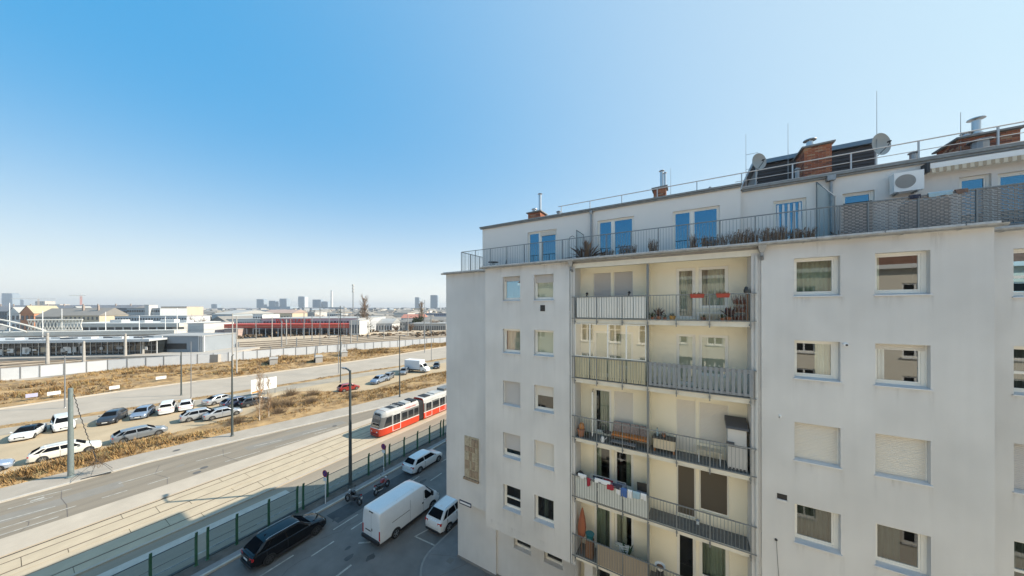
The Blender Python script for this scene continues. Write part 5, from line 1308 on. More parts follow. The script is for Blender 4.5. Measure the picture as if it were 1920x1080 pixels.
o = obj('dry_stalks', mb, mat('dry_stalk',(0.17,0.11,0.06,1),.9), t); o['kind'] = 'stuff'
# two white notice boards on the lot and low white signs on the bank
for i, (x, y, w_, h, lb) in enumerate(((-71.3,24.9,1.9,2.6,'left white notice board with orange lower corner on the lot'),(-71.3,27.0,2.2,2.5,'right white notice board behind the birches on the lot'))):
    t = thing('notice_board', lb, 'notice board', (x,y,.01), rad(90+4), 'white notice boards on the lot')
    obj('board', MB().box(-w_/2,w_/2,-.03,.03,.8+.3*i,.8+h), M_WHITE, t)
    for s in (-.8,.8): obj('leg', MB().box(s*w_/2-.05,s*w_/2+.05,.031,.12,0,.8+h), M_GALV, t)
    if i == 0: obj('orange_field', MB().box(-w_/2+.05,w_/2-.2,.031,.036,.85,1.5) if False else MB().face([(-w_/2+.1,-.034,.85),(w_/2-.1,-.034,.85),(w_/2-.1,-.034,1.3),(-w_/2+.1,-.034,1.1)]), mat('orange_print',(0.65,0.28,0.08,1),.6), t)
for (x, y, w_, lb) in ((-102.6,5.1,1.4,'low white sign on the bank, second from the left'),(-101.9,11.9,1.3,'low white sign on the bank behind the dark suv'),(-103.1,2.9,1.2,'low bluish sign at the left end of the bank'),(-105,18.8,1.6,'low white sign high on the bank above the compact car')):
    t = thing('low_sign', lb, 'sign', (x,y,hz_bank(.85,x,y) if x < -102 else .1), rad(88), 'low signs along the bank')
    obj('board', MB().box(-w_/2,w_/2,-.025,.025,.35,1.0), M_WHITE if 'bluish' not in lb else mat('bluish_board',(0.45,0.45,0.62,1),.6), t)
    for s in (-.4,.4): obj('leg', MB().box(s*w_-.03,s*w_+.03,.026,.07,0,.9), M_GALV, t)

# ================================================================ railway behind the noise wall
M_NWALL = mat('noise_wall', (0.60,0.62,0.64,1), .8, var=.06, scale=.6)
NW = thing('noise_wall', 'long pale grey noise wall with dark posts below the railway tracks', 'wall', (-126,37,0), world=True)
def along(pts, step):
    out = []; 
    for (x0,y0),(x1,y1) in zip(pts[:-1], pts[1:]):
        d = math.hypot(x1-x0,y1-y0); n = max(1, round(d/step))
        for i in range(n): out.append((x0+(x1-x0)*i/n, y0+(y1-y0)*i/n))
    out.append(pts[-1]); return out
wp = along([(-141,-20),(-140.6,0),(-139.3,5),(-138,15),(-127,37),(-121.8,53.8),(-100.5,108.7),(-76,165),(-40,250)], 3.3)
for (a, b) in zip(wp[:-1], wp[1:]):
    d = math.hypot(b[0]-a[0], b[1]-a[1]); ux, uy = (b[0]-a[0])/d, (b[1]-a[1])/d; c = ((a[0]+b[0])/2,(a[1]+b[1])/2)
    obj('panel', MB().obox(c,(ux,uy),d/2-.07,.07,0,2.75).obox(c,(ux,uy),d/2-.06,.10,2.751,2.84), M_NWALL, NW)
    obj('post', MB().obox(a,(ux,uy),.09,.13,0,2.95), M_GALV, NW)
def offset(pts, d):
    o = []
    for i, p in enumerate(pts):
        a = pts[max(0,i-1)]; b = pts[min(len(pts)-1,i+1)]; l = math.hypot(b[0]-a[0],b[1]-a[1]); o.append((p[0]-(b[1]-a[1])/l*d, p[1]+(b[0]-a[0])/l*d))
    return o
RL = [(-141,-40),(-140.8,0),(-138,15),(-127.5,37),(-121.8,53.8),(-100.5,108.7),(-76,165),(-40,250),(20,380)]
def ribbon(l0, l1, z):
    mb = MB()
    for i in range(len(l0)-1): mb.face([(*l0[i],z),(*l1[i],z),(*l1[i+1],z),(*l0[i+1],z)])
    return mb
ZR = 1.7
struct('railway_bed', ribbon(offset(RL,.3), offset(RL,70), ZR), mat('ballast_tan', (0.52,0.415,0.295,1), .98, var=.25, scale=.5, stretch=(1,1,1)))
tracks = (4.5, 11.5, 19, 27, 36, 46)
for k, d in enumerate(tracks):
    struct('ballast', ribbon(offset(RL,d-1.7), offset(RL,d+1.7), ZR+.02), mat('ballast_dark', (0.105,0.07,0.048,1), .98, var=.3, scale=.8))
    for s in (-.72,.72):
        p = offset(RL, d+s); mb = MB()
        for a, b in zip(p[:-1], p[1:]): 
            l = math.hypot(b[0]-a[0],b[1]-a[1]); mb.obox(((a[0]+b[0])/2,(a[1]+b[1])/2), ((b[0]-a[0])/l,(b[1]-a[1])/l), l/2, .06, ZR+.1, ZR+.26)
        struct('rail', mb, mat('rail_pale', (0.38,0.31,0.24,1), .5, metal=.4))
# catenary masts: place by bearing and distance, all upright concrete or lattice steel
def mast(px, depth, ptop, label, r=.22, m=None, lattice=False, arms=(), z0=ZR, group='catenary masts along the railway', foot=None):
    x, y, zt = at(px, depth, ptop); h = zt - z0
    t = thing('catenary_mast', label, 'mast', (x,y,z0), rad(-30), group); m = m or M_CONCP
    if lattice:
        mb = MB(); w0 = .55; w1 = .28
        for sx in (-1,1):
            for sy in (-1,1): mb.tube((sx*w0,sy*w0*.5,0),(sx*w1,sy*w1*.5,h),.06,4)
        n = int(h/1.3)
        for k in range(n):
            a, b = k*h/n, (k+1)*h/n; wa, wb_ = w0+(w1-w0)*k/n, w0+(w1-w0)*(k+1)/n; s = 1 if k % 2 else -1
            for sy in (-.5,.5): mb.tube((-s*wa,sy*wa,a),(s*wb_,sy*wb_,b),.035,4)
        o = obj('lattice_shaft', mb, m, t)
    else: obj('shaft', MB().tube((0,0,0),(0,0,h),r,8,r2=r*.72), m, t, smooth=40)
    for (az, l, sgn) in arms: obj('bracket', MB().tube((0,0,h-az),(sgn*l,0,h-az+.3),.055,5).tube((0,0,h-az+1.0),(sgn*l*.85,0,h-az+.3),.04,5).tube((sgn*l*.8,0,h-az+.3),(sgn*l*.8,0,h-az-.5),.03,4), M_GALV, t)
    return t
for px, d, top_, lb, r in ((89,82,622,'thick pale concrete mast before the glass station hall',.36),(157,86,638,'shorter pale mast right of the thick one before the station hall',.34),(235,92,624,'pale concrete mast at the end of the station canopy',.36),(268,96,632,'pale mast in front of the grey station annex',.34),(340,104,628,'pale mast at the right end of the grey annex',.26)):
    mast(px, d, top_, lb, r, arms=((.8,2.2,1),(2.0,1.8,1)))
for px, d, top_, lb in ((18,150,566,'tall thin white pole behind the bridge arch, leftmost'),(80,140,581,'thin pale pole above the bridge truss'),(116,150,577,'tall white pole at the end of the bridge truss'),(198,150,583,'thin white pole before the blue-roofed block'),(261,150,590,'thin white pole before the white canopy'),(310,150,592,'thin pole by the right part of the white canopy'),(332,140,576,'tall grey lamp pole by the white hall end')):
    mast(px, d, top_, lb, .16, M_WHITE, arms=(), z0=0, group='thin white poles behind the station')
for i, (px, d, top_) in enumerate(((430,118,625),(447,112,640),(528,118,600),(537,125,598),(556,120,632),(585,140,590),(600,118,575),(617,150,578),(645,118,573),(658,130,600),(670,140,590),(690,150,602),(765,165,590),(795,150,598),(808,170,590),(720,150,605),(570,150,585),(545,160,588),(510,150,592),(480,150,600))):
    lat = px in (600,645)
    lb = ('dark lattice railway mast %s' % ('nearer the red-canopied store lettering' if px == 600 else 'in front of the tall poplar')) if lat else ('slim railway mast ' + ['left of the red canopy','low beside the red canopy','before the left letters of the store','just right of the left letters','short beside the wall opening','before the store lettering','','right of the lettering','','close right of the lattice mast','before the poplar trunk','right of the poplar','before the pale blocks','left of the second poplar','at the house corner','between the two poplars','before the red letters','behind the left letters','left of the lettering','before the pale hall'][i])
    mast(px, d, top_, lb, .22, M_GALV if lat or i % 3 else M_CONCP, lattice=lat, arms=((1.0,2.4,1 if i % 2 else -1),(2.6,2.0,1 if i % 2 else -1)))
# catenary wires
WG = thing('catenary_wires', 'thin overhead wires strung along the railway tracks', 'wires', (-120,60,7.5), world=True)
for d in (4, 9, 15, 20, 27, 33):
    p = offset(RL, d)[1:7]; mb = MB()
    for z in (7.0, 8.3): mb.path([(x,y,z+ZR) for x, y in p], .018, 3)
    obj('wire', mb, M_DARK, WG)
# white frames and openings in the noise wall (gate blocks with small cabinets)
for i, (px, y0, lb) in enumerate(((513,672,'concrete track-side shelter block in front of the noise wall, left one'),(597,668,'dark steel signal frame on concrete foot at the noise wall, middle one'),(644,658,'dark steel signal frame on concrete foot at the noise wall, right one'))):
    d = 17*563/(y0+12-577); x, y = at(px, d)
    t = thing('trackside_block', lb, 'trackside block', (x,y,.4), rad(-22), 'concrete blocks along the noise wall')
    obj('block', MB().box(-2.0,2.0,-.9,.9,-.4,1.7).box(-2.15,2.15,-1.05,1.05,1.701,1.85), M_CONCP, t)
    for k in range(2): obj('frame', MB().tube((-1.4+k*1.6,-.95,1.85),(-1.1+k*1.6,-.6,5.0),.09,5).tube((-.6+k*1.6,-.95,1.85),(-.9+k*1.6,-.6,5.0),.09,5).tube((-1.3+k*1.6,-.8,3.4),(-.7+k*1.6,-.8,3.4),.06,5), M_GALV, t)
    obj('cabinet', MB().box(-.5,.9,-1.2,-.91,0,1.2), M_DARK, t)
# ================================================================ station, store and the city beyond, placed by bearing and distance
def facing(px):
    """unit vectors along and away for a front that faces the viewer's side at bearing px"""
    x, y = at(px, 1.0); l = math.hypot(x, y); return (y/l, -x/l), (x/l, y/l)
M_WIN = glass('far_pane', base=.05, gain=1.2, opaque=(.06,.075,.095,1))
FARM = {}
def fm(c, nm):
    return mat(nm, (*c, 1), .9, var=.06, scale=.2)
def block(name, label, px0, px1, ptop, d, wallm, depth=14, roof='flat', roofm=None, rows=0, cols=0, group=None, ridge=3.5, skew=0.0, z0=0.0, cat='building', winm=None, wf=.55, hf=.5, chim=0):
    """a house whose front spans px0..px1 at distance d; its height comes from ptop"""
    xa, ya = at(px0, d); xb, yb = at(px1, d); w_ = math.hypot(xb-xa, yb-ya)
    z1 = at(px0, d, ptop)[2]; h = z1 - z0
    ang = math.atan2(yb-ya, xb-xa) + skew
    t = thing(name, label, cat, ((xa+xb)/2, (ya+yb)/2, z0), ang, group)
    # local frame: x along the front, +y away from us, front at y=0
    obj('wall', MB().box(-w_/2, w_/2, 0, depth, 0, h), wallm, t)
    if roof == 'flat':
        obj('roof', MB().box(-w_/2-.15, w_/2+.15, -.15, depth+.15, h+.001, h+.35), roofm or M_GALV, t)
    elif roof == 'gable':      # ridge along the front
        obj('roof', MB().mesh([(-w_/2-.4,-.4,h),(w_/2+.4,-.4,h),(w_/2+.4,depth+.4,h),(-w_/2-.4,depth+.4,h),(-w_/2-.4,depth/2,h+ridge),(w_/2+.4,depth/2,h+ridge)], [(0,1,5,4),(2,3,4,5),(0,4,3),(1,2,5),(0,3,2,1)]), roofm, t)
    elif roof == 'front':      # gable end towards us
        obj('roof', MB().mesh([(-w_/2-.4,-.4,h),(w_/2+.4,-.4,h),(w_/2+.4,depth+.4,h),(-w_/2-.4,depth+.4,h),(0,-.4,h+ridge),(0,depth+.4,h+ridge)], [(0,4,5,3),(1,2,5,4),(2,3,5),(0,3,2,1)]), roofm, t)
        obj('gable', MB().mesh([(-w_/2,-.2,h),(w_/2,-.2,h),(0,-.2,h+ridge*.93),(-w_/2,.2,h),(w_/2,.2,h),(0,.2,h+ridge*.93)], [(0,1,2),(3,5,4),(0,3,4,1),(1,4,5,2),(2,5,3,0)]), wallm, t)
    if rows and cols:
        mb = MB(); cw, rh = w_/cols, h/rows
        for i in range(cols):
            for j in range(rows):
                x = -w_/2+cw*(i+.5); z = rh*(j+.52); mb.box(x-cw*wf/2, x+cw*wf/2, -.12, -.01, z-rh*hf/2, z+rh*hf/2)
        o = obj('windows', mb, winm or M_WIN, t); o['kind'] = 'stuff'
    for k in range(chim):
        x = -w_/2 + w_*(k+.5+R.uniform(-.2,.2))/chim; obj('chimney', MB().box(x-.5,x+.5,depth*.3,depth*.3+.8,h+.3,h+ridge+1.6), mat('far_chimney',(0.35,0.28,0.24,1),.9), t)
    return t, w_, h
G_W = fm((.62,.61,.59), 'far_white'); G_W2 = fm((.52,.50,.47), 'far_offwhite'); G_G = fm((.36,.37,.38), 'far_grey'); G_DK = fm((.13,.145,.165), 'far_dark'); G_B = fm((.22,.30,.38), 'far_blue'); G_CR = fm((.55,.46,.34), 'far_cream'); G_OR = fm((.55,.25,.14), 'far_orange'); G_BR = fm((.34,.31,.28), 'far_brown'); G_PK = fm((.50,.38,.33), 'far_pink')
RF_D = fm((.16,.17,.19), 'roof_slate'); RF_B = fm((.25,.235,.215), 'roof_brown'); RF_L = fm((.38,.38,.37), 'roof_light'); RF_T = fm((.42,.37,.26), 'roof_straw')

# --- station: long canopy over a dark glazed hall, grey annex ------
ST = thing('station_hall', 'dark glazed station hall under a long pale flat canopy beside the tracks', 'station', at(100, 92)+(1.7,), 0, world=True)
ax, aw = facing(120); a0, a1 = at(-40, 90), at(300, 96)
L0 = math.hypot(a1[0]-a0[0], a1[1]-a0[1]); ux, uy = (a1[0]-a0[0])/L0, (a1[1]-a0[1])/L0; nx, ny = -uy, ux
if nx*a0[0]+ny*a0[1] < 0: nx, ny = -nx, -ny
def Q(u, v): return (a0[0]+ux*u+nx*v, a0[1]+uy*u+ny*v)
def qbox(mb, u0, u1, v0, v1, z0, z1): return mb.prism([Q(u0,v0),Q(u1,v0),Q(u1,v1),Q(u0,v1)], z0, z1)
obj('platform', qbox(MB(), -10, L0+20, -4.5, 14, 0, 2.55), mat('platform_concrete',(0.42,0.385,0.34,1),.9,var=.1,scale=1), ST)
obj('hall_glass', qbox(MB(), 0, L0*.96, 1.2, 9, 2.56, 6.6), glass('hall_glass', base=.04, gain=.9, opaque=(.018,.022,.024,1)), ST)
n = 30
for i in range(n+1):
    u = L0*.96*i/n; obj('mullion', qbox(MB(), u-.07, u+.07, 1.05, 1.19, 2.56, 6.6), M_GALV if i % 3 else M_WHITE, ST)
for z in (3.4, 5.2): obj('transom', qbox(MB(), 0, L0*.96, 1.08, 1.195, z, z+.10), M_GALV, ST)
obj('canopy', qbox(MB(), -12, L0*.97, -1.6, 12, 6.75, 7.35), fm((.50,.52,.53),'canopy_sheet'), ST)
obj('canopy_fascia', qbox(MB(), -12, L0*.97, -1.75, -1.601, 6.65, 7.45), fm((.60,.62,.63),'canopy_fascia'), ST)
rr = random.Random(8)
for i in range(16):
    u = rr.uniform(0, L0*.9); k = rr.uniform(.6,1.8); obj('poster', qbox(MB(), u, u+k, .9, 1.04, 3.2+rr.uniform(-.3,1), 4.4+rr.uniform(0,1)), rr.choice([M_WHITE, G_CR, G_G, G_W]), ST)
for i in range(9): obj('roof_light', qbox(MB(), 4+i*L0*.1, 6.5+i*L0*.1, 2+i % 3, 4+i % 3, 7.36, 7.9), M_WIN if i % 2 else G_W, ST)
t, w_, h = block('station_annex', 'low blue-grey station annex with a dark window strip at the end of the hall', 272, 380, 630, 100, fm((.28,.31,.34),'annex_sheet'), 12, 'flat', RF_L, z0=1.7)
obj('window_strip', MB().box(-w_*.42, w_*.22, -.1, -.01, h*.30, h*.62), M_DARK, t)
for k in range(4): obj('pilaster', MB().box(w_/2-1.2+k*.55, w_/2-.95+k*.55, -.3, -.01, 0, h+.3), G_W, t)

# --- white footbridge with arch and truss --------------------------
BR = thing('arch_bridge', 'white bridge with arch, lattice truss and long white deck behind the station', 'bridge', at(60, 150)+(0,), 0, world=True)
M_BR = mat('bridge_white', (0.66,0.63,0.57,1), .6, var=.06, scale=.3)
b0, b1 = at(-60, 135), at(330, 150); LB = math.hypot(b1[0]-b0[0], b1[1]-b0[1]); bx, by = (b1[0]-b0[0])/LB, (b1[1]-b0[1])/LB
mx_, my_ = -by, bx
if mx_*b0[0]+my_*b0[1] < 0: mx_, my_ = -mx_, -my_
def BQ(u, v, z): return (b0[0]+bx*u+mx_*v, b0[1]+by*u+my_*v, z)
def bbox(mb, u0, u1, v0, v1, z0, z1): return mb.prism([BQ(u0,v0,0)[:2],BQ(u1,v0,0)[:2],BQ(u1,v1,0)[:2],BQ(u0,v1,0)[:2]], z0, z1)
def pxu(px): # distance along the deck for a bearing
    lo, hi = 0, LB
    for _ in range(40):
        m_ = (lo+hi)/2; x, y, _z = BQ(m_,0,0); d = x*FX+y*FY; r = x*FY-y*FX
        if 960+563*r/d < px: lo = m_
        else: hi = m_
    return lo
obj('deck', bbox(MB(), -10, LB*.99, 0, 7, 4.2, 6.2), M_BR, BR)
obj('deck_underside', bbox(MB(), -10, LB*.99, 1.0, 6, 3.2, 4.19), G_BR, BR)
uA = pxu(50); mb = MB(); prev = None
for v in (0.2, 6.8):
    pts = []
    for k in range(15):
        u = -14 + (uA+14)*k/14; s = (u+14)/(uA+14); z = 6.2 + 7.6*(1-((s)*1.0)**2) if s > 0 else 13.8
        pts.append(BQ(u, v, z))
    o = obj('arch', MB().path(pts, .42, 6), M_BR, BR)
for k in range(10):
    u = -8+(uA+4)*k/10; s = (u+14)/(uA+14); z = 6.2+7.6*(1-s*s)
    obj('hanger', MB().tube(BQ(u,.2,6.2), BQ(u+2.5,.2,z-.3), .14, 5), M_BR, BR)
u0, u1 = pxu(12), pxu(121)
tr = MB().tube(BQ(u0,7,11.6), BQ(u1,7,11.6), .34, 5).tube(BQ(u0,7,6.6), BQ(u1,7,6.6), .28, 5)
obj('truss_chord', tr, M_BR, BR); n = 16
for k in range(n):
    a, b = u0+(u1-u0)*k/n, u0+(u1-u0)*(k+1)/n
    obj('truss_diagonal', MB().tube(BQ(a,7,6.6), BQ(b,7,11.6), .17, 4), M_BR, BR); obj('truss_diagonal', MB().tube(BQ(b,7,6.6), BQ(a,7,11.6), .17, 4), M_BR, BR)
obj('pier', bbox(MB(), pxu(155), pxu(160), 1, 6, 0, 3.2), M_CONCP, BR); obj('pier', bbox(MB(), pxu(20), pxu(26), 1, 6, 0, 3.2), M_CONCP, BR)

# --- white-columned hall right of the bridge ------------------------
t, w_, h = block('columned_hall', 'long white hall with shaded recess behind white columns right of the bridge', 122, 345, 605, 175, G_W2, 22, 'flat', fm((.62,.62,.60),'hall_roof'))
t2 = t
obj('recess', MB().box(-w_*.48, w_*.40, -.2, -.01, 1.0, h*.72), G_DK, t); obj('fascia', MB().box(-w_/2-.3, w_/2+.2, -2.8, -.21, h*.76, h+.2), fm((.58,.55,.50),'hall_fascia'), t)  # flat dark panel on the wall paints in the shade behind the columns
for k in range(13): obj('column', MB().tube((-w_*.46+k*w_*.07,-2.2,0),(-w_*.46+k*w_*.07,-2.2,h*.76),.28,8), M_WHITE, t)
for k in range(6): obj('bay', MB().box(-w_*.44+k*w_*.14, -w_*.37+k*w_*.14, -.3, -.205, 1.2, h*.62), [G_BR, M_WIN, G_G][k % 3], t)
obj('roof_units', MB().box(-w_*.2,-w_*.1,4,8,h+.36,h+2).box(w_*.05,w_*.1,4,8,h+.36,h+1.6).box(w_*.2,w_*.32,6,9,h+.36,h+2.2).box(w_*.4,w_*.46,4,8,h+.36,h+1.7), G_W, t)['kind'] = 'stuff'
# --- houses behind, left part --------------------------------------
block('white_gabled_house', 'white house with grey gable roof behind the arch bridge', 13, 37, 586, 230, G_W, 14, 'front', RF_L, 2, 3, ridge=5.0)
block('orange_house', 'orange-red house with straw-coloured gable beside the white gabled house', 38, 64, 586, 225, G_OR, 14, 'front', RF_T, 2, 3, ridge=6.0)
block('dark_roof_row', 'long dark blue-black roofed building across the skyline on the left', -40, 250, 576, 420, G_DK, 30, 'gable', RF_D, 2, 60, ridge=4.5, chim=9, wf=.4)
block('grey_block', 'dark grey apartment block with slate roof left of the white gabled house', -30, 14, 582, 300, G_DK, 16, 'gable', RF_D, 3, 8, ridge=4)
block('brown_roofed_row', 'brown-roofed row house behind the truss', 66, 118, 592, 215, G_BR, 16, 'gable', RF_B, 2, 8, ridge=6)
block('cream_apartment_row', 'cream apartment row with dark bay windows behind the columned hall', 112, 186, 590, 210, G_CR, 16, 'gable', RF_B, 3, 9, ridge=5.5, wf=.4, chim=2)
block('small_white_gable', 'small white gabled roof house in front of the dark roofs', 134, 150, 580, 300, G_W, 10, 'front', RF_L, 1, 2, ridge=4)
block('blue_office', 'blue glazed office block behind the columned hall', 180, 248, 580, 260, G_B, 20, 'flat', RF_D, 5, 16, wf=.75, hf=.5)
block('grey_office', 'pale grey modern office with flat roof and white stair tower', 238, 300, 577, 240, fm((.45,.48,.50),'office_grey'), 20, 'flat', RF_L, 4, 14, wf=.7, hf=.4)
block('white_stair_tower', 'narrow white stair tower beside the pale grey office', 271, 279, 571, 238, G_W, 6, 'flat', RF_L)
block('white_office', 'long white office stepped behind the columned hall', 215, 350, 592, 205, fm((.55,.57,.58),'office_white'), 16, 'flat', RF_L, 3, 26, wf=.6, hf=.42)
block('peach_block', 'peach-coloured top storey block right of the pale grey office', 302, 350, 574, 260, fm((.60,.47,.36),'peach'), 14, 'flat', RF_L, 4, 9, wf=.5, hf=.35)
block('white_end_block', 'plain white end block right of the columned hall', 352, 382, 606, 165, G_W, 18, 'flat', RF_L, 0, 0)
block('pale_blue_hall', 'large pale blue-grey hall with curved dark roof line', 397, 436, 588, 230, fm((.40,.45,.48),'pale_blue_sheet'), 40, 'gable', RF_L, 0, 0, ridge=3)
block('white_depot', 'long white depot with a line of small dark windows left of the red canopy', 425, 500, 598, 205, G_W, 26, 'flat', RF_L, 2, 18, wf=.5, hf=.3)
block('white_cube', 'tall white cube building left of the store lettering', 474, 492, 589, 215, G_W, 16, 'flat', RF_L, 2, 4)
block('cream_hall', 'cream hall with red roof strip behind the white cube', 492, 548, 586, 270, G_CR, 20, 'gable', fm((.40,.30,.26),'roof_rust'), 1, 10, ridge=3)
block('pale_hall', 'pale flat hall with dark plant boxes behind the store', 520, 590, 585, 300, G_W2, 20, 'flat', RF_L, 1, 16, wf=.6, hf=.3)
block('green_canopied_block', 'low greenish house with bay of windows beside the store', 488, 520, 600, 196, fm((.33,.37,.34),'greenish'), 14, 'flat', RF_D, 2, 8)
# --- the store with red canopy and lettering ------------------------
t, w_, h = block('hardware_store', 'wide hardware store with red canopy stripe and red lettering on its grey front', 490, 672, 597, 185, fm((.46,.47,.48),'store_sheet'), 40, 'flat', RF_L, 0, 0, cat='store')
u = lambda px: -w_/2 + w_*(px-490)/182
mb = MB()
for k in range(30): mb.box(u(494+k*6), u(498+k*6), -.15, -.01, h*.72, h*.86)
obj('windows', mb, M_WIN, t)['kind'] = 'stuff'
obj('sign_field', MB().box(u(526), u(578), -.32, -.16, h*.68, h*1.03), fm((.30,.30,.31),'sign_dark_grey'), t)
M_SRED = mat('store_red', (0.62,0.075,0.04,1), .5)
lettering('store_lettering', 'BAUHAUS', 3.9, M_SRED, t, (u(551),-.40,h*.735), (rad(90),0,0), .08, sx=1.25)
t3, w3, h3 = block('red_canopy', 'long red canopy band in front of the store over the car park', 420, 655, 608.0, 172, M_SRED, 10, 'flat', M_SRED, 0, 0, z0=5.7, cat='canopy')
obj('fascia_line', MB().box(-w3/2, w3/2, -.25, -.01, h3*.45, h3*.58), fm((.60,.30,.2),'canopy_light_stripe'), t3)
for k in range(20): obj('column', MB().tube((-w3/2+w3*(k+.5)/20,.6,-5.7),(-w3/2+w3*(k+.5)/20,.6,0),.18,6), M_WHITE, t3)
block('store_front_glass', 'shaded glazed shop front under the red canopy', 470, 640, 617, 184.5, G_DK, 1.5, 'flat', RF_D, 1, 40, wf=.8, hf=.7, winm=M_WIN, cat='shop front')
block('white_gate_block', 'white block closing the right end of the red canopy', 655, 674, 601, 170, G_W, 12, 'flat', RF_L, 1, 4)
block('pink_shed', 'low pinkish shed left below the red canopy', 421, 446, 616, 168, G_PK, 10, 'flat', RF_L, 0, 0)
# parked cars in front of the store, a few pixels each
rr = random.Random(12)
cm = [C_WHITE, C_SILVER, C_DARK, C_GREY, C_BLUEGREY, C_WHITE, C_RED]
proto = {}
def smallcar(m):
    if m.name not in proto:
        t_ = thing('parked_car', 'car parked in front of the hardware store', 'car', (0,-500,-20), 0, 'cars parked in front of the store')
        obj('body', MB().loft([sect(-2.1,.25,.78,.72,0), sect(-1.8,.2,.86,.86), sect(1.6,.2,.82,.86), sect(2.1,.3,.62,.7,0)]), m, t_, smooth=40)
        obj('cabin', MB().mesh([(-.78,-1.7,.84),(.78,-1.7,.84),(.78,1.0,.84),(-.78,1.0,.84),(-.6,-1.3,1.45),(.6,-1.3,1.45),(.6,.3,1.45),(-.6,.3,1.45)], [(4,5,6,7),(0,1,5,4),(1,2,6,5),(2,3,7,6),(3,0,4,7)]), M_CGLASS, t_)
        obj('roof', MB().box(-.6,.6,-1.25,.25,1.451,1.48), m, t_)
        proto[m.name] = [t_, False]
    p = proto[m.name]
    return p
def put_small(x, y, rz, label, grp):
    m = rr.choice(cm); p = smallcar(m)
    if not p[1]: p[1] = True; t_ = p[0]; t_.location = (x,y,0); t_.rotation_euler.z = rz
    else: t_ = dup(p[0], (x,y,0), rz)
    t_['label'] = label.replace('small', 'small '+{'car_white':'white','car_silver':'silver','car_dark_grey':'dark grey','car_grey':'mid-grey','car_blue_grey':'blue-grey','car_red':'red'}[m.name]); t_['group'] = grp; return t_
for i in range(34):
    px = 424 + i*6.9 + rr.uniform(-1,1); d = 158 + (i % 3)*4.2 + rr.uniform(-.6,.6)
    x, y = at(px, d); put_small(x, y, rad(60)+rr.choice([0,math.pi/2])*.15, 'small car parked in the rows before the hardware store', 'cars parked in front of the store')
for i in range(14):
    px = 690+i*10.2; d = 186+(i % 2)*5; x, y = at(px, d); put_small(x, y, rad(40), 'small car parked by the pale sheds beyond the tracks', 'cars parked by the sheds')
for i in range(14):
    px = 300+i*8; d = 124+(i%3)*6; x, y = at(px+40, d+16); put_small(x, y, rad(60), 'small car parked behind the grey station annex', 'cars parked behind the annex')
# --- right part: sheds, houses, hedge -----------------------------
for a, b, p_, d, m, rm, r_, c_, lb, rf_ in ((694,735,606,210,G_W,RF_L,1,8,'low white shed right of the poplar','gable'),(728,760,604,225,G_W2,RF_L,2,6,'off-white workshop with long roof near the second poplar','flat'),(752,792,596,260,G_W,fm((.45,.2,.15),'roof_reddish'),2,7,'white house with reddish roof edge behind the workshop','gable'),(768,836,607,205,fm((.47,.45,.42),'long_shed'),RF_L,1,20,'long pale shed with a row of dark openings at the right','flat'),(796,838,588,300,fm((.27,.33,.42),'blue_apart'),RF_D,5,12,'blue-grey apartment block beside the corner wall','flat'),(705,760,590,420,G_W2,RF_B,2,14,'far pale row with brown roofs below the horizon','gable'),(836,870,600,240,G_W2,RF_L,2,6,'pale house just behind the corner','flat'),(640,700,590,420,G_CR,RF_B,2,14,'far cream row behind the poplar','gable'),(560,640,588,380,G_W,RF_L,3,22,'far white flat-roofed row behind the store','flat'),(430,500,583,520,G_BR,RF_D,2,18,'far brown row with dark trees above the depot','gable'),(345,400,585,480,G_W2,RF_B,2,14,'far off-white row behind the bare trees','gable'),(740,800,584,620,G_PK,RF_B,2,14,'far pinkish row on the horizon at right','gable')):
    block('low_building', lb, a, b, p_, d, m, 16, rf_, rm, r_, c_, ridge=3.2)
# --- skyline ---------------------------------------------------------
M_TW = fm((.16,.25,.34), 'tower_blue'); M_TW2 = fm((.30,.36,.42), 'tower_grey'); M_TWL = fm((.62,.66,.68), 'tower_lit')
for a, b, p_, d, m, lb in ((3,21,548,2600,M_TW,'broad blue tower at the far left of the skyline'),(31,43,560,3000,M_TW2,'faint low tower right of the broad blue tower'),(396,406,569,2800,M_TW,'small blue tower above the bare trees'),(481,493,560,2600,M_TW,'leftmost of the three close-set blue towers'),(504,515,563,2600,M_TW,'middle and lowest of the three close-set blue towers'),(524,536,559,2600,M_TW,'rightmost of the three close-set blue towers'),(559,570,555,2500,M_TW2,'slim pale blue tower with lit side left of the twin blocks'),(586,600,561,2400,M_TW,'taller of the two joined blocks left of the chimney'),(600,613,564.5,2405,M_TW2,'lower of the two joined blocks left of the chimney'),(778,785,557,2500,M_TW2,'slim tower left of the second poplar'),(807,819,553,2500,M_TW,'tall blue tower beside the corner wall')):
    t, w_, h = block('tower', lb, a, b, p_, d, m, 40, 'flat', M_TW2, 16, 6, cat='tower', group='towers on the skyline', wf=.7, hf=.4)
    obj('lit_edge', MB().box(w_/2+.01, w_/2+w_*.14, -1, 40, 0, h*.97), M_TWL if 'lit side' in lb else M_TW2, t)  # paler slab puts the sunlit side into the tower's colour
t, w_, h = block('arched_roof_hall', 'dark shallow bowl-shaped hall roof below the three blue towers', 494, 544, 574, 1500, M_TW2, 60, 'flat', M_TW, 0, 0)
block('dark_long_hall', 'dark grey long block right of the chimney', 600, 637, 575.5, 1700, fm((.22,.25,.28),'long_hall'), 50, 'flat', M_TW2)
x, y, z = at(622, 1900, 545)
t = thing('smokestack', 'tall white smokestack between the twin blocks and the lattice mast', 'chimney', (x,y,0))
obj('shaft', MB().tube((0,0,0),(0,0,z),7.5,14,r2=5.5), G_W, t, smooth=50); obj('rim', MB().lathe((0,0,z),[(6.2,0),(6.2,3)],14), M_TW2, t)
x, y, z = at(662, 420, 532)
t = thing('telecom_mast', 'slender telecom mast with antenna head left of the tall poplar', 'mast', (x,y,0))
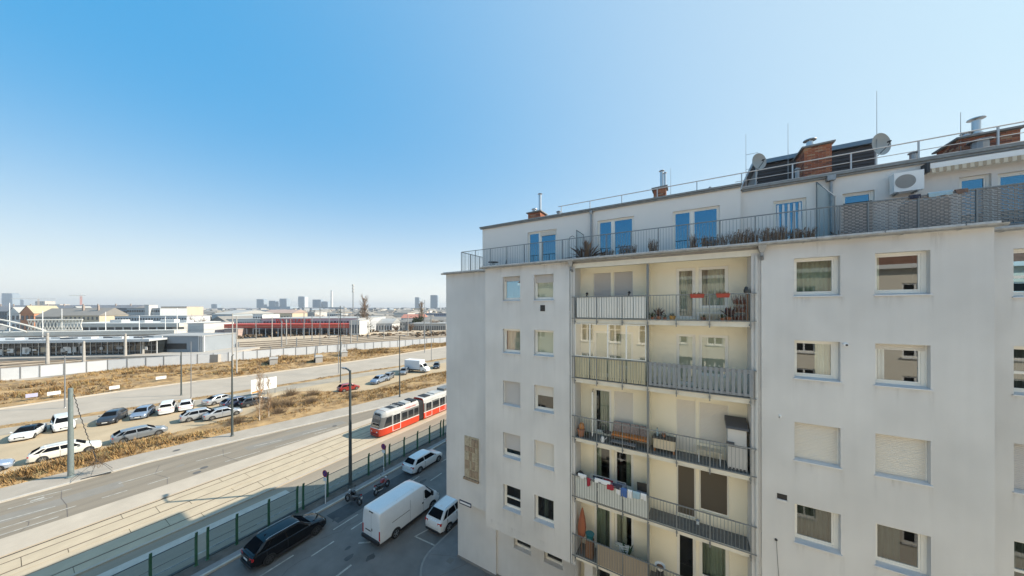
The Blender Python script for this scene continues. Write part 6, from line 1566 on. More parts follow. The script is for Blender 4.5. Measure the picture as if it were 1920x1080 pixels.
obj('shaft', MB().tube((0,0,0),(0,0,z-2),.9,10,r2=.45), M_GALV, t)
for k in range(3): obj('antenna_ring', MB().lathe((0,0,z-3-k*4.2),[(1.3-.1*k,0),(1.5,.6),(1.3,2.4)],10), G_W2, t)
# cranes
for px, p_, d, c, lb, jib in ((152,553,900,(.60,.24,.18),'red tower crane with white jib on the left skyline',(-22,10)), (72,559,1100,(.52,.42,.34),'pale tower crane with long horizontal jib on the left skyline',(-60,40))):
    x, y, z = at(px, d, p_); m = mat('crane_%d' % px, (*c,1), .6)
    t = thing('tower_crane', lb, 'crane', (x,y,0), rad(60))
    mb = MB(); s = 1.3
    for sx in (-s,s):
        for sy in (-s,s): mb.tube((sx,sy,0),(sx,sy,z),.35,4)
    k = 0
    while k*4 < z-4: mb.tube((-s,-s,k*4),(s,-s,k*4+4),.25,3); mb.tube((s,s,k*4),(-s,s,k*4+4),.25,3); k += 1
    obj('mast_lattice', mb, m, t); obj('jib', MB().box(jib[0],jib[1],-.9,.9,z+.01,z+1.8).tube((0,0,z+1.8),(0,0,z+9),.5,4).tube((0,0,z+9),(jib[0]*.8,0,z+1.8),.2,3).tube((0,0,z+9),(jib[1]*.9,0,z+1.8),.2,3), mat('crane_jib',(.5,.5,.48,1),.6), t)
    obj('cab', MB().box(1.4,3.4,-1.2,1.2,z-3.5,z-.2), G_W, t)
for a, b, p_, d, lb in ((66,84,563,1300,'pale unfinished concrete block under the cranes'),(84,112,569,1300,'lower pale block beside the unfinished one')):
    block('building_shell', lb, a, b, p_, d, fm((.60,.52,.44),'raw_concrete'), 30, 'flat', RF_L, 4, 6, wf=.5)
# distant city and woods as broken low masses that nobody could count
def mass(name, px0, px1, d0, d1, n, hmin, hmax, mats, seed, wmin=8, wmax=26):
    rr = random.Random(seed); mb = MB()
    for _ in range(n):
        px = rr.uniform(px0, px1); d = d0*(d1/d0)**rr.random(); x, y = at(px, d); w_, dp = rr.uniform(wmin,wmax), rr.uniform(8,18); h = rr.uniform(hmin,hmax)
        a = rr.choice([.3, .3+math.pi/2])+rr.uniform(-.1,.1); mb.cur = rr.randrange(len(mats)-1)
        mb.obox((x,y),(math.cos(a),math.sin(a)),w_/2,dp/2,-.1,h)
        c, s = math.cos(a), math.sin(a); mb.cur = len(mats)-1
        P_ = lambda u_, v_, z_: (x+c*u_-s*v_, y+s*u_+c*v_, z_)
        W, D = w_/2+.3, dp/2+.3; rg = rr.uniform(1.5,4)
        mb.mesh([P_(-W,-D,h),P_(W,-D,h),P_(W,D,h),P_(-W,D,h),P_(-W,0,h+rg),P_(W,0,h+rg)], [(0,1,5,4),(2,3,4,5),(0,4,3),(1,2,5)])
    o = obj(name, mb, mats); o['kind'] = 'stuff'; o['label'] = 'distant mass of city roofs below the horizon'; return o
mass('distant_roofs', -120, 860, 380, 1100, 520, 5, 11, [G_W2, G_CR, G_G, G_PK, G_W, RF_B], 4)
mass('distant_roofs', -120, 860, 1100, 4200, 900, 6, 17, [G_W2, G_G, G_CR, M_TW2, RF_D], 5, 14, 50)
mass('distant_roofs', 700, 860, 230, 380, 40, 4, 7, [G_W2, G_CR, G_G, G_W, RF_B], 6)
mass('distant_roofs', 320, 480, 215, 380, 40, 4, 8, [G_W2, G_CR, G_G, G_W, RF_B], 9)

# --- trees ------------------------------------------------------------
M_BARK = mat('grey_bark', (0.16,0.12,0.09,1), .95); M_TWIG = mat('brown_twigs', (0.20,0.14,0.10,1), .95); M_PALEBARK = mat('birch_bark', (0.58,0.52,0.44,1), .9, var=.3, scale=5); M_PTW = mat('pale_twigs', (0.36,0.24,0.14,1), .95)
M_PTREE = mat('poplar_twigs', (0.30,0.215,0.15,1), .95); M_EVG = mat('evergreen_leaves', (0.045,0.06,0.025,1), .9, var=.4, scale=.5); M_BUSH = mat('brown_brush', (0.19,0.135,0.085,1), .95, var=.3, scale=.6)
def bare_tree(name, label, x, y, h, spread, n1, n2, seed, tm=None, bm_=None, columnar=False, z0=0, group=None, tr=None, tw=None):
    rr = random.Random(seed); t = thing(name, label, 'tree', (x,y,z0), rr.uniform(0,6), group); r0 = tr or h*.016
    top_ = h*.92 if columnar else h*.55
    pts = [Vector((0,0,0))]
    for k in range(1,6): pts.append(Vector((rr.uniform(-.03,.03)*h*.4, rr.uniform(-.03,.03)*h*.4, top_*k/5)))
    mb = MB()
    for k in range(5): mb.tube(pts[k], pts[k+1], r0*(1-.16*k), 7, r2=r0*(1-.16*(k+1)))
    obj('trunk', mb, bm_ or M_BARK, t, smooth=50)
    cr = MB(); q = tw or h*.0022
    for _ in range(n1):
        s = .05+.92*rr.random()**1.25 if columnar else rr.uniform(.35,1); k = min(4,int(s*5)); b = pts[k].lerp(pts[k+1], s*5-k if s < 1 else 1)
        a = rr.uniform(0,6.283)
        if columnar: l = h*rr.uniform(.12,.26)*(1.1-s*.55); d = Vector((math.cos(a)*spread, math.sin(a)*spread, 1)).normalized()
        else: l = h*rr.uniform(.25,.5); d = Vector((math.cos(a), math.sin(a), rr.uniform(.5,1.3))).normalized(); l *= spread*1.2
        e = b + d*l; m_ = b.lerp(e,.5)+Vector((0,0,l*.04)); cr.tube(b, m_, q*3.2, 4, r2=q*2.2, caps=False); cr.tube(m_, e, q*2.2, 4, r2=q, caps=False)
        for _2 in range(n2):
            f = rr.uniform(.25,1); c0 = b.lerp(e,f); a2 = rr.uniform(0,6.283); d2 = (d*.9+Vector((math.cos(a2),math.sin(a2),rr.uniform(-.1,.7)))*(.42 if columnar else .8)).normalized(); l2 = l*rr.uniform(.2,.5)
            e2 = c0+d2*l2; cr.tube(c0, e2, q*1.2, 3, r2=q*.6, caps=False)
            for _3 in range(2):
                c1 = c0.lerp(e2, rr.uniform(.3,1)); d3 = (d2+Vector((rr.uniform(-1,1),rr.uniform(-1,1),rr.uniform(-.3,.8)))*.6).normalized(); cr.tube(c1, c1+d3*l2*.55, q*.7, 3, r2=q*.5, caps=False)
    obj('crown', cr, tm or M_TWIG, t); return t
def leafy(name, label, x, y, h, r, seed, m, n=900, group=None, z0=0, trunk=True):
    rr = random.Random(seed); t = thing(name, label, 'tree' if 'tree' in name else 'bush', (x,y,z0), 0, group)
    if trunk: obj('trunk', MB().tube((0,0,0),(0,0,h*.5),h*.03,6,r2=h*.015), M_BARK, t)
    mb = MB(); lob = [(rr.gauss(0,.45)*r, rr.gauss(0,.45)*r, h*rr.uniform(.3,.85), r*rr.uniform(.35,.6)) for _ in range(9)]
    for _ in range(n):
        lx, ly, lz, lr = rr.choice(lob); v = Vector((rr.gauss(0,1),rr.gauss(0,1),rr.gauss(0,1))).normalized()*lr*rr.uniform(.55,1.08); p = Vector((lx,ly,lz))+v
        if p.z < .1: continue
        s = h*rr.uniform(.022,.05); a = Vector((rr.gauss(0,1),rr.gauss(0,1),rr.gauss(0,1))).normalized(); b = a.orthogonal().normalized(); c = a.cross(b)
        mb.face([p+b*s, p+c*s*.7, p-b*s, p-c*s*.7])
    obj('crown', mb, m, t); return t
x, y = at(683, 195); bare_tree('poplar_tree', 'tall bare columnar poplar standing right of the store', x, y, 25.5, .62, 190, 5, 3, M_PTREE, columnar=True, tw=.04)
x, y = at(790, 235); bare_tree('poplar_tree', 'slimmer bare columnar poplar near the corner wall', x, y, 23.5, .50, 120, 5, 4, M_PTREE, columnar=True, tw=.04)
x, y = at(685, 182); leafy('evergreen_tree', 'round dark evergreen at the foot of the tall poplar', x, y, 7.5, 4.2, 5, M_EVG)
x, y = at(782, 225); leafy('evergreen_tree', 'dark evergreen at the foot of the slimmer poplar', x, y, 12, 4.0, 6, M_EVG)
for i, (px, d, h, lb) in enumerate(((372,190,13,'bare bushy tree between the peach block and the pale hall'),(388,200,11,'second bare tree left of the pale blue hall'),(362,180,9,'low bare tree at the white end block'),(655,240,14,'bare tree left of the telecom mast foot'),(640,260,12,'bare tree behind the store roof'),(700,260,11,'bare tree right of the tall poplar'),(735,300,12,'bare tree over the far workshop'),(815,215,10,'bare tree over the long pale shed'),(410,240,12,'bare tree over the left edge of the pale blue hall'),(455,260,11,'bare tree behind the white depot'),(505,300,12,'bare tree above the cream hall'),(600,300,13,'bare tree right of the pale flat hall'),(250,330,13,'bare tree behind the blue office'),(150,320,12,'bare tree above the cream apartment row'),(770,200,8,'small bare tree before the white house'),(742,195,7,'low bare tree beside the sheds'))):
    x, y = at(px, d); bare_tree('bare_tree', lb, x, y, h, .75, 34, 7, 30+i, tw=.05)
# young birches and brush beside the dark hatchback
bare_tree('birch_tree', 'young bare birch with pale trunk at the lot edge, left of a thinner one', -55.3, 19.6, 7.2, .34, 60, 5, 50, M_PTW, M_PALEBARK, tr=.085, tw=.007, columnar=True)
bare_tree('birch_tree', 'thinner young bare birch just right of the pale-trunked one', -55.7, 20.9, 6.6, .32, 50, 5, 51, M_PTW, M_PALEBARK, tr=.06, tw=.007, columnar=True)
bare_tree('birch_tree', 'wispy bare sapling behind the white notice boards', -68.5, 24.3, 7.0, .5, 50, 6, 52, M_PTW, M_PALEBARK, tr=.06, tw=.007, columnar=True)
for i, (x, y, h, lb) in enumerate(((-60.8,23.2,1.9,'grey-brown brush heap behind the dark hatchback'),(-59.5,25.0,1.6,'smaller brush heap right of the dark hatchback'),(-57.0,17.4,1.3,'dry shrub at the grass edge left of the birches'),(-56.6,22.6,1.2,'dry shrub at the foot of the birches'),(-66.5,28.5,1.5,'dry shrub in the wide grass before the notice boards'),(-62.5,30.5,1.4,'dry shrub left of the red hatchback'),(-58.0,28.0,1.3,'dry shrub at the pavement side of the wide grass'),(-54.5,33.5,1.2,'dry shrub on the grass between birches and red hatchback'))):
    rr2 = random.Random(60+i); t = thing('dry_bush', lb, 'bush', (x,y,.02)); mb = MB()
    for _ in range(420):
        a = rr2.uniform(0,6.28); e = rr2.uniform(.15,1.4); l = h*rr2.uniform(.5,1.15); b = Vector((rr2.gauss(0,.5)*h*.5, rr2.gauss(0,.5)*h*.5, 0)); mb.tube(b, b+Vector((math.cos(a)*math.cos(e),math.sin(a)*math.cos(e),math.sin(e)))*l, .018, 3, r2=.006, caps=False)
    obj('stems', mb, M_BUSH, t)['kind'] = 'stuff'
# distant wood line
def wood(px0, px1, d, n, h, seed, m):
    rr = random.Random(seed); mb = MB()
    for _ in range(n):
        px = rr.uniform(px0,px1); dd = d*rr.uniform(.9,1.15); x, y = at(px, dd); hh = h*rr.uniform(.6,1.1)
        for _2 in range(7):
            p = Vector((x+rr.gauss(0,2.2), y+rr.gauss(0,2.2), hh*rr.uniform(.15,1))); s = rr.uniform(.7,1.7); a = Vector((rr.gauss(0,1),rr.gauss(0,1),rr.gauss(0,1))).normalized(); b = a.orthogonal().normalized(); c = a.cross(b)
            mb.face([p+b*s, p+c*s, p-b*s, p-c*s]); mb.face([p+a*s, p+c*s, p-a*s, p-c*s])
    o = obj('distant_woods', mb, m); o['kind'] = 'stuff'
wood(-100, 860, 900, 700, 11, 1, M_BUSH); wood(690, 860, 330, 160, 8, 2, M_BUSH); wood(330, 660, 300, 160, 8, 3, M_BUSH); wood(-60, 330, 480, 200, 12, 4, mat('dark_wood',(0.05,0.055,0.05,1),.95))
# hedges of bare scrub along the railway's far side
wood(420, 860, 178, 120, 2.2, 6, M_BUSH)

# ---------------------------------------------------------------- the winter air
HZ = True
if HZ:
    hz = MB().box(-11000, 2500, -2500, 11000, -1.2, 190)
    m = bpy.data.materials.new('winter_haze'); m.use_nodes = True; n_ = m.node_tree.nodes; n_.remove(n_['Principled BSDF'])
    pv = n_.new('ShaderNodeVolumePrincipled'); pv.inputs['Color'].default_value = (0.93,0.96,1.0,1); pv.inputs['Density'].default_value = 0.00014; pv.inputs['Anisotropy'].default_value = 0.2
    m.node_tree.links.new(pv.outputs[0], n_['Material Output'].inputs['Volume'])
    o = obj('haze', hz, m); o['kind'] = 'stuff'
# ================================================================ on the roof and the roof terrace
M_BRICK = mat('chimney_brick_mortar', (0.30,0.25,0.21,1), .9, var=.2, scale=8)
M_BRK = [mat('brick_%s' % n, c, .85, var=.25, scale=12) for n, c in (('red',(0.33,0.105,0.055,1)),('orange',(0.42,0.16,0.08,1)),('dark',(0.20,0.075,0.05,1)),('buff',(0.42,0.26,0.16,1)))]
M_CAP = mat('chimney_cap', (0.24,0.235,0.23,1), .9, var=.2, scale=6)
def chimney(x0, x1, y0, y1, z0, z1, flues, seed, label_part=None):
    """brick stack with raised courses, a sloped cover slab and metal flues; hangs under the building"""
    c = obj('chimney', MB().box(x0,x1,y0,y1,z0,z1), M_BRICK, BLD)
    rr = random.Random(seed); mb = MB(); z = z0+.01; k = 0
    bh, bl = .066, .245
    while z < z1-.05:
        o = (k % 2)*bl/2
        for face in (0,1,2):
            a, b = (x0,x1) if face == 0 else (y0,y1); u = a - o
            while u < b:
                p, q = max(a,u+.006), min(b,u+bl-.006)
                if q-p > .03:
                    d = rr.uniform(.004,.012); mb.cur = rr.choices(range(4),[4,3,2,1])[0]
                    if face == 0: mb.box(p,q,y0-d,y0-.0005,z,z+bh-.012)
                    elif face == 1: mb.box(x0-d,x0-.0005,p,q,z,z+bh-.012)
                    else: mb.box(x1+.0005,x1+d,p,q,z,z+bh-.012)
                u += bl
        z += bh; k += 1
    obj('brickwork', mb, M_BRK, c)['kind'] = 'stuff'
    obj('cover_slab', MB().mesh([(x0-.10,y0-.12,z1),(x1+.10,y0-.12,z1+.02),(x1+.10,y1+.1,z1+.02),(x0-.10,y1+.1,z1),(x0-.10,y0-.12,z1+.06),(x1+.10,y0-.12,z1+.09),(x1+.10,y1+.1,z1+.09),(x0-.10,y1+.1,z1+.06)], [(0,3,2,1),(4,5,6,7),(0,1,5,4),(1,2,6,5),(2,3,7,6),(3,0,4,7)]), M_CAP, c)
    for fx, r, zt, kind in flues:
        yc = (y0+y1)/2
        if kind == 'pipe': f = MB().tube((fx,yc,z1+.05),(fx,yc,zt-.14),r,12).lathe((fx,yc,zt-.1),[(r*1.7,0),(r*1.5,.03),(.02,.07)],12).tube((fx,yc,zt-.14),(fx,yc,zt-.1),r*.5,6)
        else:
            f = MB().lathe((fx,yc,z1+.05),[(r,0),(r,.12),(r*1.25,.14),(r*1.25,.17),(r*.95,.18),(r*.95,.22),(r*1.25,.24),(r*1.25,.27),(r*.95,.28),(r*.95,.36)],14).lathe((fx,yc,zt-.07),[(r*1.75,0),(r*1.7,.03),(r*.3,.08)],14).tube((fx,yc,z1+.4),(fx,yc,zt-.12),r*.85,10).tube((fx,yc,zt-.12),(fx,yc,zt-.06),r*.3,6)
        obj('flue', f, mat('flue_steel', (0.55,0.56,0.57,1), .3, metal=.8), c, smooth=40)
    return c
chimney(-9.80,-8.86,19,20.0,22.61,23.68,[(-9.10,.10,25.2,'pipe'),(-9.55,.12,24.15,'cowl')],1)
chimney(-1.70,-1.08,19,19.6,22.61,23.78,[(-1.30,.09,24.95,'pipe'),(-1.13,.06,24.8,'pipe')],2)
chimney(4.68,5.60,19,20.2,22.61,24.40,[(5.03,.14,25.03,'cowl')],3)
chimney(9.15,10.55,19,20.2,22.61,23.55,[(9.87,.13,24.5,'cowl'),(9.62,.09,24.0,'cowl')],4)
# raised dark stair head with ribbed cladding
M_RIB = mat('dark_ribbed_sheet', (0.060,0.055,0.056,1), .6, var=.15, scale=3)
c = obj('stair_head', MB().prism([(3.25,21),(7.66,21),(7.66,25),(3.25,25)], 22.7, 24.72), M_RIB, BLD)
rb_ = MB(); z = 22.9
while z < 24.65: rb_.box(3.26,7.65,20.965,20.999,z,z+.10); z += .16
obj('cladding_rib', rb_, M_RIB, c)['kind'] = 'stuff'
obj('roof_sheet', MB().mesh([(3.05,20.8,24.74),(7.85,20.8,24.74),(7.85,25.2,24.9),(3.05,25.2,24.9),(3.05,20.8,24.95),(7.85,20.8,24.95),(7.85,25.2,25.1),(3.05,25.2,25.1)], [(0,3,2,1),(4,5,6,7),(0,1,5,4),(1,2,6,5),(2,3,7,6),(3,0,4,7)]), mat('blue_grey_sheet',(0.16,0.22,0.27,1),.45,metal=.4), c)
fr = MB()
for k in range(5): fr.tube((3.1-.12*k+.0,20.9,22.65),(3.28,20.9,24.6-.25*k),.02,5)
obj('stay', fr, M_GALV, c)
# rooftop guard rail
GR = thing('rooftop_guard_rail', 'pale steel guard rail with three bars along the flat roof behind the brick chimneys', 'railing', (2,18.2,22.6), world=True)
M_GRAIL = mat('pale_rail', (0.52,0.52,0.52,1), .4, metal=.5)
for z, x0, x1 in ((23.50,-7.2,13),(23.12,2.0,13),(22.82,2.0,13)): obj('bar', MB().tube((x0,18.2,z),(x1,18.2,z),.024 if z > 23.4 else .015,6), M_GRAIL, GR)
x = -7.0
while x < 13: obj('rail_post', MB().box(x-.022,x+.022,18.19,18.235,22.6,23.5), M_GRAIL, GR); x += 1.85
# vents, dishes, aerials
VG = 'roof vents behind the eaves'
for x, y, h, r, lb in ((-7.5,19,.95,.11,'small capped vent pipe right of the first chimney on the roof'),(-7.22,19,.78,.06,'thin black vent pipe beside the capped one'),(1.0,18.8,.75,.06,'short dark vent left of the dark stair head'),(4.35,18.6,.85,.08,'pale square vent post left of the big brick chimney'),(7.95,18.9,.80,.10,'grey-blue capped vent near the right satellite dish'),(9.45,18.6,.72,.2,'boxy grey vent in front of the right chimney')):
    t = thing('roof_vent', lb, 'vent', (x,y,22.6), 0, VG)
    obj('pipe', MB().tube((0,0,0),(0,0,h-.14),r,10), M_BLACK if 'black' in lb or 'dark vent' in lb else M_GALV, t); obj('cap', MB().lathe((0,0,h-.13),[(r*1.5,0),(r*1.5,.03),(r*.4,.10)],10), M_GALV, t)
def dish(x, y, z, r, yaw_, label):
    t = thing('satellite_dish', label, 'satellite dish', (x,y,z), yaw_, 'satellite dishes on the roof')
    v = [(r*q/5, -.035*0+.28*r*((q/5)**2)-.28*r) for q in range(6)]
    mb = MB().lathe((0,0,.0),[(max(a,.005), -b-.28*r) for a,b in v]+[(max(a,.005), -b-.28*r+.015) for a,b in v[::-1]],22,ax='y')
    obj('reflector', mb, mat('dish_grey',(0.36,0.37,0.36,1),.5), t, smooth=50)
    obj('feed_arm', MB().path([(0,0,-r*.95),(0,-.75*r,-r*.35),(0,-.85*r,-.05)],.014,5).lathe((0,-.92*r,-.03),[(.03,0),(.045,.06),(.03,.12)],8,ax='y'), M_DARK, t)
    obj('pole', MB().tube((0,.08,-1.5),(0,.08,.1),.026,8).box(-.05,.05,0.0,.1,-.08,.08), M_GALV, t)
dish(3.02,19.3,24.30,.40,rad(38),'grey satellite dish at the left end of the dark stair head')
dish(7.08,19.2,23.98,.47,rad(36),'round satellite dish at the right end of the dark stair head')
for x, y, zt, lb, el in ((2.55,19.2,25.8,'thin aerial rod with cross bars left of the left satellite dish',((24.75,.5),(24.0,.55))),(4.12,19,25.75,'tall thin aerial rod left of the big brick chimney',()),(7.02,19.1,26.3,'tallest thin aerial rod above the right satellite dish',()),(9.2,19,24.6,'short thin rod left of the right chimney',()),(-.85,19.5,25.0,'very thin lightning rod right of the second chimney',())):
    t = thing('aerial', lb, 'antenna', (x,y,22.6), 0, 'aerials on the roof')
    obj('rod', MB().tube((0,0,0),(0,0,zt-22.6),.014,6,r2=.007), M_GALV, t)
    for z, l in el: obj('cross_bar', MB().tube((0,0,z-22.6),(l,.1,z-22.6+.03),.010,5), M_GALV, t)
# air conditioner and awning
YA = YP+.28
t = thing('air_conditioner', 'white air conditioner unit on brackets on the penthouse wall', 'air conditioner', (7.0,YA,21.2), world=True)
a0, a1, z0, z1 = 6.64, 7.36, 21.27, 21.98
obj('casing', MB().box(a0,a1,YA-.40,YA-.09,z0,z1), M_WHITE, t)
n = 24; fx, fz, fr_ = a0+.27, (z0+z1)/2, .25
obj('fan_grille', MB().face([(fx+fr_*math.cos(2*math.pi*i/n),YA-.404,fz+fr_*math.sin(2*math.pi*i/n)) for i in range(n)]), mat('fan_dark',(0.26,0.25,0.235,1),.6), t)
g = MB()
for q in (.05,.09,.13,.17,.21,.245):
    for i in range(n):
        a, b = 2*math.pi*i/n, 2*math.pi*(i+1)/n
        g.face([(fx+q*math.cos(a),YA-.412,fz+q*math.sin(a)),(fx+(q+.012)*math.cos(a),YA-.412,fz+(q+.012)*math.sin(a)),(fx+(q+.012)*math.cos(b),YA-.412,fz+(q+.012)*math.sin(b)),(fx+q*math.cos(b),YA-.412,fz+q*math.sin(b))])
obj('grille_ring', g, mat('grille_grey',(0.42,0.41,0.40,1),.5), t)['kind'] = 'stuff'
obj('bracket', MB().box(a0+.1,a0+.15,YA-.38,YA-.002,z0-.05,z0-.002).box(a1-.15,a1-.1,YA-.38,YA-.002,z0-.05,z0-.002), M_GALV, t); obj('pipe', MB().path([(a1-.1,YA-.2,z0),(a1-.1,YA-.1,z0-.2),(a1-.3,YA-.05,z0-.3)],.03,6), M_WHITE, t)
t = thing('awning', 'rolled cream awning with scalloped valance above the right penthouse windows', 'awning', (9.5,YA,22), world=True)
obj('cassette', MB().box(7.52,13,YA-.32,YA-.02,21.98,22.16), M_WHITE, t)
for i in range(64):
    x = 7.56+i*.085; mb = MB(); n = 5
    mb.face([(x,YA-.34,21.97),(x+.083,YA-.34,21.97)] + [(x+.083-.083*k/n, YA-.345, 21.83-.035*math.sin(math.pi*k/n)) for k in range(n+1)])
    obj('valance_strip', mb, [mat('awning_cream',(0.62,0.54,0.42,1),.9), mat('awning_tan',(0.40,0.32,0.23,1),.9)][i % 2], t)
obj('end_cap', MB().box(7.44,7.515,YA-.36,YA-.02,21.86,22.2), M_DARK, t)
# glass partitions of the terrace
M_PART = glass('frosted_partition', tint=(.74,.84,.88,1), base=.16, gain=1.4)
def partition(x, y0, y1, za, zb, label):
    t = thing('glass_partition', label, 'glass partition', (x,y0,19.24), world=True)
    obj('pane', MB().face([(x,y0,19.35),(x,y1,19.35),(x,y1,zb),(x,y0,za)]), M_PART, t)
    obj('frame', MB().tube((x,y0,19.24),(x,y0,za),.025,6).tube((x,y1,19.24),(x,y1,zb),.02,6).tube((x,y0,za),(x,y1,zb),.02,6).tube((x,y0,19.35),(x,y1,19.35),.02,6), M_RAIL, t)
partition(-5.15,15.62,16.9,21.15,21.15,'narrow framed glass partition between the two left terraces')
partition(4.62,15.42,17.2,21.05,22.2,'tall sloped glass partition between the railing and the woven screen')
# terrace furniture and dry planting
t = thing('terrace_table', 'small dark round table on the left roof terrace', 'table', (-10.9,16.2,19.24)); obj('top', MB().lathe((0,0,.70),[(.34,0),(.34,.025)],16), M_DARK, t)
for a in (0,2.1,4.2): obj('leg', MB().tube((.05*math.cos(a),.05*math.sin(a),.7),(.26*math.cos(a),.26*math.sin(a),0),.014,5), M_DARK, t)
def chair(x, y, z, rz, label, m, group=None):
    t = thing('chair', label, 'chair', (x,y,z), rz, group)
    obj('seat', MB().box(-.21,.21,-.2,.2,.43,.46), m, t)
    for i in range(4): obj('back_slat', MB().box(-.2,.2,.20+.02*i,.215+.02*i,.55+.09*i,.61+.09*i), m, t)
    for sx in (-.19,.19):
        obj('leg', MB().tube((sx,-.18,0),(sx,-.18,.43),.013,5), m, t); obj('leg', MB().path([(sx,.16,0),(sx,.19,.45),(sx,.28,.95)],.013,5), m, t)
    return t
chair(-10.25,16.3,19.24,rad(-60),'dark folding chair beside the small round terrace table',M_DARK)
M_DRY = [mat('dry_reed',(0.30,0.20,0.13,1),.95), mat('dry_reed_dark',(0.15,0.095,0.065,1),.95)]
M_PLB = mat('planter_dark',(0.055,0.05,0.048,1),.7)
def planter(x0, x1, y, z, h, n, label, cat='planter', base=.34, group=None, m=None, seed=0):
    t = thing('planter', label, cat, ((x0+x1)/2,y,z), 0, group); w_ = (x1-x0)/2
    obj('trough', MB().box(-w_,w_,-.16,.16,0,base), M_PLB, t); obj('soil', MB().face([(-w_+.02,-.14,base+.004),(w_-.02,-.14,base+.004),(w_-.02,.14,base+.004),(-w_+.02,.14,base+.004)]), M_SOIL, t)
    mb = MB(); rr = random.Random(seed)
    for _ in range(n):
        x, yy = rr.uniform(-w_,w_)*.95, rr.uniform(-.12,.12); l = h*rr.uniform(.5,1.05); dx, dy = rr.uniform(-.16,.16), rr.uniform(-.12,.12); mb.cur = rr.randrange(2); s = rr.uniform(.006,.013)
        mb.face([(x-s,yy,base),(x+s,yy,base),(x+dx+s*.4,yy+dy,base+l),(x+dx-s*.4,yy+dy,base+l)])
        if rr.random() < .35:
            q = rr.uniform(.4,.9); px, pz = x+dx*q, base+l*q; mb.face([(px-.03,yy+dy*q,pz),(px+.035,yy+dy*q-.02,pz+.02),(px+.02,yy+dy*q,pz+.09)])
    obj('plants', mb, m or M_DRY, t)['kind'] = 'stuff'; return t
pg = 'planters with dry grasses along the terrace rail'
for i, (a, b, h, n, lb) in enumerate(((-3.95,-3.2,.55,70,'planter of low dry grass in front of the second penthouse window'),(-3.0,-2.2,.75,90,'planter of taller dry grass right in front of the second window'),(-1.6,-1.25,.95,60,'narrow planter with tall dry stalks beside the third window'),(.1,.35,1.0,40,'slim planter with upright stalks before the third window'),(.5,1.5,.8,120,'planter of dense dry grass under the third window'),(1.55,2.5,.95,150,'wide planter of brown shrubs left of the lace-curtained window'),(2.55,3.4,.9,150,'planter of dark brown shrubs below the lace-curtained window'),(3.45,4.2,.7,110,'planter of low brown shrubs next to the sloped glass partition'))):
    planter(a,b,15.75,19.24,h*.72,int(n*1.2),lb,group=pg,seed=i)
def potplant(x, y, z, r, h, label, n=60, seed=1, m=None, pot=None, cat='potted plant', group=None, droop=.6):
    t = thing('potted_plant', label, cat, (x,y,z), 0, group)
    obj('pot', MB().lathe((0,0,0),[(r*.62,0),(r*.95,r*1.25),(r,r*1.28),(r,r*1.42),(r*.86,r*1.42),(r*.84,r*1.3)],12), pot or mat('terracotta',(0.36,0.16,0.09,1),.85,var=.15,scale=6), t, smooth=40)
    mb = MB(); rr = random.Random(seed)
    for _ in range(n):
        a = rr.uniform(0,6.28); e = rr.uniform(.1,1.45); l = h*rr.uniform(.5,1.0); b = Vector((rr.gauss(0,.25)*r,rr.gauss(0,.25)*r,r*1.35)); d = Vector((math.cos(a)*math.cos(e),math.sin(a)*math.cos(e),math.sin(e))); m1 = b+d*l*.6; e1 = b+d*l+Vector((0,0,-l*.25*droop)); s = Vector((-math.sin(a),math.cos(a),0))*l*.07
        mb.cur = rr.randrange(2); mb.face([b,m1+s,e1,m1-s])
    obj('foliage', mb, m or [mat('leaf_green',(0.05,0.085,0.03,1),.7),mat('leaf_olive',(0.11,0.10,0.045,1),.8)], t)['kind'] = 'stuff'; return t
potplant(-4.75,15.9,19.24,.16,1.5,'tall wispy potted shrub right of the narrow glass partition',70,2,M_DRY); potplant(-5.55,16.0,19.24,.13,.35,'small green potted plant left of the narrow glass partition',40,3); potplant(-6.1,16.0,19.24,.15,.3,'low bushy pot at the end of the left terrace',40,4)
potplant(4.95,16.0,19.24,.2,.6,'brown withered pot behind the sloped glass partition',70,5,M_DRY)
t = thing('shepherd_hook', 'curved dark metal hook stand on the left terrace', 'hook stand', (-5.75,16.1,19.24)); obj('rod', MB().path([(0,0,0),(0,0,1.5),(.06,0,1.68),(.2,0,1.75),(.33,0,1.66)],.014,6), M_DARK, t); obj('foot', MB().lathe((0,0,0),[(.14,0),(.13,.02)],10), M_DARK, t)
M_CL = [mat('cloth_%s' % n, c, .9) for n, c in (('paleblue',(0.32,0.45,0.52,1)),('brown',(0.17,0.11,0.085,1)),('navy',(0.03,0.035,0.06,1)),('white',(0.72,0.72,0.72,1)),('red',(0.33,0.03,0.045,1)),('blue',(0.06,0.13,0.34,1)),('rust',(0.30,0.10,0.05,1)),('grey',(0.25,0.25,0.29,1)))]
def cloth(x0, x1, y, z, drop, m, label, group, seed=0, back=None):
    """cloth folded over a rail: a wavy sheet in front, a short one behind"""
    mb = MB(); rr = random.Random(seed); n = 8; ph = rr.uniform(0,6); b_ = back if back else drop*.5
    F = lambda u, v: (x0+(x1-x0)*u, y-.035-.02*math.sin(ph+u*9)*(.3+v), z-drop*v*(1-.08*math.sin(ph*2+u*5)))
    B = lambda u, v: (x0+(x1-x0)*u, y+.035+.02*math.sin(ph+u*8)*(.3+v), z-b_*v)
    for i in range(n):
        u, w_ = i/n, (i+1)/n
        for v0, v1 in ((0,.33),(.33,.66),(.66,1)): mb.face([F(u,v1),F(w_,v1),F(w_,v0),F(u,v0)]); mb.face([B(u,v0),B(w_,v0),B(w_,v1),B(u,v1)])
        mb.face([F(u,0),F(w_,0),(x0+(x1-x0)*w_,y,z+.03),(x0+(x1-x0)*u,y,z+.03)]); mb.face([(x0+(x1-x0)*u,y,z+.03),(x0+(x1-x0)*w_,y,z+.03),B(w_,0),B(u,0)])
    o = obj('hanging_cloth', mb, m, smooth=60); return tag(o, label, 'cloth', group)
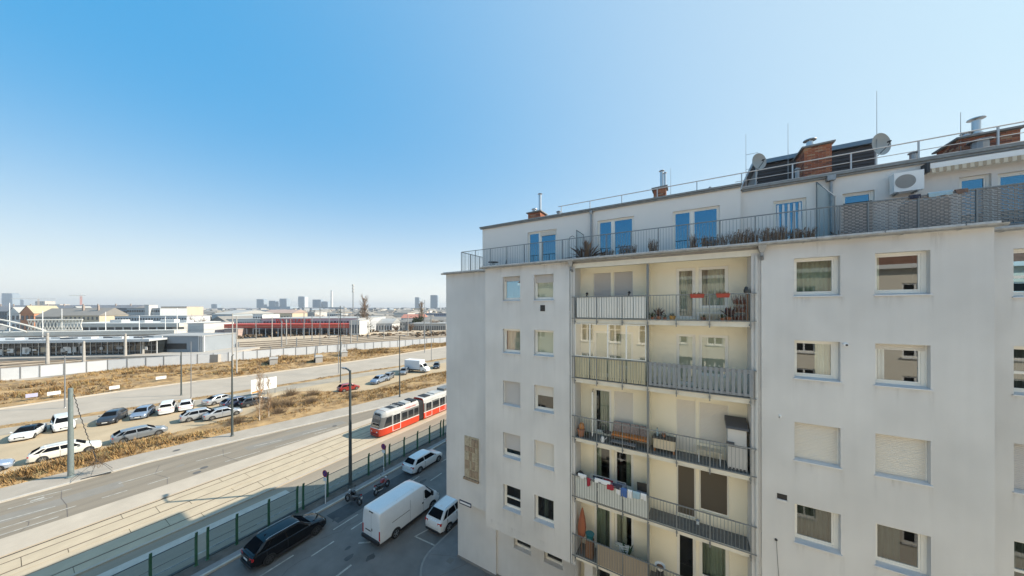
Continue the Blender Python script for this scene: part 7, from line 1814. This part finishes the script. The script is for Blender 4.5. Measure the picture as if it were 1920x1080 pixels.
for a, b, m, lb in ((6.35,6.6,2,'small dark cloth on the woven screen rail below the air conditioner'),(6.75,7.25,0,'pale blue cloth over the woven screen rail'),(7.3,7.55,1,'brown cloth right of the pale blue one on the screen rail')): cloth(a,b,15.32,20.69,.12,M_CL[m],lb,'cloths on the woven screen rail',seed=int(a*7))
t = thing('stacked_cushions', 'pile of folded cushions behind the woven screen under the air conditioner', 'cushions', (6.9,15.9,19.24)); 
obj('box', MB().box(-.45,.45,-.3,.3,0,1.32), M_WEAVE, t)
for k in range(2): obj('cushion', MB().loft([[(-.4+.1*k,-.22,1.33+k*.1),(.4,-.22,1.33+k*.1),(.4,-.22,1.41+k*.1),(-.4+.1*k,-.22,1.41+k*.1)],[(-.44+.1*k,0,1.325+k*.1),(.44,0,1.325+k*.1),(.44,0,1.425+k*.1),(-.44+.1*k,0,1.425+k*.1)],[(-.4+.1*k,.22,1.33+k*.1),(.4,.22,1.33+k*.1),(.4,.22,1.41+k*.1),(-.4+.1*k,.22,1.41+k*.1)]]), M_CL[1 if k else 0], t)
# lace strips behind the fourth penthouse window
for k in range(5): 
    x = 3.36+k*.18; obj('lace_curtain', MB().mesh([(x,Y2+.10,20.2),(x+.13,Y2+.10,20.2),(x+.10,Y2+.10,21.5),(x+.03,Y2+.10,21.5)],[(0,1,2,3)]), M_CL[3], BLD)
# ================================================================ things standing on the balconies
F1, F2, F3, F4, F5 = FL[1], FL[2], FL[3], FL[4], FL[5]
def spot(x, z, lb):
    t = thing('spotlight', lb, 'spotlight', (x,YR,z), 0, 'spotlights clamped to the white balcony boards')
    obj('clamp', MB().box(-.03,.03,-.03,.03,0,.06), M_BLACK, t); obj('head', MB().lathe((.02,-.07,.13),[(.035,0),(.06,.04),(.055,.12),(.03,.15)],10,ax='y'), M_BLACK, t); obj('stem', MB().tube((0,0,.05),(.02,0,.12),.012,6), M_BLACK, t)
spot(-4.12,F1+1.075,'small black spotlight on the rail above the white boards, left one'); spot(-2.25,F1+1.075,'small black spotlight on the rail above the white boards, right one')
# top right balcony
M_TERRA = mat('terracotta',(0.36,0.16,0.09,1),.85)
fg = 'red flower boxes on the top balcony rail'
for a, b, lb in ((.06,.55,'left red flower box hanging on the top balcony rail'),(.92,1.36,'right red flower box hanging on the top balcony rail')):
    t = thing('flower_box', lb, 'flower box', ((a+b)/2,YR-.10,F1+.92), 0, fg); w_ = (b-a)/2
    obj('trough', MB().mesh([(-w_+.03,-.07,0),(w_-.03,-.07,0),(w_-.03,.07,0),(-w_+.03,.07,0),(-w_,-.09,.15),(w_,-.09,.15),(w_,.075,.15),(-w_,.075,.15)],[(0,3,2,1),(4,5,6,7),(0,1,5,4),(1,2,6,5),(2,3,7,6),(3,0,4,7)]), mat('flower_box_red',(0.38,0.055,0.03,1),.6), t)
    mb = MB(); rr = random.Random(int(a*50))
    for _ in range(40): x = rr.uniform(-w_,w_)*.9; l = rr.uniform(.04,.12); mb.face([(x-.015,0,.15),(x+.015,.01,.15),(x+rr.uniform(-.04,.04),rr.uniform(-.05,.05),.15+l)])
    obj('plants', mb, M_DRY, t)['kind'] = 'stuff'
pp = 'pot plants on the top balcony'
for i, (x, y, r, h, lb) in enumerate(((-1.33,14.25,.10,.30,'small dry potted plant at the left end of the top right balcony'),(-1.10,14.3,.12,.52,'bushy purple-brown potted plant on the top right balcony'),(-.85,14.25,.09,.2,'low pot beside the bushy purple-brown plant'),(-.58,14.3,.14,.18,'wide yellow-orange bowl of plants on the top right balcony'),(.55,14.55,.10,.16,'low clay pot under the window of the top right balcony'),(1.15,14.25,.09,.24,'dark small pot left of the tall brown plants at the right end'),(1.36,14.3,.12,.55,'leafy brown plant pot near the right pier on the top balcony'))):
    potplant(x,y,F1,r,h,lb,50,20+i,[M_DRY[1],mat('leaf_plum',(0.12,0.07,0.08,1),.8)] if i in (1,6) else None,mat('yellow_bowl',(0.5,0.28,0.07,1),.7) if i == 3 else None,group=pp)
t = thing('plant_rack', 'tall brown plant rack with withered plants against the right pier of the top balcony', 'plant rack', (1.70,14.3,F1))
for k, (z, r) in enumerate(((.0,.2),(.35,.17),(.65,.12))): obj('shelf', MB().box(-.24+.05*k,.24,-.16,.16,z+.0,z+.03), M_WOOD, t)
obj('side_board', MB().box(.205,.24,-.16,.16,.031,1.25), M_WOOD, t)
mb = MB(); rr = random.Random(77)
for _ in range(160): z = rr.choice([.05,.38,.68]); x, y = rr.uniform(-.2,.2), rr.uniform(-.14,.14); l = rr.uniform(.15,.45); mb.cur = rr.randrange(2); mb.face([(x-.012,y,z),(x+.012,y,z),(x+rr.uniform(-.14,.1),y+rr.uniform(-.1,.1),z+l)])
obj('plants', mb, [M_DRY[1], mat('withered_red',(0.17,0.06,0.04,1),.9)], t)['kind'] = 'stuff'
t = thing('owl_figure', 'small dark owl figure on the rail by the right pier, top balcony', 'figurine', (1.86,14.0,F1+1.08)); obj('body', MB().lathe((0,0,0),[(.06,0),(.085,.06),(.07,.14),(.055,.17),(.06,.2),(.02,.24)],10), M_DARK, t, smooth=60); obj('perch', MB().box(-.05,.05,-.04,.04,-.04,0), M_WOOD, t)
t = thing('low_shelf', 'low white shelf under the window of the top right balcony', 'shelf', (.85,14.75,F1)); obj('board', MB().box(-.55,.55,-.12,.12,.30,.34), M_FRAME, t); obj('leg', MB().box(-.52,-.48,-.1,.1,0,.299), M_FRAME, t); obj('leg', MB().box(.48,.52,-.1,.1,0,.299), M_FRAME, t)
# third balcony
t = thing('clay_pot_stack', 'orange clay pots in the left corner of the third balcony', 'pots', (-4.5,14.3,F3)); obj('pot', MB().lathe((0,0,0),[(.12,0),(.19,.3),(.2,.36),(.16,.36)],12), M_TERRA, t); obj('jug', MB().lathe((.02,.02,.361),[(.10,0),(.16,.12),(.12,.24),(.06,.3)],12), mat('orange_glaze',(0.48,0.2,0.06,1),.5), t, smooth=50)
potplant(-4.22,14.3,F3,.10,.22,'small dark potted plant beside the orange clay pots on the third balcony',40,41,pot=M_BLACK)
M_WIRE = mat('dark_wire',(0.055,0.05,0.048,1),.5); M_ORANGE = mat('orange_cushion',(0.52,0.19,0.05,1),.9,var=.2,scale=8); M_PAT = mat('patterned_cushion',(0.36,0.29,0.26,1),.9,var=.6,scale=22,col2=(0.12,0.08,0.075,1))
t = thing('garden_bench', 'long patterned cushioned bench with orange seat edge on the third balcony', 'bench', (-2.25,14.62,F3))
obj('seat', MB().box(-.85,.75,-.25,.2,.30,.34), M_WOOD, t)
for k in range(4): obj('seat_cushion', MB().box(-.83+k*.39,-.46+k*.39,-.27,.16,.341,.43), M_ORANGE, t); obj('back_cushion', MB().mesh([(-.83+k*.39,.08,.43),(-.46+k*.39,.08,.43),(-.46+k*.39,.2,.43),(-.83+k*.39,.2,.43),(-.82+k*.39,.16,.86),(-.47+k*.39,.16,.86),(-.47+k*.39,.26,.84),(-.82+k*.39,.26,.84)],[(0,3,2,1),(4,5,6,7),(0,1,5,4),(1,2,6,5),(2,3,7,6),(3,0,4,7)]), M_PAT, t)
for x in (-.82,-.05,.72): obj('leg', MB().box(x-.025,x+.025,-.22,-.17,0,.299), M_WOOD, t); obj('leg', MB().box(x-.025,x+.025,.12,.17,0,.299), M_WOOD, t)
def wirechair(x, y, z, rz, label):
    t = thing('wire_chair', label, 'chair', (x,y,z), rz, 'metal chairs on the third balcony')
    obj('seat', MB().lathe((0,0,.43),[(.2,0),(.2,.02)],14), M_WIRE, t)
    obj('back_hoop', MB().path([(-.19,.12,.44),(-.2,.2,.7),(-.1,.24,.88),(.1,.24,.88),(.2,.2,.7),(.19,.12,.44)],.013,5), M_WIRE, t)
    for k in range(3): obj('back_bar', MB().tube((-.1+.1*k,.16,.45),(-.1+.1*k,.235,.86),.007,4), M_WIRE, t)
    for a in (.8,2.35,3.9,5.5): obj('leg', MB().tube((.15*math.cos(a),.15*math.sin(a),.43),(.21*math.cos(a),.21*math.sin(a),0),.012,5), M_WIRE, t)
wirechair(-3.28,14.35,F3,rad(150),'round-backed dark metal chair left of the patterned bench'); 
t = thing('white_jug', 'white watering jug at the foot of the metal chair on the third balcony', 'jug', (-3.45,14.2,F3)); obj('body', MB().lathe((0,0,0),[(.08,0),(.10,.08),(.07,.22),(.05,.26)],10), M_WHITE, t, smooth=50); obj('spout', MB().tube((.08,0,.12),(.22,0,.26),.014,5), M_WHITE, t)
t = thing('low_grey_table', 'low grey tray table in front of the patterned bench', 'table', (-2.55,14.16,F3)); obj('top', MB().box(-.5,.55,-.13,.13,.16,.19), mat('grey_table',(0.22,0.225,0.235,1),.6), t)
for x in (-.45,.5): obj('leg', MB().box(x-.02,x+.02,-.11,.11,0,.159), M_DARK, t)
t = thing('cream_cabinet_table', 'cream side table with dark top and orange feet right of the patterned bench', 'side table', (-.92,14.6,F3)); obj('body', MB().box(-.40,.42,-.2,.2,.16,.58), mat('cream_lacquer',(0.66,0.56,0.40,1),.6), t); obj('top', MB().box(-.44,.46,-.23,.23,.581,.63), M_DARK, t)
for x in (-.36,.38): obj('leg', MB().box(x-.03,x+.03,-.17,.17,0,.159), M_ORANGE, t)
t = thing('bottle_and_bowl', 'blue bottle standing on the cream side table', 'bottle', (-1.18,14.6,F3+.63)); obj('body', MB().lathe((0,0,0),[(.045,0),(.05,.05),(.05,.2),(.02,.27),(.02,.32)],10), M_CL[0], t, smooth=50); obj('cap', MB().lathe((0,0,.32),[(.022,0),(.022,.03)],8), M_DARK, t)
potplant(-.92,14.6,F3+.63,.08,.18,'little rust-coloured potted plant on the cream side table',30,45,[M_DRY[0],M_CL[6]])
t = thing('folding_side_table', 'pale slatted folding table in front of the shuttered doors on the third balcony', 'table', (.72,14.5,F3))
for k in range(5): obj('slat', MB().box(-.42,.42,-.2+.085*k,-.13+.085*k,.50,.52), mat('pale_wood_slat',(0.55,0.46,0.34,1),.7), t)
for sx in (-.36,.36): obj('leg', MB().tube((sx,-.2,0),(sx,.2,.5),.014,5), M_FRAME, t); obj('leg', MB().tube((sx+.03,.2,0),(sx+.03,-.2,.5),.014,5), M_FRAME, t)
t = thing('balcony_cabinet', 'tall pale plastic cabinet with dark sloped lid in the right corner, third balcony', 'cabinet', (1.62,14.55,F3))
M_PLAS = mat('pale_plastic',(0.56,0.55,0.53,1),.5); M_LID = mat('lid_dark',(0.075,0.072,0.075,1),.5)
obj('lower_body', MB().box(-.30,.30,-.28,.28,.03,.88), M_PLAS, t); obj('upper_body', MB().box(-.30,.28,-.26,.28,.90,1.62), M_PLAS, t); obj('gap', MB().box(-.28,.28,-.27,.27,.881,.899), M_LID, t)
for k in range(4): obj('door_rib', MB().box(-.24+k*.14,-.17+k*.14,-.292,-.281,.1,.82), M_PLAS, t)
obj('lid', MB().mesh([(-.36,-.34,1.58),(.34,-.34,1.58),(.34,.3,1.72),(-.36,.3,1.72),(-.36,-.30,1.66),(.34,-.30,1.66),(.34,.3,1.90),(-.36,.3,1.90)],[(0,3,2,1),(4,5,6,7),(0,1,5,4),(1,2,6,5),(2,3,7,6),(3,0,4,7)]), M_LID, t)
obj('handle', MB().box(-.34,-.1,-.36,-.262,.98,1.06), M_LID, t)
for k in range(5): obj('foot_slot', MB().box(-.26+k*.11,-.2+k*.11,-.292,-.281,.04,.09), M_LID, t)
# fourth left balcony: laundry
lg = 'laundry on the fourth balcony'
for i, (a, b, dr, m, lb) in enumerate(((-4.55,-4.15,.16,3,'white cloth over the left end of the laundry balcony rail'),(-4.12,-3.95,.34,4,'dark red strap hanging at the left of the laundry'),(-3.75,-3.05,.16,3,'white-grey towel over the laundry balcony rail'),(-3.2,-2.9,.22,4,'red towel bunched in the middle of the laundry'),(-2.95,-2.55,.20,2,'navy and white towel right of the red one'),(-2.80,-2.62,.32,3,'narrow white cloth left of the blue one'),(-2.60,-2.34,.36,5,'bright blue cloth hanging on the laundry balcony rail'),(-2.31,-2.12,.34,3,'white cloth right of the bright blue one'),(-2.10,-1.80,.26,0,'pale grey-blue cloth near the divider'),(-1.78,-1.55,.22,3,'small white cloth next to the divider'))):
    cloth(a,b,YR,F4+1.09+(.10 if i in (0,2,4) else 0),dr,M_CL[m],lb,lg,seed=i+5)
t = thing('drying_rack', 'white drying rack with dark clothes behind the pale balcony sheets', 'drying rack', (-3.3,14.4,F4)); obj('frame', MB().path([(-.9,-.2,.0),(-.8,.2,1.0),(.8,.2,1.0),(.9,-.2,0)],.012,5).path([(-.9,.2,.0),(-.8,-.2,1.0),(.8,-.2,1.0),(.9,.2,0)],.012,5), M_WHITE, t)
for k in range(5): obj('rack_wire', MB().tube((-.8,-.16+.08*k,1.0),(.8,-.16+.08*k,1.0),.004,4), M_WHITE, t)
for i, (x, m, lb) in enumerate(((-3.95,2,'dark garment on the drying rack, left'),(-3.45,4,'dark red garment on the drying rack'),(-2.85,7,'grey garment on the drying rack, right'))): cloth(x,x+.42,14.4,F4+1.03,.5,M_CL[m],lb,'garments on the drying rack',seed=30+i)
t = thing('black_folder_box', 'black open box standing by the divider on the laundry balcony', 'box', (-1.78,14.3,F4)); obj('body', MB().box(-.2,.2,-.15,.15,0,.95), M_CL[7], t); obj('lid', MB().mesh([(-.2,.1,.96),(.2,.1,.96),(.2,.14,.96),(-.2,.14,.96),(-.22,.16,1.28),(.2,.2,1.28),(.2,.23,1.28),(-.22,.19,1.28)],[(0,3,2,1),(4,5,6,7),(0,1,5,4),(1,2,6,5),(2,3,7,6),(3,0,4,7)]), M_BLACK, t)
t = thing('black_cat_figure', 'black and white cushion lump on the left corner of the laundry balcony', 'cushion', (-4.5,14.15,F4+.0)); obj('stand', MB().box(-.2,.2,-.13,.13,0,1.02), M_FRAME, t); obj('cushion', MB().lathe((0,0,1.021),[(.17,0),(.19,.07),(.12,.16),(.05,.22)],10), M_BLACK, t, smooth=60)
# fourth right: small lantern; fifth: closed parasol, buckets, plant
t = thing('lantern', 'tiny white lantern beside the door sill of the fourth right balcony', 'lantern', (.33,14.85,F4)); obj('body', MB().box(-.05,.05,-.05,.05,0,.14), M_WHITE, t); obj('roof', MB().mesh([(-.07,-.07,.141),(.07,-.07,.141),(.07,.07,.141),(-.07,.07,.141),(0,0,.21)],[(0,1,4),(1,2,4),(2,3,4),(3,0,4),(0,3,2,1)]), M_GALV, t)
t = thing('closed_parasol', 'closed rust-brown parasol leaning in the left corner of the fifth balcony', 'parasol', (-4.5,14.3,F5)); obj('pole', MB().tube((0,0,0),(.05,0,2.2),.02,6), M_WOOD, t)
prof = [(.03,.75),(.14,.9),(.17,1.3),(.13,1.7),(.06,2.1),(.02,2.25)]
mb = MB(); secs = []
for r, z in prof: secs.append([((r*(1+.22*(k % 2)))*math.cos(2*math.pi*k/12)+.045*z/2, (r*(1+.22*(k % 2)))*math.sin(2*math.pi*k/12), z) for k in range(12)])
obj('canopy', mb.loft(secs), M_CL[6], t, smooth=40)
t = thing('teal_bucket', 'teal plastic tub standing in the left part of the fifth balcony', 'tub', (-4.1,14.35,F5)); obj('stand', MB().box(-.17,.17,-.15,.15,0,.82), M_WOOD, t); obj('bucket', MB().lathe((0,0,.821),[(.14,0),(.19,.26),(.21,.28),(.18,.28)],14), mat('teal_plastic',(0.02,0.17,0.20,1),.5), t, smooth=40)
potplant(-2.45,14.55,F5,.14,.9,'tall spiky green potted plant before the fifth left window',26,51,[mat('spike_green',(0.05,0.12,0.03,1),.6),MATS['leaf_green']],M_BLACK,droop=.1)
chair(-2.5,14.4,F5,rad(20),'white garden chair behind the brown mat of the fifth balcony',M_WHITE)
t = thing('washing_bowl', 'white bowl with brown contents on the rail corner of the lowest balcony', 'bowl', (-1.05,14.2,F5)); obj('stand', MB().box(-.14,.14,-.12,.12,0,.80), M_DARK, t); obj('bowl', MB().lathe((0,0,.801),[(.09,0),(.17,.1),(.21,.2),(.19,.2),(.15,.1),(.07,.03)],16), M_WHITE, t, smooth=40); obj('contents', MB().lathe((0,0,.90),[(.15,0),(.13,.05),(.05,.08)],12), M_WOOD, t, smooth=60)
